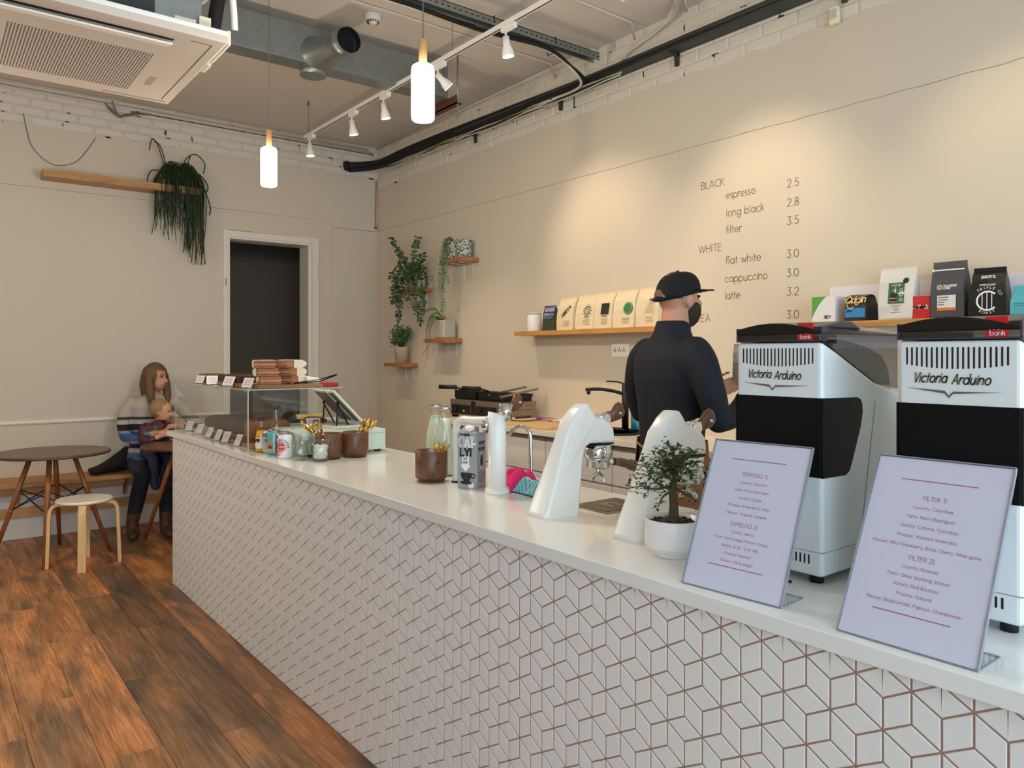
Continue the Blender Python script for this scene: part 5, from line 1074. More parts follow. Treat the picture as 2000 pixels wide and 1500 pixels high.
# tumblers
def tumbler(name, x, y, r0, r1, h, label):
    t = thing(name, label, 'glass', (x, y, T), 0, 'glasses beside the cans')
    obj('glass', MB().lathe([(r0 * .9, 0), (r0, .003), (r1, h), (r1 - .0022, h), (r0 - .0025, .012), (.001, .01)], (x, y, T), 24, cap=(True, False)), thin_glass('tumbler_glass', (.93, .95, .94), .5, both=True), t); return t
tumbler('glass_tumbler', 3.875, -2.43, .034, .038, .09, 'empty clear glass tumbler between the cans and the white sugar glass')
mg = tumbler('sugar_glass', 3.968, -2.375, .034, .050, .102, 'clear flared glass filled with white lumps')
random.seed(8); mb = MB()
for i in range(90):
    zz = random.uniform(.018, .07); rr = (.03 + .012 * zz / .1) * math.sqrt(random.random()) * .8; a = random.uniform(0, 6.28)
    mb.ell((3.968 + rr*math.cos(a), -2.375 + rr*math.sin(a), T + zz), (.0075, .0065, .006), 8, 6)
mb.lathe([(.024, .012), (.029, .03), (.031, .068), (.0, .072)], (3.968, -2.375, T), 14)
obj('white_lumps', mb, M('marshmallow', rgb(240, 238, 232), .7), mg, kind='stuff')
# turned wooden cups with gold cutlery
def cup(x, y, label, seed, up_, sticks=False):
    t = thing('wooden_cup', label, 'cup', (x, y, T), 0, 'turned wooden cups')
    obj('cup_body', MB().lathe([(.046, 0), (.05, .002), (.05, .012), (.058, .014), (.0605, .018), (.0605, .114), (.059, .116), (.0545, .116), (.0535, .03), (.001, .028)], (x, y, T), 32, cap=(True, False)), walnut, t)
    return t
def cutlery(x, y, seed, n, kind, lean):
    random.seed(seed)
    for i in range(n):
        a = random.uniform(0, 6.28); b0 = Vector((x + .03*math.cos(a), y + .03*math.sin(a), T + .035)); tip = Vector((x + lean[0] + random.uniform(-.04, .04), y + lean[1] + random.uniform(-.035, .035), T + lean[2] + random.uniform(-.012, .015)))
        d = (tip - b0).normalized(); mb = MB()
        if kind == 'spoon':
            mb.tube([b0, tip], [.0022, .003], 6); q = Vector((0, 0, 1)).rotation_difference(d).to_matrix() @ Matrix.Rotation(random.uniform(0, 3), 3, 'Z'); mb.ell(tip + d * .018, (.013, .004, .02), 10, 6, rot=q); lab = 'gold spoon'
        elif kind == 'fork':
            mb.tube([b0, tip], [.0022, .003], 6); q = Vector((0, 0, 1)).rotation_difference(d).to_matrix(); s_ = q @ Vector((1, 0, 0))
            mb.obox(tip + d * .008, (.018, .003, .016), q)
            for k in (-1.5, -.5, .5, 1.5): mb.tube([tip + s_ * .0052 * k + d * .014, tip + s_ * .0055 * k + d * .04], .0013, 5)
            lab = 'gold fork'
        else:
            mb.tube([b0, tip], .0022, 6); q = Vector((0, 0, 1)).rotation_difference(d).to_matrix(); mb.obox(tip - d * .012, (.007, .0018, .03), q); lab = 'gold stirrer'
        o = obj({'spoon': 'spoon', 'fork': 'fork'}.get(kind, 'stirring_stick'), mb, gold, None, origin=b0); yield o
cup(3.915, -2.312, 'turned dark wooden cup holding gold forks, behind the sugar glass', 1, 0)
for o in cutlery(3.915, -2.312, 4, 9, 'fork', (-.045, -.045, .125)): tag(o, 'gold fork fanned out of the wooden cup behind the sugar glass', 'fork', 'gold forks')
cup(3.925, -2.185, 'turned dark wooden cup holding gold spoons, in front of the mint drawer', 2, 0)
for o in cutlery(3.925, -2.185, 5, 12, 'spoon', (.02, .05, .13)): tag(o, 'gold spoon standing in the wooden cup in front of the mint drawer', 'spoon', 'gold spoons')
cup(4.722, -2.268, 'turned dark wooden cup of gold stirrers in front of the milk bottles', 3, 0)
for o in cutlery(4.722, -2.268, 6, 11, 'stick', (.015, .02, .135)): tag(o, 'thin gold stirring stick in the wooden cup by the milk bottles', 'stirrer', 'gold stirrers')
# milk bottles
milk = M('pale_milk', rgb(214, 218, 190), .3, var=.03)
for x, y, h, lab in ((4.63, -2.15, .268, 'glass bottle of pale oat milk nearer the camera'), (4.50, -2.11, .268, 'glass bottle of pale oat milk standing behind the other')):
    t = thing('milk_bottle', lab, 'bottle', (x, y, T), 0, 'milk bottles'); prof = [(.038, 0), (.042, .006), (.043, .12), (.04, .15), (.03, .19), (.0235, .22), (.0225, .245), (.026, .25), (.026, .26), (.024, .268)]
    obj('glass', MB().lathe(prof, (x, y, T), 24, cap=(True, False)), thin_glass('bottle_glass'), t)
    obj('milk', MB().lathe([(r - .003, z + .003) for r, z in prof[:6]], (x, y, T), 24), milk, t)
    obj('rim', MB().lathe([(.0245, .258), (.0265, .26), (.0265, .266), (.024, .2685), (.021, .266)], (x, y, T), 24, cap=(False, False)), chrome, t)
# oat drink carton
A_, B_, D_ = Vector((4.905, -2.274, T)), Vector((4.972, -2.238, T)), Vector((4.936, -2.172, T)); E_ = A_ + (D_ - B_)
oc = thing('oat_drink_carton', 'grey oat drink carton with OATLY lettering and a cup drawing', 'carton', tuple((A_ + D_) / 2))
cart = M('carton_grey', rgb(150, 156, 162), .4, var=.02); U = Vector((0, 0, 1)); h1, h2 = .197, .222
mid = (A_ + D_) / 2
mb = MB(); base4 = [A_, B_, D_, E_]; topc = [p + U*h1 for p in base4]
rv = (B_ - A_).normalized(); dv = (D_ - B_).normalized(); mb.rings([base4, topc], smooth=False, cap=(True, False))
r1, r2 = (topc[2] + topc[3]) / 2 * .0 + topc[3].lerp(topc[0], .25) + U*.018, topc[2].lerp(topc[1], .25) + U*.018
mb.add([topc[0], topc[1], r2, r1], [(0, 1, 2, 3)]); mb.add([topc[3], topc[2], r2, r1], [(3, 2, 1, 0)]); mb.add([topc[1], topc[2], r2], [(0, 1, 2)]); mb.add([topc[0], topc[3], r1], [(2, 1, 0)])
obj('carton_body', mb, cart, oc, bevel=.0015)
cc_ = topc[0].lerp(topc[1], .5).lerp(r1.lerp(r2, .5), .45); sl = (r1.lerp(r2, .5) - topc[0].lerp(topc[1], .5)).normalized(); cn_ = rv.cross(sl).normalized()
obj('screw_cap', MB().cyl(cc_, cc_ + cn_*.013, .0175, n=20).cyl(cc_ + cn_*.002, cc_ + cn_*.004, .0195, n=20), white_pl, oc)
wA = (B_ - A_).length; fo = A_ + rv * wA / 2
mb = MB(); text(mb, 'OAT', fo + U*.148 + rv*(-.002), rv, U, .044, .0082, 'c', fit=.058); text(mb, '-', fo + U*.15 + rv*.03, rv, U, .03, .006, 'c')
rect(mb, fo + U*.097 - rv*.006, rv, U, .028, .036); n_ = rv.cross(U)
mb.add([fo + U*.083 - rv*.026 + n_*.0006, fo + U*.083 + rv*.014 + n_*.0006, fo + U*.06 - rv*.006 + n_*.0006], [(0, 2, 1)]); disc(mb, fo + U*.014 + rv*.016, rv, U, .012, lift=.0006)
obj('white_print', mb, white_pl, oc)
mb = MB(); text(mb, 'LY!', fo + U*.116 - rv*.003, rv, U, .034, .0068, 'c', fit=.046); text(mb, 'THE ORIGINAL', fo + U*.187 - rv*.028, rv, U, .0085, .0018, fit=.04)
disc(mb, fo + U*.052 - rv*.003, rv, U, .022, a0=180, a1=360, ry=.026); rect(mb, fo + U*.054 - rv*.003, rv, U, .044, .006); disc(mb, fo + U*.046 + rv*.024, rv, U, .009, r_in=.005); disc(mb, fo + U*.022 - rv*.003, rv, U, .025, ry=.007)
text(mb, 'OAT', fo + U*.102 - rv*.016, rv, U, .011, .0012, lift=.0016, fit=.018); text(mb, 'DRINK', fo + U*.089 - rv*.018, rv, U, .010, .0011, lift=.0016, fit=.022)
so_ = B_ + dv * (D_ - B_).length / 2
text(mb, "wow", so_ + U*.155 - dv*.022, dv, U, .022, .0028, slant=.2, fit=.044); text(mb, 'no cow!', so_ + U*.134 - dv*.024, dv, U, .02, .0028, slant=.2, fit=.048); disc(mb, so_ + U*.098, dv, U, .012, ry=.022, lift=.0012)
for k in range(7): rect(mb, so_ + U*(.058 - .006 * k), dv, U, .05, .0016)
obj('black_print', mb, ink, oc); obj('oval_print', disc(MB(), so_ + U*.098, dv, U, .017, ry=.03), M('pale_oval', rgb(196, 184, 178), .5), oc)
# white curved water pipe and column font
wp_m = M('white_enamel', rgb(240, 240, 236), .22, var=.01)
pf = thing('pour_over_tap', 'white column tap with curved side pipe, chrome valve and wooden lever', 'tap', (5.07, -2.225, T))
px_, py_ = 5.07, -2.222
mb = MB(); n = 28; rg = []
for z, r in ((0, .043), (.012, .043), (.014, .040), (.02, .040), (.022, .0315), (.20, .0315)): rg.append([(px_ + r*math.cos(2*math.pi*i/n), py_ + r*math.sin(2*math.pi*i/n), T + z) for i in range(n)])
rg.append([(px_ + .0315*math.cos(2*math.pi*i/n), py_ + .0315*math.sin(2*math.pi*i/n), T + .27 - .26 * (.616*.0315*math.cos(2*math.pi*i/n) + .788*.0315*math.sin(2*math.pi*i/n))) for i in range(n)])
obj('column', mb.rings(rg), wp_m, pf)
obj('side_pipe', MB().tube(spline([(4.795, -2.205, T), (4.795, -2.205, T + .1), (4.795, -2.205, T + .195), (4.81, -2.206, T + .222), (4.845, -2.208, T + .234), (4.9, -2.212, T + .236), (4.96, -2.216, T + .24), (5.035, -2.22, T + .246)], 5), .0145, 14), wp_m, pf)
obj('pipe_collar', MB().cyl((5.015, -2.218, T + .244), (5.03, -2.219, T + .2455), .0175, n=18).cyl((4.97, -2.2165, T + .225), (4.97, -2.2165, T + .2), .009, n=12), wp_m, pf)
obj('pipe_foot', MB().lathe([(.019, 0), (.019, .004), (.015, .005)], (4.795, -2.205, T)), M('dark_steel'), pf)
obj('valve', MB().ell((5.045, -2.256, T + .232), (.018, .012, .02)), chrome, pf)
obj('top_cylinder', MB().cyl((5.085, -2.20, T + .25), (5.085, -2.195, T + .305), .024, n=20), chrome, pf)
def paddle(mb, base, tip, w):
    base, tip = Vector(base), Vector(tip); d = tip - base; L_ = d.length; d.normalize(); s_ = Vector((1, 0, 0)); u_ = d.cross(s_).normalized(); rg = []
    for t_, f in ((0, .3), (.15, .42), (.4, .7), (.7, 1.0), (.9, .9), (1, .45)):
        c_ = base + d * L_ * t_; rg.append([c_ + s_ * w * .42 * f * math.cos(2*math.pi*i/12) + u_ * w * f * math.sin(2*math.pi*i/12) for i in range(12)])
    return mb.rings(rg)
obj('lever', paddle(MB(), (5.085, -2.185, T + .272), (5.065, -2.115, T + .325), .026), walnut, pf)
obj('lever_pin', MB().cyl((5.09, -2.135, T + .308), (5.06, -2.135, T + .308), .004, n=10), chrome, pf)
# rinser faucet
fc = obj('rinser_faucet', MB().tube(spline([(4.925, -1.955, T), (4.925, -1.955, T + .1), (4.925, -1.955, T + .155), (4.917, -1.96, T + .185), (4.895, -1.972, T + .2), (4.868, -1.986, T + .192), (4.85, -1.997, T + .17), (4.83, -2.006, T + .158), (4.78, -2.02, T + .155)], 5), .0075, 12).lathe([(.014, 0), (.014, .006), (.009, .012)], (4.925, -1.955, T), 16), chrome, None, origin=(4.925, -1.955, T)); tag(fc, 'slim chrome gooseneck faucet at the back edge of the bar', 'faucet')
# cloths
def cloth(name, label, pts, mat, h, seed, cat='cloth'):
    random.seed(seed); mb = MB(); nx = 16; (x0_, y0_), (x1_, y1_) = pts; vs = []
    for i in range(nx + 1):
        for j in range(nx + 1):
            u, v = i / nx, j / nx; ed = min(u, 1 - u, v, 1 - v); f = min(1, ed * 5)
            z = h * f * (.5 + .8 * abs(mnoise.noise((u * 2.2 + seed, v * 2.4, seed))) + .22 * abs(mnoise.noise((u * 5, v * 5 + seed, 1)))) + .004 * (ed == 0) * random.random() + .002
            sq = .75 + .25 * mnoise.noise((u * 2, v * 2, seed * 3))
            vs.append((x0_ + (x1_ - x0_) * (.5 + (u - .5) * (sq + .2)), y0_ + (y1_ - y0_) * (.5 + (v - .5) * (sq + .2)), T + z))
    fs = [(i*(nx+1)+j, (i+1)*(nx+1)+j, (i+1)*(nx+1)+j+1, i*(nx+1)+j+1) for i in range(nx) for j in range(nx)]
    mb.add(vs, fs, 0, True); o = obj(name, mb, mat, None, origin=((x0_+x1_)/2, (y0_+y1_)/2, T), sub=1)
    so_ = o.modifiers.new('thick', 'SOLIDIFY'); so_.thickness = .002; tag(o, label, cat); return o
cloth('pink_cloth', 'crumpled hot pink cloth by the white column tap', ((4.98, -2.19), (5.10, -2.03)), M('pink_cloth', rgb(222, 40, 108), .85, var=.1), .075, 3)
chk = bpy.data.materials.new('blue_check'); chk.use_nodes = True; _N = chk.node_tree.nodes; _k = _N.new('ShaderNodeTexChecker'); _k.inputs['Scale'].default_value = 130; _k.inputs[1].default_value = rgb(40, 138, 160) + (1,); _k.inputs[2].default_value = rgb(150, 206, 216) + (1,)
_t = _N.new('ShaderNodeTexCoord'); chk.node_tree.links.new(_t.outputs['Object'], _k.inputs[0]); chk.node_tree.links.new(_k.outputs[0], _N['Principled BSDF'].inputs['Base Color'])
cloth('blue_cloth', 'blue checked dishcloth in front of the first espresso tap', ((5.09, -2.18), (5.24, -2.06)), chk, .055, 6)
# ---------------------------------------------------------------- espresso taps, drip trays, grinders, signs, bonsai
def espresso_tap(X, label):
    t = thing('espresso_tap', label, 'espresso machine', (X, -2.28, T), 0, 'espresso taps'); body = M('tap_enamel', rgb(240, 240, 236), .28, var=.01)
    prof = [(-.092, 0), (-.086, .015), (-.049, .097), (-.018, .173), (.004, .223), (.025, .27), (.059, .305), (.087, .323), (.1, .323), (.117, .305), (.132, .283), (.161, .279), (.191, .263), (.209, .243), (.213, .217), (.21, .197), (.15, .2), (.109, .202), (.089, .193), (.083, .177), (.075, .153), (.067, .113), (.053, .046), (.046, 0)]
    th = lambda z: .048 - .02 * min(1, z / .2)
    # rounded slab: five slices across the thickness, outer ones pulled in
    def ins(poly, d):
        return [tuple(p) for p in inset([(a, b) for a, b in poly[::-1]], d)][::-1]
    rg = []
    for fx, d in ((-1, .011), (-.93, .005), (-.8, .0012), (-.6, 0), (.6, 0), (.8, .0012), (.93, .005), (1, .011)):
        pl = ins(prof, d); rg.append([(fx * th(z), y, max(0, z) if i not in (0, len(prof) - 1) else 0) for i, (y, z) in enumerate(pl)])
    obj('body', MB().rings(rg), body, t, local=True)
    obj('group_gasket', MB().box(-.026, .026, .1, .208, .1945, .199), M('black_rubber'), t, local=True)
    obj('group_head', MB().lathe([(.042, .155), (.0435, .158), (.0435, .192), (.040, .195)], (0, .163, 0), 28), chrome, t, local=True)
    pf_ = obj('portafilter', MB().lathe([(.034, .122), (.0365, .125), (.0365, .148), (.040, .15), (.040, .155)], (0, .163, 0), 28).cyl((0, .2, .138), (0, .235, .134), .011, n=14), chrome, t, local=True)
    obj('spout', MB().tube(spline([(0, .163, .122), (0, .163, .105), (-.012, .163, .098), (-.024, .165, .088), (-.026, .166, .078)], 4), .006, 8).tube(spline([(0, .163, .108), (.012, .163, .1), (.024, .165, .09), (.026, .166, .078)], 4), .006, 8), chrome, pf_, local=True)
    obj('handle', MB().tube(spline([(0, .232, .135), (0, .26, .131), (0, .31, .118), (0, .36, .103), (0, .378, .098)], 4), [.012] * 4 + [.014] * 4 + [.018] * 5 + [.018] * 3 + [.009], 14), walnut, pf_, local=True)
    lv_ = obj('lever_hub', MB().cyl((-.02, .185, .272), (.02, .185, .272), .016, n=18).cyl((0, .165, .275), (0, .21, .285), .012, n=14), chrome, t, local=True)
    obj('lever', paddle(MB(), (0, .195, .262), (0, .275, .305), .028), walnut, lv_, local=True); obj('lever_pin', MB().cyl((-.014, .25, .288), (.015, .25, .288), .004, n=10), chrome, lv_, local=True)
    return t
t1 = espresso_tap(5.45, 'white curved espresso tap with wooden handle, nearer the cloths')
copy_tree(t1, (5.80, -2.28, T), label='white curved espresso tap half hidden by the bonsai')
def drip_tray(x, label):
    t = thing('drip_tray', label, 'drip tray', (x, -2.075, T), 0, 'drip trays'); steel = M('brushed_steel', rgb(150, 146, 138), .3, 1.0, var=.1)
    obj('pan', MB().box(x - .075, x + .075, -2.17, -1.985, T, T + .003), M('dark_steel'), t); obj('rim', MB().box(x - .078, x + .078, -2.174, -2.168, T, T + .005).box(x - .078, x + .078, -1.987, -1.981, T, T + .005).box(x - .078, x - .072, -2.17, -1.985, T, T + .005).box(x + .072, x + .078, -2.17, -1.985, T, T + .005), steel, t)
    for i in range(13): obj('slat', MB().box(x - .068 + i * .0105, x - .068 + i * .0105 + .0065, -2.165, -1.99, T + .003, T + .0055), steel, t)
    obj('logo_plate', MB().box(x - .03, x + .03, -2.105, -2.05, T + .0055, T + .0065), steel, t); obj('logo', text(MB(), 'VA', (x - .016, -2.088, T + .0068), (1, 0, 0), (0, 1, 0), .03, .003), M('dark_steel'), t)
drip_tray(5.47, 'slatted steel drip tray set in the bar beside the first espresso tap'); drip_tray(5.83, 'slatted steel drip tray behind the bonsai pot')

# grinders
gw = M('grinder_white', rgb(226, 232, 233), .22, var=.01); gb = M('grinder_black', rgb(7, 8, 11), .5, var=.1, spec=.25)
def grinder(X, label):
    t = thing('coffee_grinder', label, 'coffee grinder', (X, -2.333, T), 0, 'coffee grinders'); W = .205
    side = [(0, .018), (0, .5), (.06, .478), (.14, .445), (.22, .412), (.316, .391), (.38, .372), (.40, .345), (.40, .018)]
    obj('body', MB().prism([(0, y, z) for y, z in side], (W, 0, 0)), gw, t, local=True, bevel=.009, seg=3)
    obj('front_window', MB().box(.0035, W - .0035, -.0012, .02, .221, .384), gb, t, local=True, bevel=.001)
    sp_ = [(-.0008, .221), (-.0008, .384), (.135, .382), (.15, .378), (.158, .368), (.16, .35), (.152, .32), (.118, .25), (.105, .228), (.09, .22)]
    obj('side_window', MB().prism([(W - .002, y, z) for y, z in sp_], (.0032, 0, 0)), gb, t, local=True)
    obj('side_window', MB().prism([(-.0012, y, z) for y, z in sp_], (.0032, 0, 0)), gb, t, local=True)
    obj('base_seam', MB().box(-.0006, W + .0006, -.0006, .36, .068, .0695), M('seam_grey', rgb(150, 158, 158), .5), t, local=True)
    obj('side_seam', MB().prism([(W, .215, .37), (W, .2175, .37), (W, .142, .02), (W, .1395, .02)], (.0006, 0, 0)), M('seam_grey'), t, local=True)
    for i in range(20):
        x = .016 + i * .0087; dz = .007 * (1 - ((i - 9.5) / 9.5) ** 2)
        obj('vent_slot', MB().box(x, x + .0042, -.0008, .004, .454 - dz, .487), M('slot_black', rgb(6, 6, 6), .6), t, local=True, bevel=.0018)
    for i in range(16): obj('vent_slot', MB().box(.03 + i * .0095, .0345 + i * .0095, -.0008, .004, .042, .062), M('slot_black'), t, local=True, bevel=.0015)
    lg = M('chrome_lettering', rgb(150, 146, 140), .12, 1.0, var=.05)
    mb = MB(); text(mb, 'Victoria', (.03, -.0004, .423), (1, 0, 0), (0, 0, 1), .0225, .0024, fit=.058, slant=.35); text(mb, 'Arduino', (.096, -.0004, .421), (1, 0, 0), (0, 0, 1), .0225, .0024, fit=.062, slant=.35)
    mb.add([(.018, -.0014, .4125), (.084, -.0014, .4085), (.091, -.0014, .3995), (.098, -.0014, .4075), (.178, -.0014, .4085), (.098, -.0014, .4035), (.091, -.0014, .3955), (.084, -.0014, .4035)], [(0, 7, 6, 1), (1, 6, 2), (2, 6, 5, 3), (3, 5, 4)])
    obj('chrome_badge', mb, lg, t, local=True)
    smoke = thin_glass('smoked_hopper', (.5, .49, .5), .3)
    hs = [(.004, .501), (.004, .53), (.33, .52), (.33, .395), (.22, .414), (.14, .447), (.06, .48)]
    hp_ = obj('hopper', MB().prism([(.004, y, z) for y, z in hs], (W - .008, 0, 0)), smoke, t, local=True)
    bn = [(.05, .489), (.05, .5), (.1, .505), (.2, .49), (.27, .47), (.3, .44), (.31, .402), (.22, .418), (.14, .451)]
    obj('coffee_beans', MB().prism([(.012, y, z) for y, z in bn], (W - .024, 0, 0)), M('bean_fill', rgb(98, 84, 78), .7, var=.4, scale=90, bump=.8, bscale=120), hp_, local=True)
    n = 12; arc_ = [(x, .516 + .024 * math.sin(math.pi * min(1, (.15 + .8 * x / W)))) for x in [W * i / n for i in range(n + 1)]]
    poly = [(0, -.001, .515)] + [(x, -.001, z) for x, z in arc_] + [(W, -.001, .515)]
    ld = obj('hopper_lid', MB().prism(poly[::-1], (0, .34, 0)), M('smoked_black_lid', rgb(16, 16, 20), .15, var=.05), t, local=True, bevel=.002)
    obj('lid_hump', MB().prism([(W - .02, .02, .53), (W - .02, .12, .545), (W - .02, .16, .545), (W - .02, .2, .528)], (-W + .04, 0, 0)), M('lid_grey', rgb(60, 62, 62), .35), ld, local=True, bevel=.004)
    obj('front_rim', MB().box(0, W, -.001, .002, .5, .503).box(0, .003, -.001, .34, .5, .53).box(W - .003, W, -.001, .02, .5, .53), M('smoke_rim', rgb(60, 60, 66), .2), t, local=True)
    obj('red_label', MB().box(.152 * .98, .183, .0005, .0045, .503, .538), M('red_card'), hp_, local=True); obj('label_text', text(text(MB(), 'red', (.156, .0003, .516), (1, 0, 0), (0, 0, 1), .010, .0014), 'bank', (.156, .0003, .506), (1, 0, 0), (0, 0, 1), .010, .0014), paper_w, hp_, local=True)
    for a, b in ((.03, .03), (.175, .03), (.03, .36), (.175, .36)): obj('foot', MB().lathe([(.014, 0), (.014, .02)], (a, b, 0), 14), M('black_rubber'), t, local=True)
    return t
g1 = grinder(6.112, 'white and black coffee grinder behind the espresso sign')
copy_tree(g1, (6.466, -2.333, T), label='white and black coffee grinder nearest the camera, behind the filter sign')
# acrylic signs
lilac = M('sign_paper', rgb(222, 222, 240), .5, var=.015); rose = M('rose_ink', rgb(196, 128, 140), .6); rule = M('rose_rule', rgb(176, 84, 96), .6)
def sign(a, b, tilt, L_, lines, label):
    a, b = Vector(a), Vector(b); rv = (b - a).normalized(); W = (b - a).length; nb = Vector((-rv.y, rv.x, 0)); up = (nb * math.sin(R(tilt)) + Vector((0, 0, 1)) * math.cos(R(tilt))).normalized(); nf = rv.cross(up)
    t = thing('acrylic_sign', label, 'sign', tuple((a + b) / 2), 0, 'acrylic menu signs'); c = a + rv * W / 2 + up * L_ / 2; rot = Matrix((rv, up, nf)).transposed()
    obj('paper', MB().obox(c, (W - .004, L_ - .004, .0012), rot), lilac, t)
    gl = thin_glass('sign_acrylic', (.985, .985, .99), .12)
    obj('front_sheet', MB().obox(c + nf * .0022, (W, L_, .002), rot), gl, t); obj('back_sheet', MB().obox(c - nf * .0022, (W, L_, .002), rot), gl, t)
    obj('edge', MB().obox(c + up * L_ / 2, (W + .001, .002, .007), rot).obox(c + rv * W / 2, (.002, L_, .007), rot).obox(c - rv * W / 2, (.0016, L_, .007), rot).obox(c - up * L_ / 2, (W, .0016, .007), rot), M('sign_edge', rgb(196, 204, 214), .15, trans=.6, var=0), t)
    obj('foot', MB().prism([a + nb*.001, b + nb*.001, b + nb*.085, a + nb*.085], (0, 0, .002)), gl, t)
    obj('foot_edge', MB().prism([b + nb*.003 - rv*.001, b + nb*.003 + rv*.001, b + nb*.085 + rv*.001, b + nb*.085 - rv*.001], (0, 0, .0025)).prism([a + nb*.084, b + nb*.084, b + nb*.086, a + nb*.086], (0, 0, .0025)), M('sign_edge'), t)
    mb = MB()
    for v, s_, sz in lines: text(mb, s_, c + up * (v * L_) , rv, up, sz, sz * .1, 'c', lift=.0009)
    obj('print', mb, rose, t)
    obj('rule', rect(rect(MB(), c + up * L_ * .375, rv, up, W * .56, .0016, lift=.0009), c - up * L_ * .335, rv, up, W * .56, .0016, lift=.0009), rule, t); return t
BS = .172 / twidth('Flavour: Wild Strawberry, Black Cherry, Wine gums')
def block(y, head, lines, h=.0125, step=.052, k=.8):
    h *= k; out = [(y, head, h)]
    for i, s_ in enumerate(lines): out.append((y - step * (i + 1), s_, BS))
    return out
sign((6.119, -2.529, T), (6.337, -2.512, T), 24, .315, block(.265, 'ESPRESSO 1)', ['Country: Panama', 'Farm: Finca Hartmann', 'Variety: Catuai', 'Process: Anaerobic 5 days', 'Flavour: Tropical, complex']) + block(-.07, 'ESPRESSO 2)', ['Country: Kenya', 'Farm: Tara Ndege Farmers Group', 'Variety: SL28 - SL34 (AB)', 'Process: Washed', 'Flavour: Citrus, bright'], step=.047), 'slanted acrylic sign headed ESPRESSO with pink print')
sign((6.458, -2.534, T), (6.678, -2.533, T), 28, .327, block(.27, 'FILTER 1)', ['Country: Colombia', 'Farm: Henry Rodriguez', 'Variety: Caturra, Colombia', 'Process: Washed Anaerobic', 'Flavour: Wild Strawberry, Black Cherry, Wine gums']) + block(-.055, 'FILTER 2)', ['Country: Rwanda', 'Farm: Gitesi Washing Station', 'Variety: Red Bourbon', 'Process: Natural', 'Flavour: Blackcurrant, Papaya, Chardonnay'], step=.047), 'slanted acrylic sign headed FILTER with pink print, nearest the camera')
# black cable mat between the grinders
cm = thing('black_brush', 'black flat brush and cloth lying between the grinders', 'brush', (6.40, -2.30, T))
obj('bristles', MB().box(6.365, 6.455, -2.29, -2.245, T, T + .014), M('black_bristle', rgb(14, 14, 14), .9, var=.5, scale=80, bump=1.0, bscale=150), cm, bevel=.004); obj('handle', MB().box(6.34, 6.46, -2.235, -2.19, T, T + .012), M('black_rubber'), cm, bevel=.004)
bn_ = obj('coffee_bean', MB().ell((6.258, -2.355, T + .003), (.0045, .0035, .003), 10, 6), M('bean_dark', rgb(30, 20, 14), .5), None, origin=(6.258, -2.355, T)); tag(bn_, 'single dark coffee bean lying under the first grinder', 'coffee bean')
# bonsai
bp = thing('bonsai_tree', 'small bonsai tree in a round white pot on the bar', 'bonsai', (5.965, -2.375, T)); BX, BY = 5.965, -2.375
obj('pot', MB().lathe([(.042, 0), (.045, .003), (.0465, .012), (.0635, .022), (.066, .028), (.066, .086), (.0645, .088), (.0615, .088), (.06, .072), (.001, .07)], (BX, BY, T), 36, cap=(True, False)), M('white_ceramic', rgb(238, 234, 232), .3, var=.01), bp)
random.seed(14); mb = MB(); vs = []
mb.lathe([(.061, .072), (.05, .079), (.03, .081), (.001, .083)], (BX, BY, T), 24, cap=(False, False))
for i in range(60): a = random.uniform(0, 6.28); r = .056 * math.sqrt(random.random()); mb.ell((BX + r*math.cos(a), BY + r*math.sin(a), T + .08), (.005, .004, .003), 6, 4)
obj('soil', mb, M('bark_soil', rgb(38, 26, 20), .9, var=.5, scale=60), bp)
bark = M('bonsai_bark', rgb(84, 66, 46), .85, var=.35, scale=40, bump=.6, bscale=50)
cx_, cy_ = .616, .788  # image-right in plan
def BP(u, w, z): return Vector((BX + u * cx_ - w * .788, BY + u * cy_ + w * .616, T + z))
tk_ = MB(); tk_.tube(spline([BP(.0, 0, .076), BP(.001, 0, .09), BP(.002, 0, .115), BP(-.001, 0, .15), BP(.004, 0, .18), BP(.008, 0, .205), BP(.01, 0, .235)], 4), [.022, .019, .0165, .0145, .013, .012, .0115, .011, .0105, .01, .0095, .009, .0088, .0085, .008, .0075, .007, .0065, .006, .0055, .005, .0045, .004, .0035, .003], 12)
for a in (0, 60, 130, 200, 270, 320): tk_.tube([BP(.0, 0, .088), BP(.018*math.cos(R(a)), .018*math.sin(R(a)), .083), BP(.034*math.cos(R(a)), .034*math.sin(R(a)), .076)], [.009, .007, .002], 7)
br_ = MB(); lf = MB(); tips = []
for (z0_, pts) in ((.15, [(-.03, 0, .165), (-.055, .01, .185), (-.085, .02, .19)]), (.17, [(-.03, -.02, .195), (-.06, -.03, .2), (-.075, -.03, .225)]), (.19, [(.02, .01, .205), (.05, .02, .215), (.07, .02, .215)]), (.2, [(-.015, .02, .225), (-.035, .03, .24)]), (.16, [(.02, -.02, .15), (.04, -.03, .14), (.055, -.03, .125)]), (.21, [(.02, -.02, .24), (.04, -.03, .245)]), (.22, [(.0, 0, .25), (-.01, 0, .262)]), (.165, [(-.035, .03, .15), (-.07, .04, .155), (-.095, .04, .15)]), (.155, [(-.025, -.01, .14), (-.035, -.01, .12), (-.04, -.01, .115)]), (.205, [(.03, .03, .23), (.055, .03, .235)])):
    q = [BP(.004, 0, z0_)] + [BP(*p) for p in pts]; br_.tube(spline(q, 4), [.0035 - .0028 * i / (4 * (len(q) - 1)) for i in range(4 * (len(q) - 1) + 1)], 6); tips.append(q)
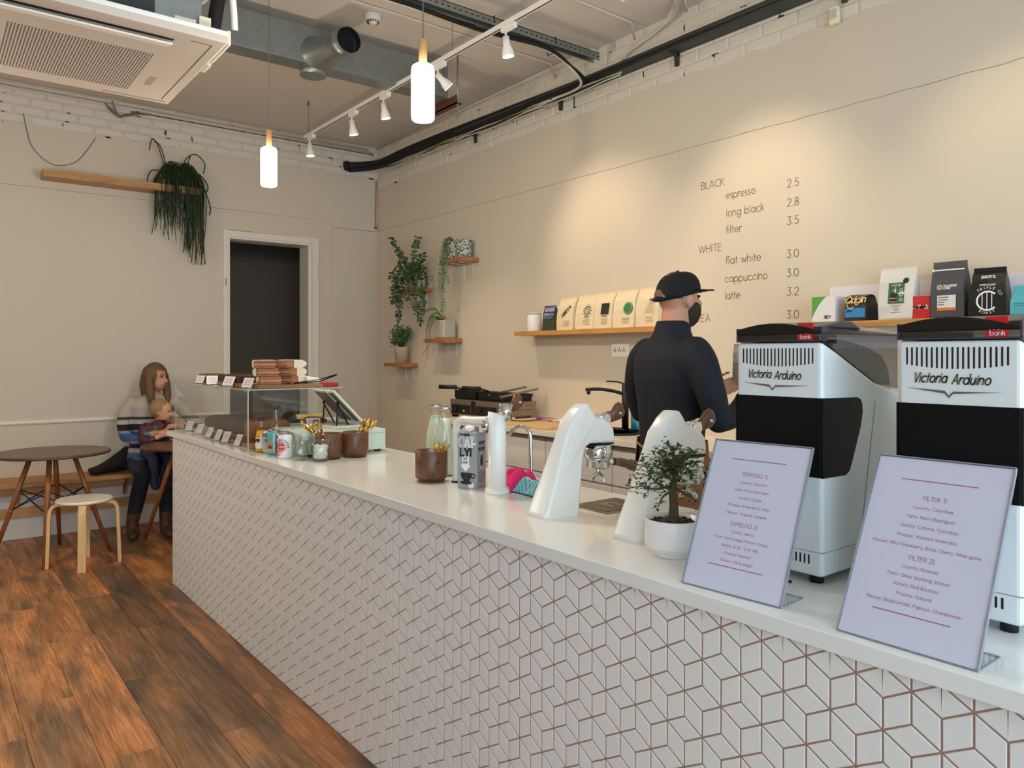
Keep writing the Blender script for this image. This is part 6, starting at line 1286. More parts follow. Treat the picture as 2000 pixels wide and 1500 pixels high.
for i in range(620):
    random.seed(3000 + i)
    if i < 420:
        u = random.gauss(-.005, .04); z = .198 + random.uniform(-.03, .068) - abs(u) * .38; w = random.gauss(0, .03); p = BP(max(-.095, min(.08, u)), w, z)
    else:
        q = random.choice(tips); k_ = random.randrange(1, len(q)); p = q[k_] + Vector((random.gauss(0, .008), random.gauss(0, .008), random.gauss(0, .007)))
    leaf(lf, p, (random.uniform(-1, 1), random.uniform(-1, 1), random.uniform(-.5, .5)), (0, 0, 1), random.uniform(.012, .019), random.uniform(.007, .011), 0 if i % 17 else 1)
for i in range(40):
    random.seed(4000 + i); a = BP(.006, 0, random.uniform(.17, .22)); br_.tube([a, a.lerp(BP(random.gauss(-.005, .035), random.gauss(0, .025), .215), .6) + Vector((0, 0, .004)), BP(random.gauss(-.005, .04), random.gauss(0, .03), random.uniform(.18, .25))], [.0016, .0011, .0006], 5)
obj('trunk', tk_, bark, bp); obj('branches', br_, bark, bp); obj('leaves', lf, [M('bonsai_leaf', rgb(44, 82, 36), .4, var=.35, scale=60), M('bonsai_leaf_yellow', rgb(150, 160, 50), .45)], bp)
# ---------------------------------------------------------------- back bar
bw = M('cabinet_white', rgb(224, 218, 212), .4, var=.02); ZB = .93
wt_ = obj('back_worktop', MB().box(2.2, 8.6, -.62, -.002, ZB - .035, ZB), M('back_quartz', rgb(232, 224, 210), .25, var=.04), None, bevel=.002, origin=(5, -.3, ZB - .035)); tag(wt_, 'pale worktop running along the cream wall behind the bar', 'worktop')
for i in range(10):
    x = 2.22 + i * .6; nm = ('leftmost under the toaster', 'second from the left, under the chopping board', 'third from the left, seen under the gooseneck faucet', 'fourth from the left, under the wooden tap handle', 'fifth from the left, behind the barista', 'sixth from the left', 'seventh from the left', 'eighth from the left', 'ninth from the left', 'tenth from the left')[i]
    t = thing('base_cabinet', 'white base cabinet of the back bar, ' + nm, 'cabinet', (x + .3, -.3, 0), group='base cabinets')
    obj('carcass', MB().box(x, x + .599, -.575, -.002, .1, ZB - .036), bw, t); obj('plinth', MB().box(x, x + .599, -.53, -.5, 0, .1), bw, t)
    d1 = obj('drawer', MB().box(x + .003, x + .596, -.597, -.576, .66, .86), bw, t, bevel=.002); d2 = obj('door', MB().box(x + .003, x + .596, -.597, -.576, .105, .65), bw, t, bevel=.002)
    obj('shaded_groove', MB().box(x + .003, x + .596, -.59, -.576, .862, .89), M('groove_shade', rgb(120, 112, 106), .6), t)  # groove coloured grey for the shadow line under the worktop
# contact grill
gs = M('grill_steel', rgb(150, 136, 118), .35, .7, var=.06); gk = M('grill_black', rgb(18, 17, 17), .5)
cg_ = thing('contact_grill', 'stainless double contact grill with black handles on the back worktop', 'grill', (2.43, -.29, ZB))
obj('housing', MB().box(2.10, 2.76, -.46, -.12, ZB + .02, ZB + .14), gs, cg_, bevel=.004)
for a in (2.13, 2.73):
    for b in (-.43, -.15): obj('foot', MB().box(a - .02, a + .02, b - .02, b + .02, ZB, ZB + .022), gk, cg_)
for a in (2.13, 2.46): 
    pn = obj('control_panel', MB().box(a, a + .25, -.466, -.458, ZB + .03, ZB + .1), gk, cg_)
    obj('knob', MB().cyl((a + .06, -.466, ZB + .065), (a + .06, -.482, ZB + .065), .016, n=16), gk, pn); obj('pilot_light', MB().box(a + .16, a + .18, -.4675, -.466, ZB + .05, ZB + .062), M('amber_print', rgb(200, 180, 60), .4), pn)
obj('centre_strip', MB().box(2.395, 2.445, -.465, -.46, ZB + .03, ZB + .135), gk, cg_)
mb = MB()
for r_ in range(2):
    for k in range(3): mb.box(2.7595, 2.762, -.40 + k * .09, -.40 + k * .09 + .06, ZB + .075 + .03 * r_, ZB + .083 + .03 * r_)
obj('side_louvres', mb, M('louvre_shadow', rgb(110, 100, 88), .5, .5), cg_)
for a in (2.13, 2.45):
    pl_ = obj('top_plate', MB().prism([(a, -.44, ZB + .15), (a, -.14, ZB + .15), (a, -.12, ZB + .195), (a, -.44, ZB + .215)], (.28, 0, 0)), gk, cg_, bevel=.008)
    obj('lower_plate', MB().box(a, a + .28, -.43, -.14, ZB + .138, ZB + .152), gk, cg_)
    hd = obj('handle', MB().tube([(a + .14, -.44, ZB + .215), (a + .12, -.5, ZB + .235)], .008, 8).tube([(a + .1, -.49, ZB + .236), (a - .03, -.56, ZB + .238)], .017, 12), gk, pl_)
obj('spring_arm', MB().obox((2.6, -.27, ZB + .215), (.02, .36, .014), Matrix.Rotation(R(8), 3, 'X')).obox((2.74, -.27, ZB + .205), (.02, .36, .014), Matrix.Rotation(R(8), 3, 'X')), gs, cg_)
# board, plate, knife, tongs
cbd = obj('chopping_board', MB().box(2.86, 3.42, -.60, -.30, ZB, ZB + .02), wood('maple', rgb(226, 190, 136), rgb(204, 164, 108), .5, 4, 'X'), None, bevel=.004, origin=(3.1, -.45, ZB)); tag(cbd, 'pale wooden chopping board on the back worktop', 'chopping board')
pt = obj('plate', MB().lathe([(.05, 0), (.06, .002), (.1, .014), (.098, .016), (.06, .006), (.001, .005)], (2.93, -.39, ZB + .02), 28, cap=(True, False)), M('cream_plate', rgb(222, 208, 176), .3), None, origin=(2.93, -.39, ZB + .02)); tag(pt, 'cream plate beside the contact grill', 'plate')
kn = thing('kitchen_knife', 'knife with dark handle resting across the cream plate', 'knife', (2.94, -.38, ZB + .037)); obj('handle', MB().tube([(2.91, -.44, ZB + .04), (2.99, -.36, ZB + .05)], .009, 8), M('dark_wood_handle', rgb(50, 34, 26), .5), kn); obj('blade', MB().obox((3.04, -.31, ZB + .052), (.13, .018, .0015), Matrix.Rotation(R(45), 3, 'Z')), chrome, kn)
tn = thing('kitchen_tongs', 'steel tongs with purple and orange tips beside the chopping board', 'tongs', (3.05, -.2, ZB))
obj('arm', MB().tube([(2.90, -.2, ZB + .02), (3.0, -.16, ZB + .03), (3.15, -.17, ZB + .014)], .005, 8), chrome, tn); obj('arm', MB().tube([(2.92, -.25, ZB + .012), (3.05, -.22, ZB + .016), (3.17, -.19, ZB + .01)], .005, 8), chrome, tn)
obj('purple_tip', MB().ell((2.885, -.205, ZB + .024), (.03, .018, .018)), M('purple_silicone', rgb(150, 44, 140), .5), tn)
obj('orange_clip', MB().box(3.13, 3.16, -.2, -.155, ZB, ZB + .022).box(3.03, 3.05, -.245, -.2, ZB, ZB + .024), M('orange_clip', rgb(206, 90, 50), .5), tn)
# sink and mixer tap
sk = thing('round_sink', 'black oval sink set in the back worktop', 'sink', (3.73, -.36, ZB))
obj('rim', MB().lathe([(.25, 0), (.25, .012), (.235, .014), (.22, .008)], (3.73, -.36, ZB), 36, sy=.82, cap=(True, False)), gk, sk); obj('bowl', MB().lathe([(.221, .008), (.2, -.03), (.001, -.03)], (3.73, -.36, ZB + .0), 36, sy=.82, cap=(False, False)), gk, sk)
tp = thing('mixer_tap', 'tall matt black kitchen mixer tap by the sink', 'tap', (3.738, -.18, ZB))
obj('post', MB().cyl((3.738, -.19, ZB + .012), (3.738, -.19, ZB + .305), .022, n=20), gk, tp); obj('spout', MB().tube(spline([(3.735, -.2, ZB + .235), (3.70, -.26, ZB + .255), (3.65, -.34, ZB + .268), (3.60, -.41, ZB + .265)], 5), .011, 12), gk, tp)
obj('nozzle', MB().cyl((3.612, -.395, ZB + .265), (3.612, -.395, ZB + .235), .012, n=12), gk, tp); obj('lever', MB().tube([(3.738, -.2, ZB + .302), (3.71, -.235, ZB + .315), (3.665, -.29, ZB + .318)], .005, 8), gk, tp)
sb = thing('soap_bottle', 'clear spray bottle half full of blue washing liquid', 'bottle', (3.84, -.2, ZB))
obj('bottle', MB().lathe([(.03, .012), (.033, .018), (.033, .15), (.014, .18), (.012, .2)], (3.84, -.2, ZB), 20), thin_glass('soap_plastic', (.82, .9, .88), .3), sb); obj('liquid', MB().lathe([(.029, .015), (.0315, .02), (.0315, .11)], (3.84, -.2, ZB), 20), M('blue_liquid', rgb(16, 128, 166), .2), sb); obj('spray_head', MB().lathe([(.015, .195), (.015, .225), (.006, .24)], (3.84, -.2, ZB), 14).box(3.80, 3.85, -.206, -.194, ZB + .225, ZB + .24), M('green_cap', rgb(120, 160, 140), .4), sb)
yb = pouch('yellow_coffee_bag', 'bright yellow bag with black slanted lettering glimpsed between the grinders', 5.345, -.42, ZB + .02, .13, .24, .08, M('yellow_foil', rgb(232, 216, 30), .4, var=.04), 0, seed=91)
obj('print', text(MB(), 'brawla', (-.0, -.046, .13), (.2, 0, .98), (-.98, 0, .2), .035, .006), ink, yb, local=True)
py = obj('bag_tray', MB().box(5.26, 5.43, -.48, -.36, ZB, ZB + .02), wood('maple', (0, 0, 0), (0, 0, 0)), None, bevel=.003, origin=(5.34, -.42, ZB)); tag(py, 'small wooden block under the yellow bag', 'block')
# ---------------------------------------------------------------- bench, tables, stool
bwood = wood('bench_pine', rgb(206, 158, 100), rgb(176, 126, 72), .5, 4, 'Y')
bn = thing('wall_bench', 'long pine wall bench with slatted front under the end wall rail', 'bench', (.2, -3.5, 0))
obj('seat_board', MB().box(.002, .385, -6.9, -1.66, .417, .45), bwood, bn, bevel=.003); obj('front_panel', MB().box(.18, .2, -6.9, -1.66, 0, .415), M('bench_white', rgb(214, 208, 200), .5, var=.03), bn)
obj('slat', MB().box(.2, .222, -6.9, -1.66, .165, .24), bwood, bn, bevel=.002); obj('slat', MB().box(.2, .222, -6.9, -1.66, .335, .40), bwood, bn, bevel=.002)
for y in (-3.2, -2.45): obj('bracket', MB().prism([(.2, y, .26), (.2, y, .33), (.36, y, .417), (.3, y, .417)], (0, .03, 0)), bwood, bn)
legw = wood('table_leg_beech', rgb(166, 100, 52), rgb(132, 72, 34), .4, 4, 'Z'); blackw = M('black_wire', rgb(14, 14, 14), .4, .4)
def cafe_table(x, y, label):
    t = thing('cafe_table', label, 'table', (x, y, 0), 0, 'round cafe tables')
    obj('table_top', MB().lathe([(.355, .716), (.365, .72), (.366, .732), (.36, .738)], (0, 0, 0), 56), M('table_top_brown', rgb(92, 66, 52), .3, var=.08), t, local=True)
    feet = [(.349, -.089), (.089, .349), (-.349, .089), (-.089, -.349)]; P = []
    for fx, fy in feet:
        a = Vector((fx * .36, fy * .36, .712)); b = Vector((fx, fy, 0)); P.append((a, b)); obj('leg', MB().tube([a, a.lerp(b, .35), b], [.0165, .0185, .0125], 14), legw, t, local=True)
        obj('leg_bracket', MB().obox(a + Vector((0, 0, -.004)), (.05, .035, .016)), blackw, t, local=True)
    for i in range(4):
        (a, b), (c, d) = P[i], P[(i + 1) % 4]; obj('brace_wire', MB().tube([a.lerp(b, .32), c.lerp(d, .52)], .004, 6).tube([a.lerp(b, .52), c.lerp(d, .32)], .004, 6), blackw, t, local=True)
        obj('bolt', MB().ell(a.lerp(b, .52), (.02, .02, .006), 8, 5), chrome, t, local=True)
    return t
ta = cafe_table(.94, -3.04, 'round dark-topped cafe table with splayed wooden legs beside the birch stool')
copy_tree(ta, (1.05, -2.12, 0), R(-18.4), label='round dark-topped cafe table in front of the seated woman, half hidden by the bar')
birch = wood('birch_ply', rgb(226, 190, 138), rgb(208, 166, 110), .5, 5, 'Z')
stl = thing('birch_stool', 'round white-topped stool with four bent birch legs', 'stool', (1.324, -2.901, 0), R(-12))
obj('seat', MB().lathe([(.166, .43), (.17, .434), (.17, .446), (.166, .45)], (0, 0, 0), 44), M('stool_white', rgb(236, 228, 210), .35), stl, local=True)
for k in range(4):
    q = Matrix.Rotation(R(90 * k), 3, 'Z'); path = [(.05, .42), (.13, .42), (.165, .416), (.188, .4), (.199, .375), (.203, .33), (.215, .0)]; rg = []
    for i, (r_, z) in enumerate(path):
        a = Vector(path[max(0, i-1)]); b = Vector(path[min(len(path)-1, i+1)]); d = (b - a).normalized(); nn = Vector((-d.y, d.x))
        rg.append([q @ Vector((r_ + nn.x * .011 * s_, w_, z + nn.y * .011 * s_)) for s_, w_ in ((-1, -.024), (1, -.024), (1, .024), (-1, .024))])
    obj('leg', MB().rings(rg, smooth=False), birch, stl, local=True, bevel=.003)
# ---------------------------------------------------------------- people
def fuse(mb, voxel=.012, smooth=6):
    me = mb.mesh('tmp'); o = bpy.data.objects.new('tmp', me); C.objects.link(o)
    m = o.modifiers.new('r', 'REMESH'); m.mode = 'VOXEL'; m.voxel_size = voxel; m.use_smooth_shade = True
    s_ = o.modifiers.new('s', 'SMOOTH'); s_.iterations = smooth; s_.factor = .5
    dg = bpy.context.evaluated_depsgraph_get(); dg.update(); out = bpy.data.meshes.new_from_object(o.evaluated_get(dg)); bpy.data.objects.remove(o); out.materials.clear(); return out
def paint(me, fn):
    me.polygons.foreach_set('material_index', [fn(p.center) for p in me.polygons]); me.polygons.foreach_set('use_smooth', [True] * len(me.polygons)); me.update()
def limb(mb, pts, rs):
    sp_ = spline(pts, 5); k = len(sp_); m = len(rs) - 1; rr = []
    for i in range(k):
        t = i / (k - 1) * m; j = min(int(t), m - 1); rr.append(rs[j] + (rs[j+1] - rs[j]) * (t - j))
    mb.tube(sp_, rr, 14); mb.ell(sp_[0], (rr[0],) * 3, 12, 8); mb.ell(sp_[-1], (rr[-1],) * 3, 12, 8)
def torso(mb, secs, n=22):
    rg = []
    for (c, rx, ry, *ang) in secs:
        q = Matrix.Rotation(ang[0] if ang else 0, 3, 'Z'); rg.append([Vector(c) + q @ Vector((rx * math.cos(2*math.pi*i/n), ry * math.sin(2*math.pi*i/n), 0)) for i in range(n)])
    mb.rings(rg)
def hand(mb, wrist, d, palm, spread, size=1.0, curl=.6):
    """palm block plus four unequal curled fingers and a thumb on the side"""
    w = Vector(wrist); d = Vector(d).normalized(); p = Vector(palm).normalized(); s_ = d.cross(p).normalized() * spread
    limb(mb, [w, w + d * .045 * size, w + d * .08 * size], [.026 * size, .036 * size * .8, .03 * size])
    mb.obox(w + d * .055 * size, (.075 * size, .024 * size, .07 * size), Matrix((s_, p, d)).transposed())
    for k, L_ in enumerate((.062, .072, .067, .052)):
        b = w + d * .085 * size + s_ * (.028 - .0187 * k) * size; m1 = b + (d * .6 + p * .4 * curl) * L_ * .5 * size; m2 = m1 + (d * .25 + p * 1.0 * curl) * L_ * .55 * size
        limb(mb, [b, m1, m2], [.0098 * size, .009 * size, .0075 * size])
    b = w + d * .03 * size + s_ * .036 * size; limb(mb, [b, b + (d * .5 + s_ * .7 + p * .2) * .035 * size, b + (d * 1.0 + s_ * .55 + p * .7) * .055 * size], [.0125 * size, .0105 * size, .0085 * size])
skin = M('skin', rgb(196, 142, 114), .5, var=.06, scale=20, sss=.08); navy = M('navy_shirt', rgb(15, 18, 30), .8, var=.15, scale=30, bump=.3, bscale=14); trous = M('black_trousers', rgb(16, 16, 18), .8, var=.2); shoe = M('dark_shoe', rgb(24, 20, 18), .5)
# barista: stands in the aisle, back to the camera, facing the cream wall
bz = thing('person', 'person in navy shirt and black cap working with back turned behind the bar', 'person', (4.948, -1.172, 0), R(-13))
mb = MB()
torso(mb, [((0, 0, .84), .165, .115), ((0, .0, .95), .178, .125), ((0, .0, 1.06), .17, .12), ((0, .0, 1.2), .188, .128), ((0, -.005, 1.32), .208, .135), ((0, -.01, 1.40), .208, .122), ((0, -.01, 1.46), .17, .1), ((0, .0, 1.50), .1, .085), ((0, .01, 1.545), .068, .07)])
limb(mb, [(0, .005, 1.48), (0, .015, 1.55), (0, .025, 1.62)], [.068, .062, .06])
for sx in (-1, 1):
    limb(mb, [(sx * .17, -.005, 1.43), (sx * .215, -.01, 1.38), (sx * .262, .0, 1.26), (sx * .272, .03, 1.15)], [.068, .07, .062, .052])
    limb(mb, [(sx * .092, 0, .88), (sx * .105, .01, .68), (sx * .108, .02, .5), (sx * .11, .0, .3), (sx * .112, -.02, .1)], [.1, .085, .062, .058, .045])
    limb(mb, [(sx * .112, -.03, .045), (sx * .115, .06, .05), (sx * .12, .15, .035)], [.042, .045, .032])
limb(mb, [(.272, .03, 1.15), (.25, .14, 1.17), (.2, .25, 1.25), (.165, .31, 1.31)], [.052, .048, .04, .031])
limb(mb, [(-.272, .03, 1.15), (-.24, .14, 1.15), (-.15, .26, 1.2), (-.10, .32, 1.24)], [.052, .048, .04, .031])
# head: skull, jaw, nose, ears
HC = Vector((.0, .04, 1.665)); mb.ell(HC + Vector((0, -.008, .02)), (.076, .096, .1)); mb.ell(HC + Vector((0, .03, -.045)), (.06, .068, .075)); limb(mb, [HC + Vector((0, .085, .012)), HC + Vector((0, .112, -.018)), HC + Vector((0, .098, -.03))], [.011, .015, .012])
for sx in (-1, 1): mb.ell(HC + Vector((sx * .08, -.005, -.012)), (.012, .024, .034), 10, 8)
hand(mb, (.165, .31, 1.31), (-.25, .6, .75), (-.9, .2, 0), 1); hand(mb, (-.10, .32, 1.24), (.3, .8, .4), (.9, -.1, .1), -1)
bm_ = fuse(mb, .0095, 4)
def f_b(c):
    if c.z > 1.535 - .12 * max(0, c.y - .0) and abs(c.x) < .12 and c.z > 1.5: return 0
    hd = min((c - Vector((.15, .35, 1.37))).length, (c - Vector((-.07, .37, 1.28))).length)
    if hd < .10 and c.y > .3: return 0
    if c.z > .93: return 1
    return 2 if c.z > .09 else 3
paint(bm_, f_b); obj('body', bm_, [skin, navy, trous, shoe], bz, local=True)
hairm = M('short_hair', rgb(44, 32, 26), .8, var=.3, scale=60)
# collar, hair, beard, cap, apron
rg = []
for z, r, dy in ((1.495, .088, .0), (1.53, .08, .005), (1.565, .074, .01), (1.567, .07, .01), (1.53, .074, .005)): rg.append([(r * 1.0 * math.cos(2*math.pi*i/24), dy + r * 1.0 * math.sin(2*math.pi*i/24), z - .02 * max(0, math.sin(2*math.pi*i/24))) for i in range(24)])
obj('collar', MB().rings(rg, cap=(False, False)), navy, bz, local=True)
mb = MB(); mb.ell(HC + Vector((0, -.012, .022)), (.079, .098, .1)); hm = fuse(mb, .008, 2)
import bmesh as _bm
def keep(me, fn):
    b = _bm.new(); b.from_mesh(me); dl = [f for f in b.faces if not fn(f.calc_center_median())]; _bm.ops.delete(b, geom=dl, context='FACES'); b.to_mesh(me); b.free(); return me
keep(hm, lambda c: c.z > 1.66 + .9 * max(0, c.y - .04) and c.y < .075); hm.polygons.foreach_set('use_smooth', [True] * len(hm.polygons)); obj('hair', hm, M('cropped_hair', rgb(120, 90, 72), .9, var=.2, scale=60), bz, local=True)
mb = MB(); mb.ell(HC + Vector((0, .036, -.05)), (.0645, .072, .08)); bd = fuse(mb, .007, 2); keep(bd, lambda c: c.y > .03 and c.z < 1.672 - .45 * max(0, c.y - .045)); bd.polygons.foreach_set('use_smooth', [True] * len(bd.polygons)); obj('beard', bd, hairm, bz, local=True)
eyes = MB()
for sx in (-1, 1): eyes.ell(HC + Vector((sx * .032, .081, .012)), (.012, .008, .007), 8, 6)
obj('eyes', eyes, M('eye_dark', rgb(40, 34, 32), .3), bz, local=True)
brow = MB()
for sx in (-1, 1): brow.tube([HC + Vector((sx * .05, .078, .03)), HC + Vector((sx * .032, .088, .036)), HC + Vector((sx * .014, .09, .032))], .005, 6)
obj('eyebrows', brow, hairm, bz, local=True); mo = MB().tube([HC + Vector((-.022, .098, -.055)), HC + Vector((0, .104, -.053)), HC + Vector((.022, .098, -.055))], .005, 6); obj('mouth', mo, M('lip', rgb(150, 92, 84), .5), bz, local=True)
capm = M('black_cap', rgb(10, 10, 11), .85, var=.2)
rg = []; cc0 = HC + Vector((0, -.008, 0))
for i in range(9):
    t = i / 8; a = t * math.pi / 2; r_ = math.cos(a) ** .7; z = .012 + .108 * math.sin(a) ** .9
    rg.append([cc0 + Vector((.088 * r_ * math.cos(2*math.pi*j/28), .108 * r_ * math.sin(2*math.pi*j/28) , z + .028 * (1 - t) * math.sin(2*math.pi*j/28) * 1.0)) for j in range(28)])
cp_ = obj('cap', MB().rings(rg, cap=(False, True)), capm, bz, local=True)
_s = cp_.modifiers.new('thick', 'SOLIDIFY'); _s.thickness = .003
mb = MB(); br = []
for i in range(13):
    a = R(15 + 150 * i / 12); p0 = cc0 + Vector((.084 * math.cos(a), .102 * math.sin(a), .04)); p1 = cc0 + Vector((.098 * math.cos(a), .104 * math.sin(a) + .082 * math.sin(a) ** .8, .05 - .012 * abs(math.cos(a)))); br.append((p0, p1))
mb.add([p for pr_ in br for p in pr_], [(2*i, 2*i+1, 2*i+3, 2*i+2) for i in range(12)], 0, True); bo = obj('brim', mb, capm, cp_, local=True); _s = bo.modifiers.new('thick', 'SOLIDIFY'); _s.thickness = .006
obj('button', MB().ell(cc0 + Vector((0, 0, .121)), (.008, .008, .005), 8, 6), capm, cp_, local=True)
mb = MB(); P_ = [(math.cos(R(a)), math.sin(R(a))) for a in range(0, 181, 15)]
def capsurf(u, v): # back of the cap: u sideways, v up
    a = math.asin(max(-1, min(1, u / .088))); y = -.1095 * math.cos(a); return cc0 + Vector((u, y * (1 - max(0, v - .02) * 2.2) - .001, v))
mb.add([capsurf(0, .008)] + [capsurf(.036 * c_, .004 + .034 * s_) for c_, s_ in P_], [(0, i + 1, i + 2) for i in range(len(P_) - 1)], 0, True); obj('cap_opening', mb, M('cropped_hair'), cp_, local=True)
mb = MB().tube([capsurf(-.05, -.004), capsurf(-.02, -.006), capsurf(.02, -.006), capsurf(.05, -.002)], .008, 8); obj('strap', mb, capm, cp_, local=True); obj('buckle', MB().obox(capsurf(.036, .002), (.008, .004, .016)), chrome, cp_, local=True)
apm = M('tan_apron', rgb(122, 78, 40), .75, var=.12, scale=14); rg = []
for z, rx, ry in ((1.05, .183, .134), (.95, .192, .14), (.8, .2, .15), (.6, .205, .155), (.48, .21, .16)): rg.append([Vector((rx * math.cos(R(a)), ry * math.sin(R(a)), z)) for a in range(-50, 231, 14)])
mb = MB(); n = len(rg[0]); mb.add([p for r_ in rg for p in r_], [(i*n+j, i*n+j+1, (i+1)*n+j+1, (i+1)*n+j) for i in range(len(rg)-1) for j in range(n-1)], 0, True); ao = obj('apron', mb, apm, bz, local=True); _s = ao.modifiers.new('thick', 'SOLIDIFY'); _s.thickness = .004
obj('apron_string', MB().tube(spline([(-.12, -.1, 1.03), (-.05, -.128, 1.02), (0, -.13, 1.015), (.06, -.128, 1.02), (.12, -.1, 1.03)], 4), .005, 6).tube([(-.02, -.13, 1.015), (-.035, -.145, .95), (-.03, -.15, .88)], .004, 6), M('apron_string', rgb(160, 112, 60), .7), bz, local=True)
hb = pouch('patterned_bag', 'patterned grey and brown paper bag held up by the barista', 5.075, -.78, 1.30, .14, .17, .07, M('pattern_paper', rgb(176, 158, 142), .6, var=.55, scale=38), R(25), seed=95)

# seated woman with child at the end wall
def striped():
    m = bpy.data.materials.new('striped_jumper'); m.use_nodes = True; N = m.node_tree.nodes; L = m.node_tree.links; b = N['Principled BSDF']; b.inputs['Roughness'].default_value = .9
    tc = N.new('ShaderNodeTexCoord'); sx = N.new('ShaderNodeSeparateXYZ'); L.new(tc.outputs['Object'], sx.inputs[0]); mr = N.new('ShaderNodeMapRange'); mr.inputs[1].default_value = .5; mr.inputs[2].default_value = 1.1; L.new(sx.outputs['Z'], mr.inputs[0])
    cr = N.new('ShaderNodeValToRGB'); cr.color_ramp.interpolation = 'CONSTANT'; els = cr.color_ramp.elements; els[0].position = 0; els[0].color = rgb(34, 40, 62) + (1,); els[1].position = .1; els[1].color = rgb(70, 96, 140) + (1,)
    for p_, c_ in ((.2, (176, 166, 152)), (.26, (34, 40, 62)), (.34, (150, 142, 132)), (.38, (52, 88, 142)), (.48, (140, 138, 136)), (.51, (24, 28, 46)), (.59, (184, 172, 154)), (.65, (64, 58, 62)), (.69, (180, 170, 158))):
        e_ = els.new(p_); e_.color = rgb(*c_) + (1,)
    L.new(mr.outputs[0], cr.inputs[0]); L.new(cr.outputs[0], b.inputs['Base Color']); return m
wo = thing('person', 'person with long brown hair in striped jumper sitting on the wall bench', 'person', (.35, -2.27, 0))
mb = MB(); ang = R(18)
torso(mb, [((.30, -2.27, .48), .13, .18, ang), ((.30, -2.27, .6), .125, .175, ang), ((.31, -2.265, .75), .115, .15, ang), ((.33, -2.26, .9), .12, .165, ang), ((.345, -2.255, 1.0), .11, .18, ang), ((.355, -2.25, 1.06), .08, .14, ang), ((.365, -2.247, 1.10), .05, .06, ang)])
limb(mb, [(.365, -2.247, 1.07), (.38, -2.243, 1.12), (.40, -2.24, 1.17)], [.05, .046, .045])
limb(mb, [(.335, -2.405, 1.02), (.33, -2.45, .95), (.36, -2.475, .85), (.42, -2.47, .76)], [.055, .056, .05, .045]); limb(mb, [(.42, -2.47, .76), (.52, -2.42, .74), (.6, -2.34, .77), (.63, -2.30, .79)], [.045, .042, .036, .028])
limb(mb, [(.38, -2.09, 1.02), (.42, -2.05, .97), (.5, -2.0, .9), (.57, -1.96, .84)], [.055, .055, .048, .043]); limb(mb, [(.57, -1.96, .84), (.62, -2.0, .83), (.66, -2.07, .83), (.67, -2.13, .84)], [.043, .04, .033, .026])
for (h, k_, an, toe) in (((.32, -2.35, .53), (.78, -2.42, .5), (.765, -2.49, .14), (.90, -2.515, .05)), ((.32, -2.2, .53), (.79, -2.24, .5), (.84, -2.27, .14), (.97, -2.27, .05))):
    limb(mb, [h, tuple(Vector(h).lerp(Vector(k_), .5)), k_], [.09, .082, .062]); limb(mb, [k_, tuple(Vector(k_).lerp(Vector(an), .5)), an], [.06, .058, .046]); limb(mb, [(an[0], an[1], .06), (an[0] + .06, an[1], .055), toe], [.046, .043, .034]); limb(mb, [an, (an[0], an[1], .06)], [.046, .046])
WH = Vector((.42, -2.238, 1.232)); fd = Vector((.82, .57, -.1)).normalized(); sd_ = Vector((-.57, .82, 0)).normalized()
mb.ell(WH + Vector((0, 0, .018)) - fd * .008, (.085, .078, .092)); mb.ell(WH + fd * .026 - Vector((0, 0, .042)), (.058, .055, .066)); limb(mb, [WH + fd * .084 + Vector((0, 0, .006)), WH + fd * .102 - Vector((0, 0, .02)), WH + fd * .09 - Vector((0, 0, .03))], [.009, .0125, .010])
for s_ in (-1, 1): mb.ell(WH + sd_ * s_ * .076 - Vector((0, 0, .01)), (.016, .016, .028), 8, 6)
hand(mb, (.63, -2.30, .79), (.5, .8, .1), (.3, .0, -.9), 1, .85); hand(mb, (.67, -2.13, .84), (.1, -1, .05), (-.1, 0, -.9), -1, .85)
wm = fuse(mb, .0095, 4); hds = (Vector((.65, -2.25, .80)), Vector((.67, -2.18, .84)))
def f_w(c):
    if c.z > 1.10: return 0
    if min((c - h).length for h in hds) < .085: return 0
    if c.x > .36 and c.z < .585 and not (c.y > -2.0 or c.y < -2.45): return 2 if c.z > .2 else 3
    if c.z < .5: return 2 if c.z > .2 else 3
    return 1
paint(wm, f_w); obj('body', wm, [skin, striped(), M('black_jeans', rgb(20, 22, 32), .8, var=.15), M('brown_boot', rgb(74, 44, 30), .55, var=.15)], wo)
brown_h = M('long_brown_hair', rgb(104, 76, 50), .6, var=.3, scale=26, stretch=(6, 6, .8), bump=.4, bscale=60)
mb = MB(); mb.ell(WH + Vector((0, 0, .026)) - fd * .018, (.096, .092, .1))
for s_ in (-1, 1): limb(mb, [WH + sd_ * s_ * .066 - fd * .01 + Vector((0, 0, .06)), WH + sd_ * s_ * .09 + fd * .008 - Vector((0, 0, .04)), WH + sd_ * s_ * .092 + fd * .022 - Vector((0, 0, .14)), WH + sd_ * s_ * .082 + fd * .03 - Vector((0, 0, .235))], [.035, .035, .034, .02])
limb(mb, [WH - fd * .06 + Vector((0, 0, .03)), WH - fd * .085 - Vector((0, 0, .08)), WH - fd * .08 - Vector((0, 0, .2))], [.07, .07, .045])
hmw = fuse(mb, .009, 3); keep(hmw, lambda c: not ((c - WH).dot(fd) > .045 and abs((c - WH).dot(sd_)) < .058 and (c.z - WH.z) < .062)); hmw.polygons.foreach_set('use_smooth', [True] * len(hmw.polygons)); obj('hair', hmw, brown_h, wo)
fe = MB(); fm = MB()
for s_ in (-1, 1): fe.ell(WH + fd * .079 + sd_ * s_ * .03 + Vector((0, 0, .014)), (.009, .009, .006), 8, 6); fm.tube([WH + fd * .08 + sd_ * s_ * .046 + Vector((0, 0, .03)), WH + fd * .086 + sd_ * s_ * .018 + Vector((0, 0, .034))], .0035, 5)
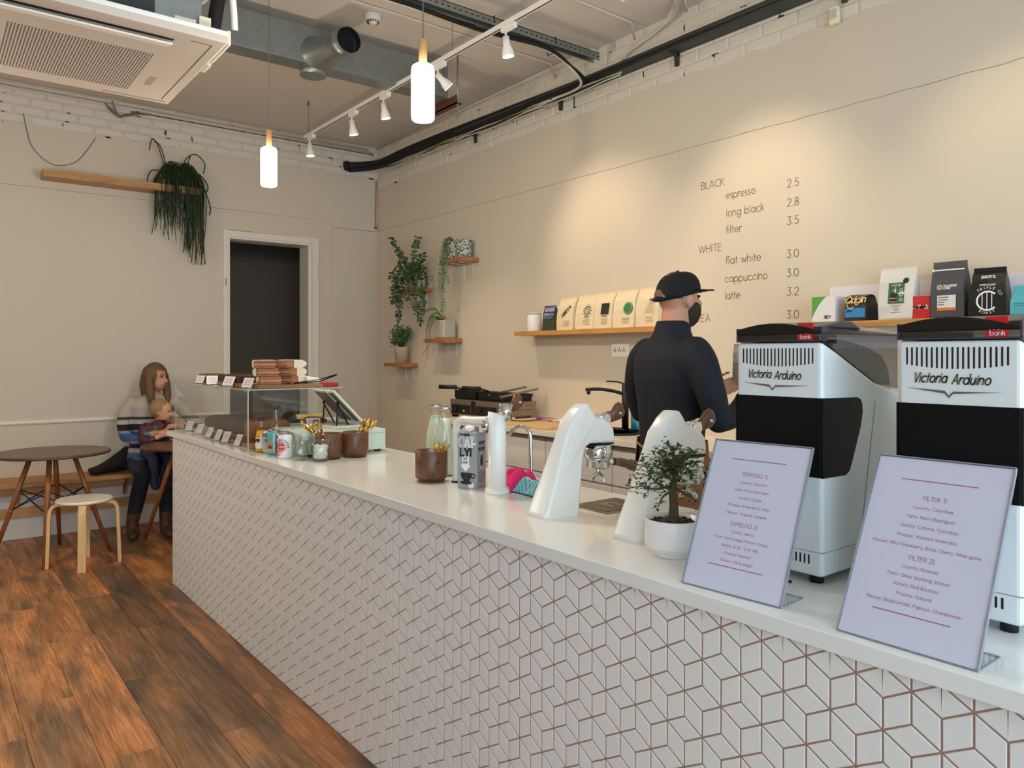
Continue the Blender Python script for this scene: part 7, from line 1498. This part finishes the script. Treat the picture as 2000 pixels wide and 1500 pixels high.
obj('eyes', fe, M('eye_dark'), wo); obj('eyebrows', fm, brown_h, wo); obj('mouth', MB().tube([WH + fd * .078 - sd_ * .02 - Vector((0, 0, .056)), WH + fd * .085 - Vector((0, 0, .055)), WH + fd * .078 + sd_ * .02 - Vector((0, 0, .056))], .005, 6), M('lip'), wo)
# child on the lap
ch_ = thing('person', 'small fair-haired child in red plaid shirt sitting on the lap of the other person', 'person', (.56, -2.27, .57))
mb = MB(); KH = Vector((.60, -2.245, .965)); kf = Vector((.55, .83, -.1)).normalized(); ks = Vector((-.83, .55, 0)).normalized()
torso(mb, [((.53, -2.28, .585), .085, .105), ((.535, -2.28, .68), .09, .11), ((.55, -2.27, .78), .085, .105), ((.56, -2.262, .85), .07, .095), ((.575, -2.255, .885), .035, .04)])
limb(mb, [(.575, -2.255, .87), (.59, -2.25, .92)], [.035, .035]); limb(mb, [(.545, -2.35, .835), (.58, -2.385, .76), (.66, -2.36, .74), (.70, -2.3, .765)], [.04, .036, .031, .022]); limb(mb, [(.57, -2.18, .835), (.62, -2.15, .78), (.68, -2.18, .775), (.70, -2.22, .785)], [.04, .035, .03, .022])
for y in (-2.34, -2.23): limb(mb, [(.55, y, .62), (.68, y, .635), (.76, y, .60)], [.055, .05, .042]); limb(mb, [(.76, y, .60), (.78, y, .5), (.79, y, .42), (.84, y, .40)], [.04, .036, .032, .03])
mb.ell(KH + Vector((0, 0, .014)), (.075, .075, .078)); mb.ell(KH + kf * .02 - Vector((0, 0, .03)), (.054, .054, .05)); limb(mb, [KH + kf * .072, KH + kf * .082 - Vector((0, 0, .018))], [.008, .011])
for s_ in (-1, 1): mb.ell(KH + ks * s_ * .07, (.012, .012, .02), 8, 6)
hand(mb, (.70, -2.30, .765), (.2, .9, .3), (0, 0, -1), 1, .6); hand(mb, (.70, -2.22, .785), (.2, -.9, .3), (0, 0, -1), -1, .6)
cm_ = fuse(mb, .0085, 4)
pld = bpy.data.materials.new('red_plaid'); pld.use_nodes = True; _N = pld.node_tree.nodes; _L = pld.node_tree.links; _t = _N.new('ShaderNodeTexCoord'); _w1 = _N.new('ShaderNodeTexWave'); _w2 = _N.new('ShaderNodeTexWave'); _w1.bands_direction = 'Z'; _w2.bands_direction = 'Y'
for w_ in (_w1, _w2): w_.inputs['Scale'].default_value = 7; _L.new(_t.outputs['Object'], w_.inputs['Vector'])
_m = _N.new('ShaderNodeMix'); _m.data_type = 'RGBA'; _L.new(_w1.outputs['Fac'], _m.inputs[0]); _m.inputs[6].default_value = rgb(120, 36, 48) + (1,); _m.inputs[7].default_value = rgb(60, 56, 76) + (1,)
_m2 = _N.new('ShaderNodeMix'); _m2.data_type = 'RGBA'; _m2.blend_type = 'MULTIPLY'; _m2.inputs[0].default_value = .6; _L.new(_m.outputs[2], _m2.inputs[6]); _L.new(_w2.outputs['Color'], _m2.inputs[7]); _L.new(_m2.outputs[2], _N['Principled BSDF'].inputs['Base Color'])
def f_c(c):
    if c.z > .895: return 0
    if (c - Vector((.71, -2.26, .79))).length < .062: return 0
    return 1 if c.z > .655 or c.x < .5 else 2
paint(cm_, f_c); obj('body', cm_, [M('child_skin', rgb(222, 164, 132), .5, var=.05, sss=.08), pld, M('child_trousers', rgb(40, 46, 66), .8)], ch_)
mb = MB(); mb.ell(KH + Vector((0, 0, .02)) - kf * .014, (.082, .082, .082)); hc = fuse(mb, .007, 2); keep(hc, lambda c: not ((c - KH).dot(kf) > .03 and (c.z - KH.z) < .05) and c.z > KH.z - .05); hc.polygons.foreach_set('use_smooth', [True] * len(hc.polygons)); obj('hair', hc, M('fair_hair', rgb(156, 124, 84), .7, var=.25, scale=30), ch_)
fe = MB()
for s_ in (-1, 1): fe.ell(KH + kf * .068 + ks * s_ * .026 + Vector((0, 0, .006)), (.007, .007, .006), 8, 6)
obj('eyes', fe, M('eye_dark'), ch_); obj('mouth', MB().tube([KH + kf * .066 - ks * .014 - Vector((0, 0, .042)), KH + kf * .072 - Vector((0, 0, .043)), KH + kf * .066 + ks * .014 - Vector((0, 0, .042))], .004, 6), M('lip'), ch_)
# coat on the bench
random.seed(12); mb = MB(); rg = []
for i in range(9):
    t = i / 8; y = -2.70 + .30 * t; h = .035 + .2 * t ** 1.5; rg.append([(.2 + .14 * (1 - .2 * t) * math.cos(2*math.pi*j/14) + random.uniform(-.006, .006), y + random.uniform(-.006, .006), .452 + max(0, h * .5 + h * .5 * math.sin(2*math.pi*j/14)) + random.uniform(0, .006)) for j in range(14)])
co = obj('black_coat', MB().rings(rg), M('black_coat', rgb(18, 17, 18), .9, var=.2, bump=.4, bscale=12), None, origin=(.2, -2.5, .45), sub=1); tag(co, 'black coat slumped on the bench beside the seated woman', 'coat')
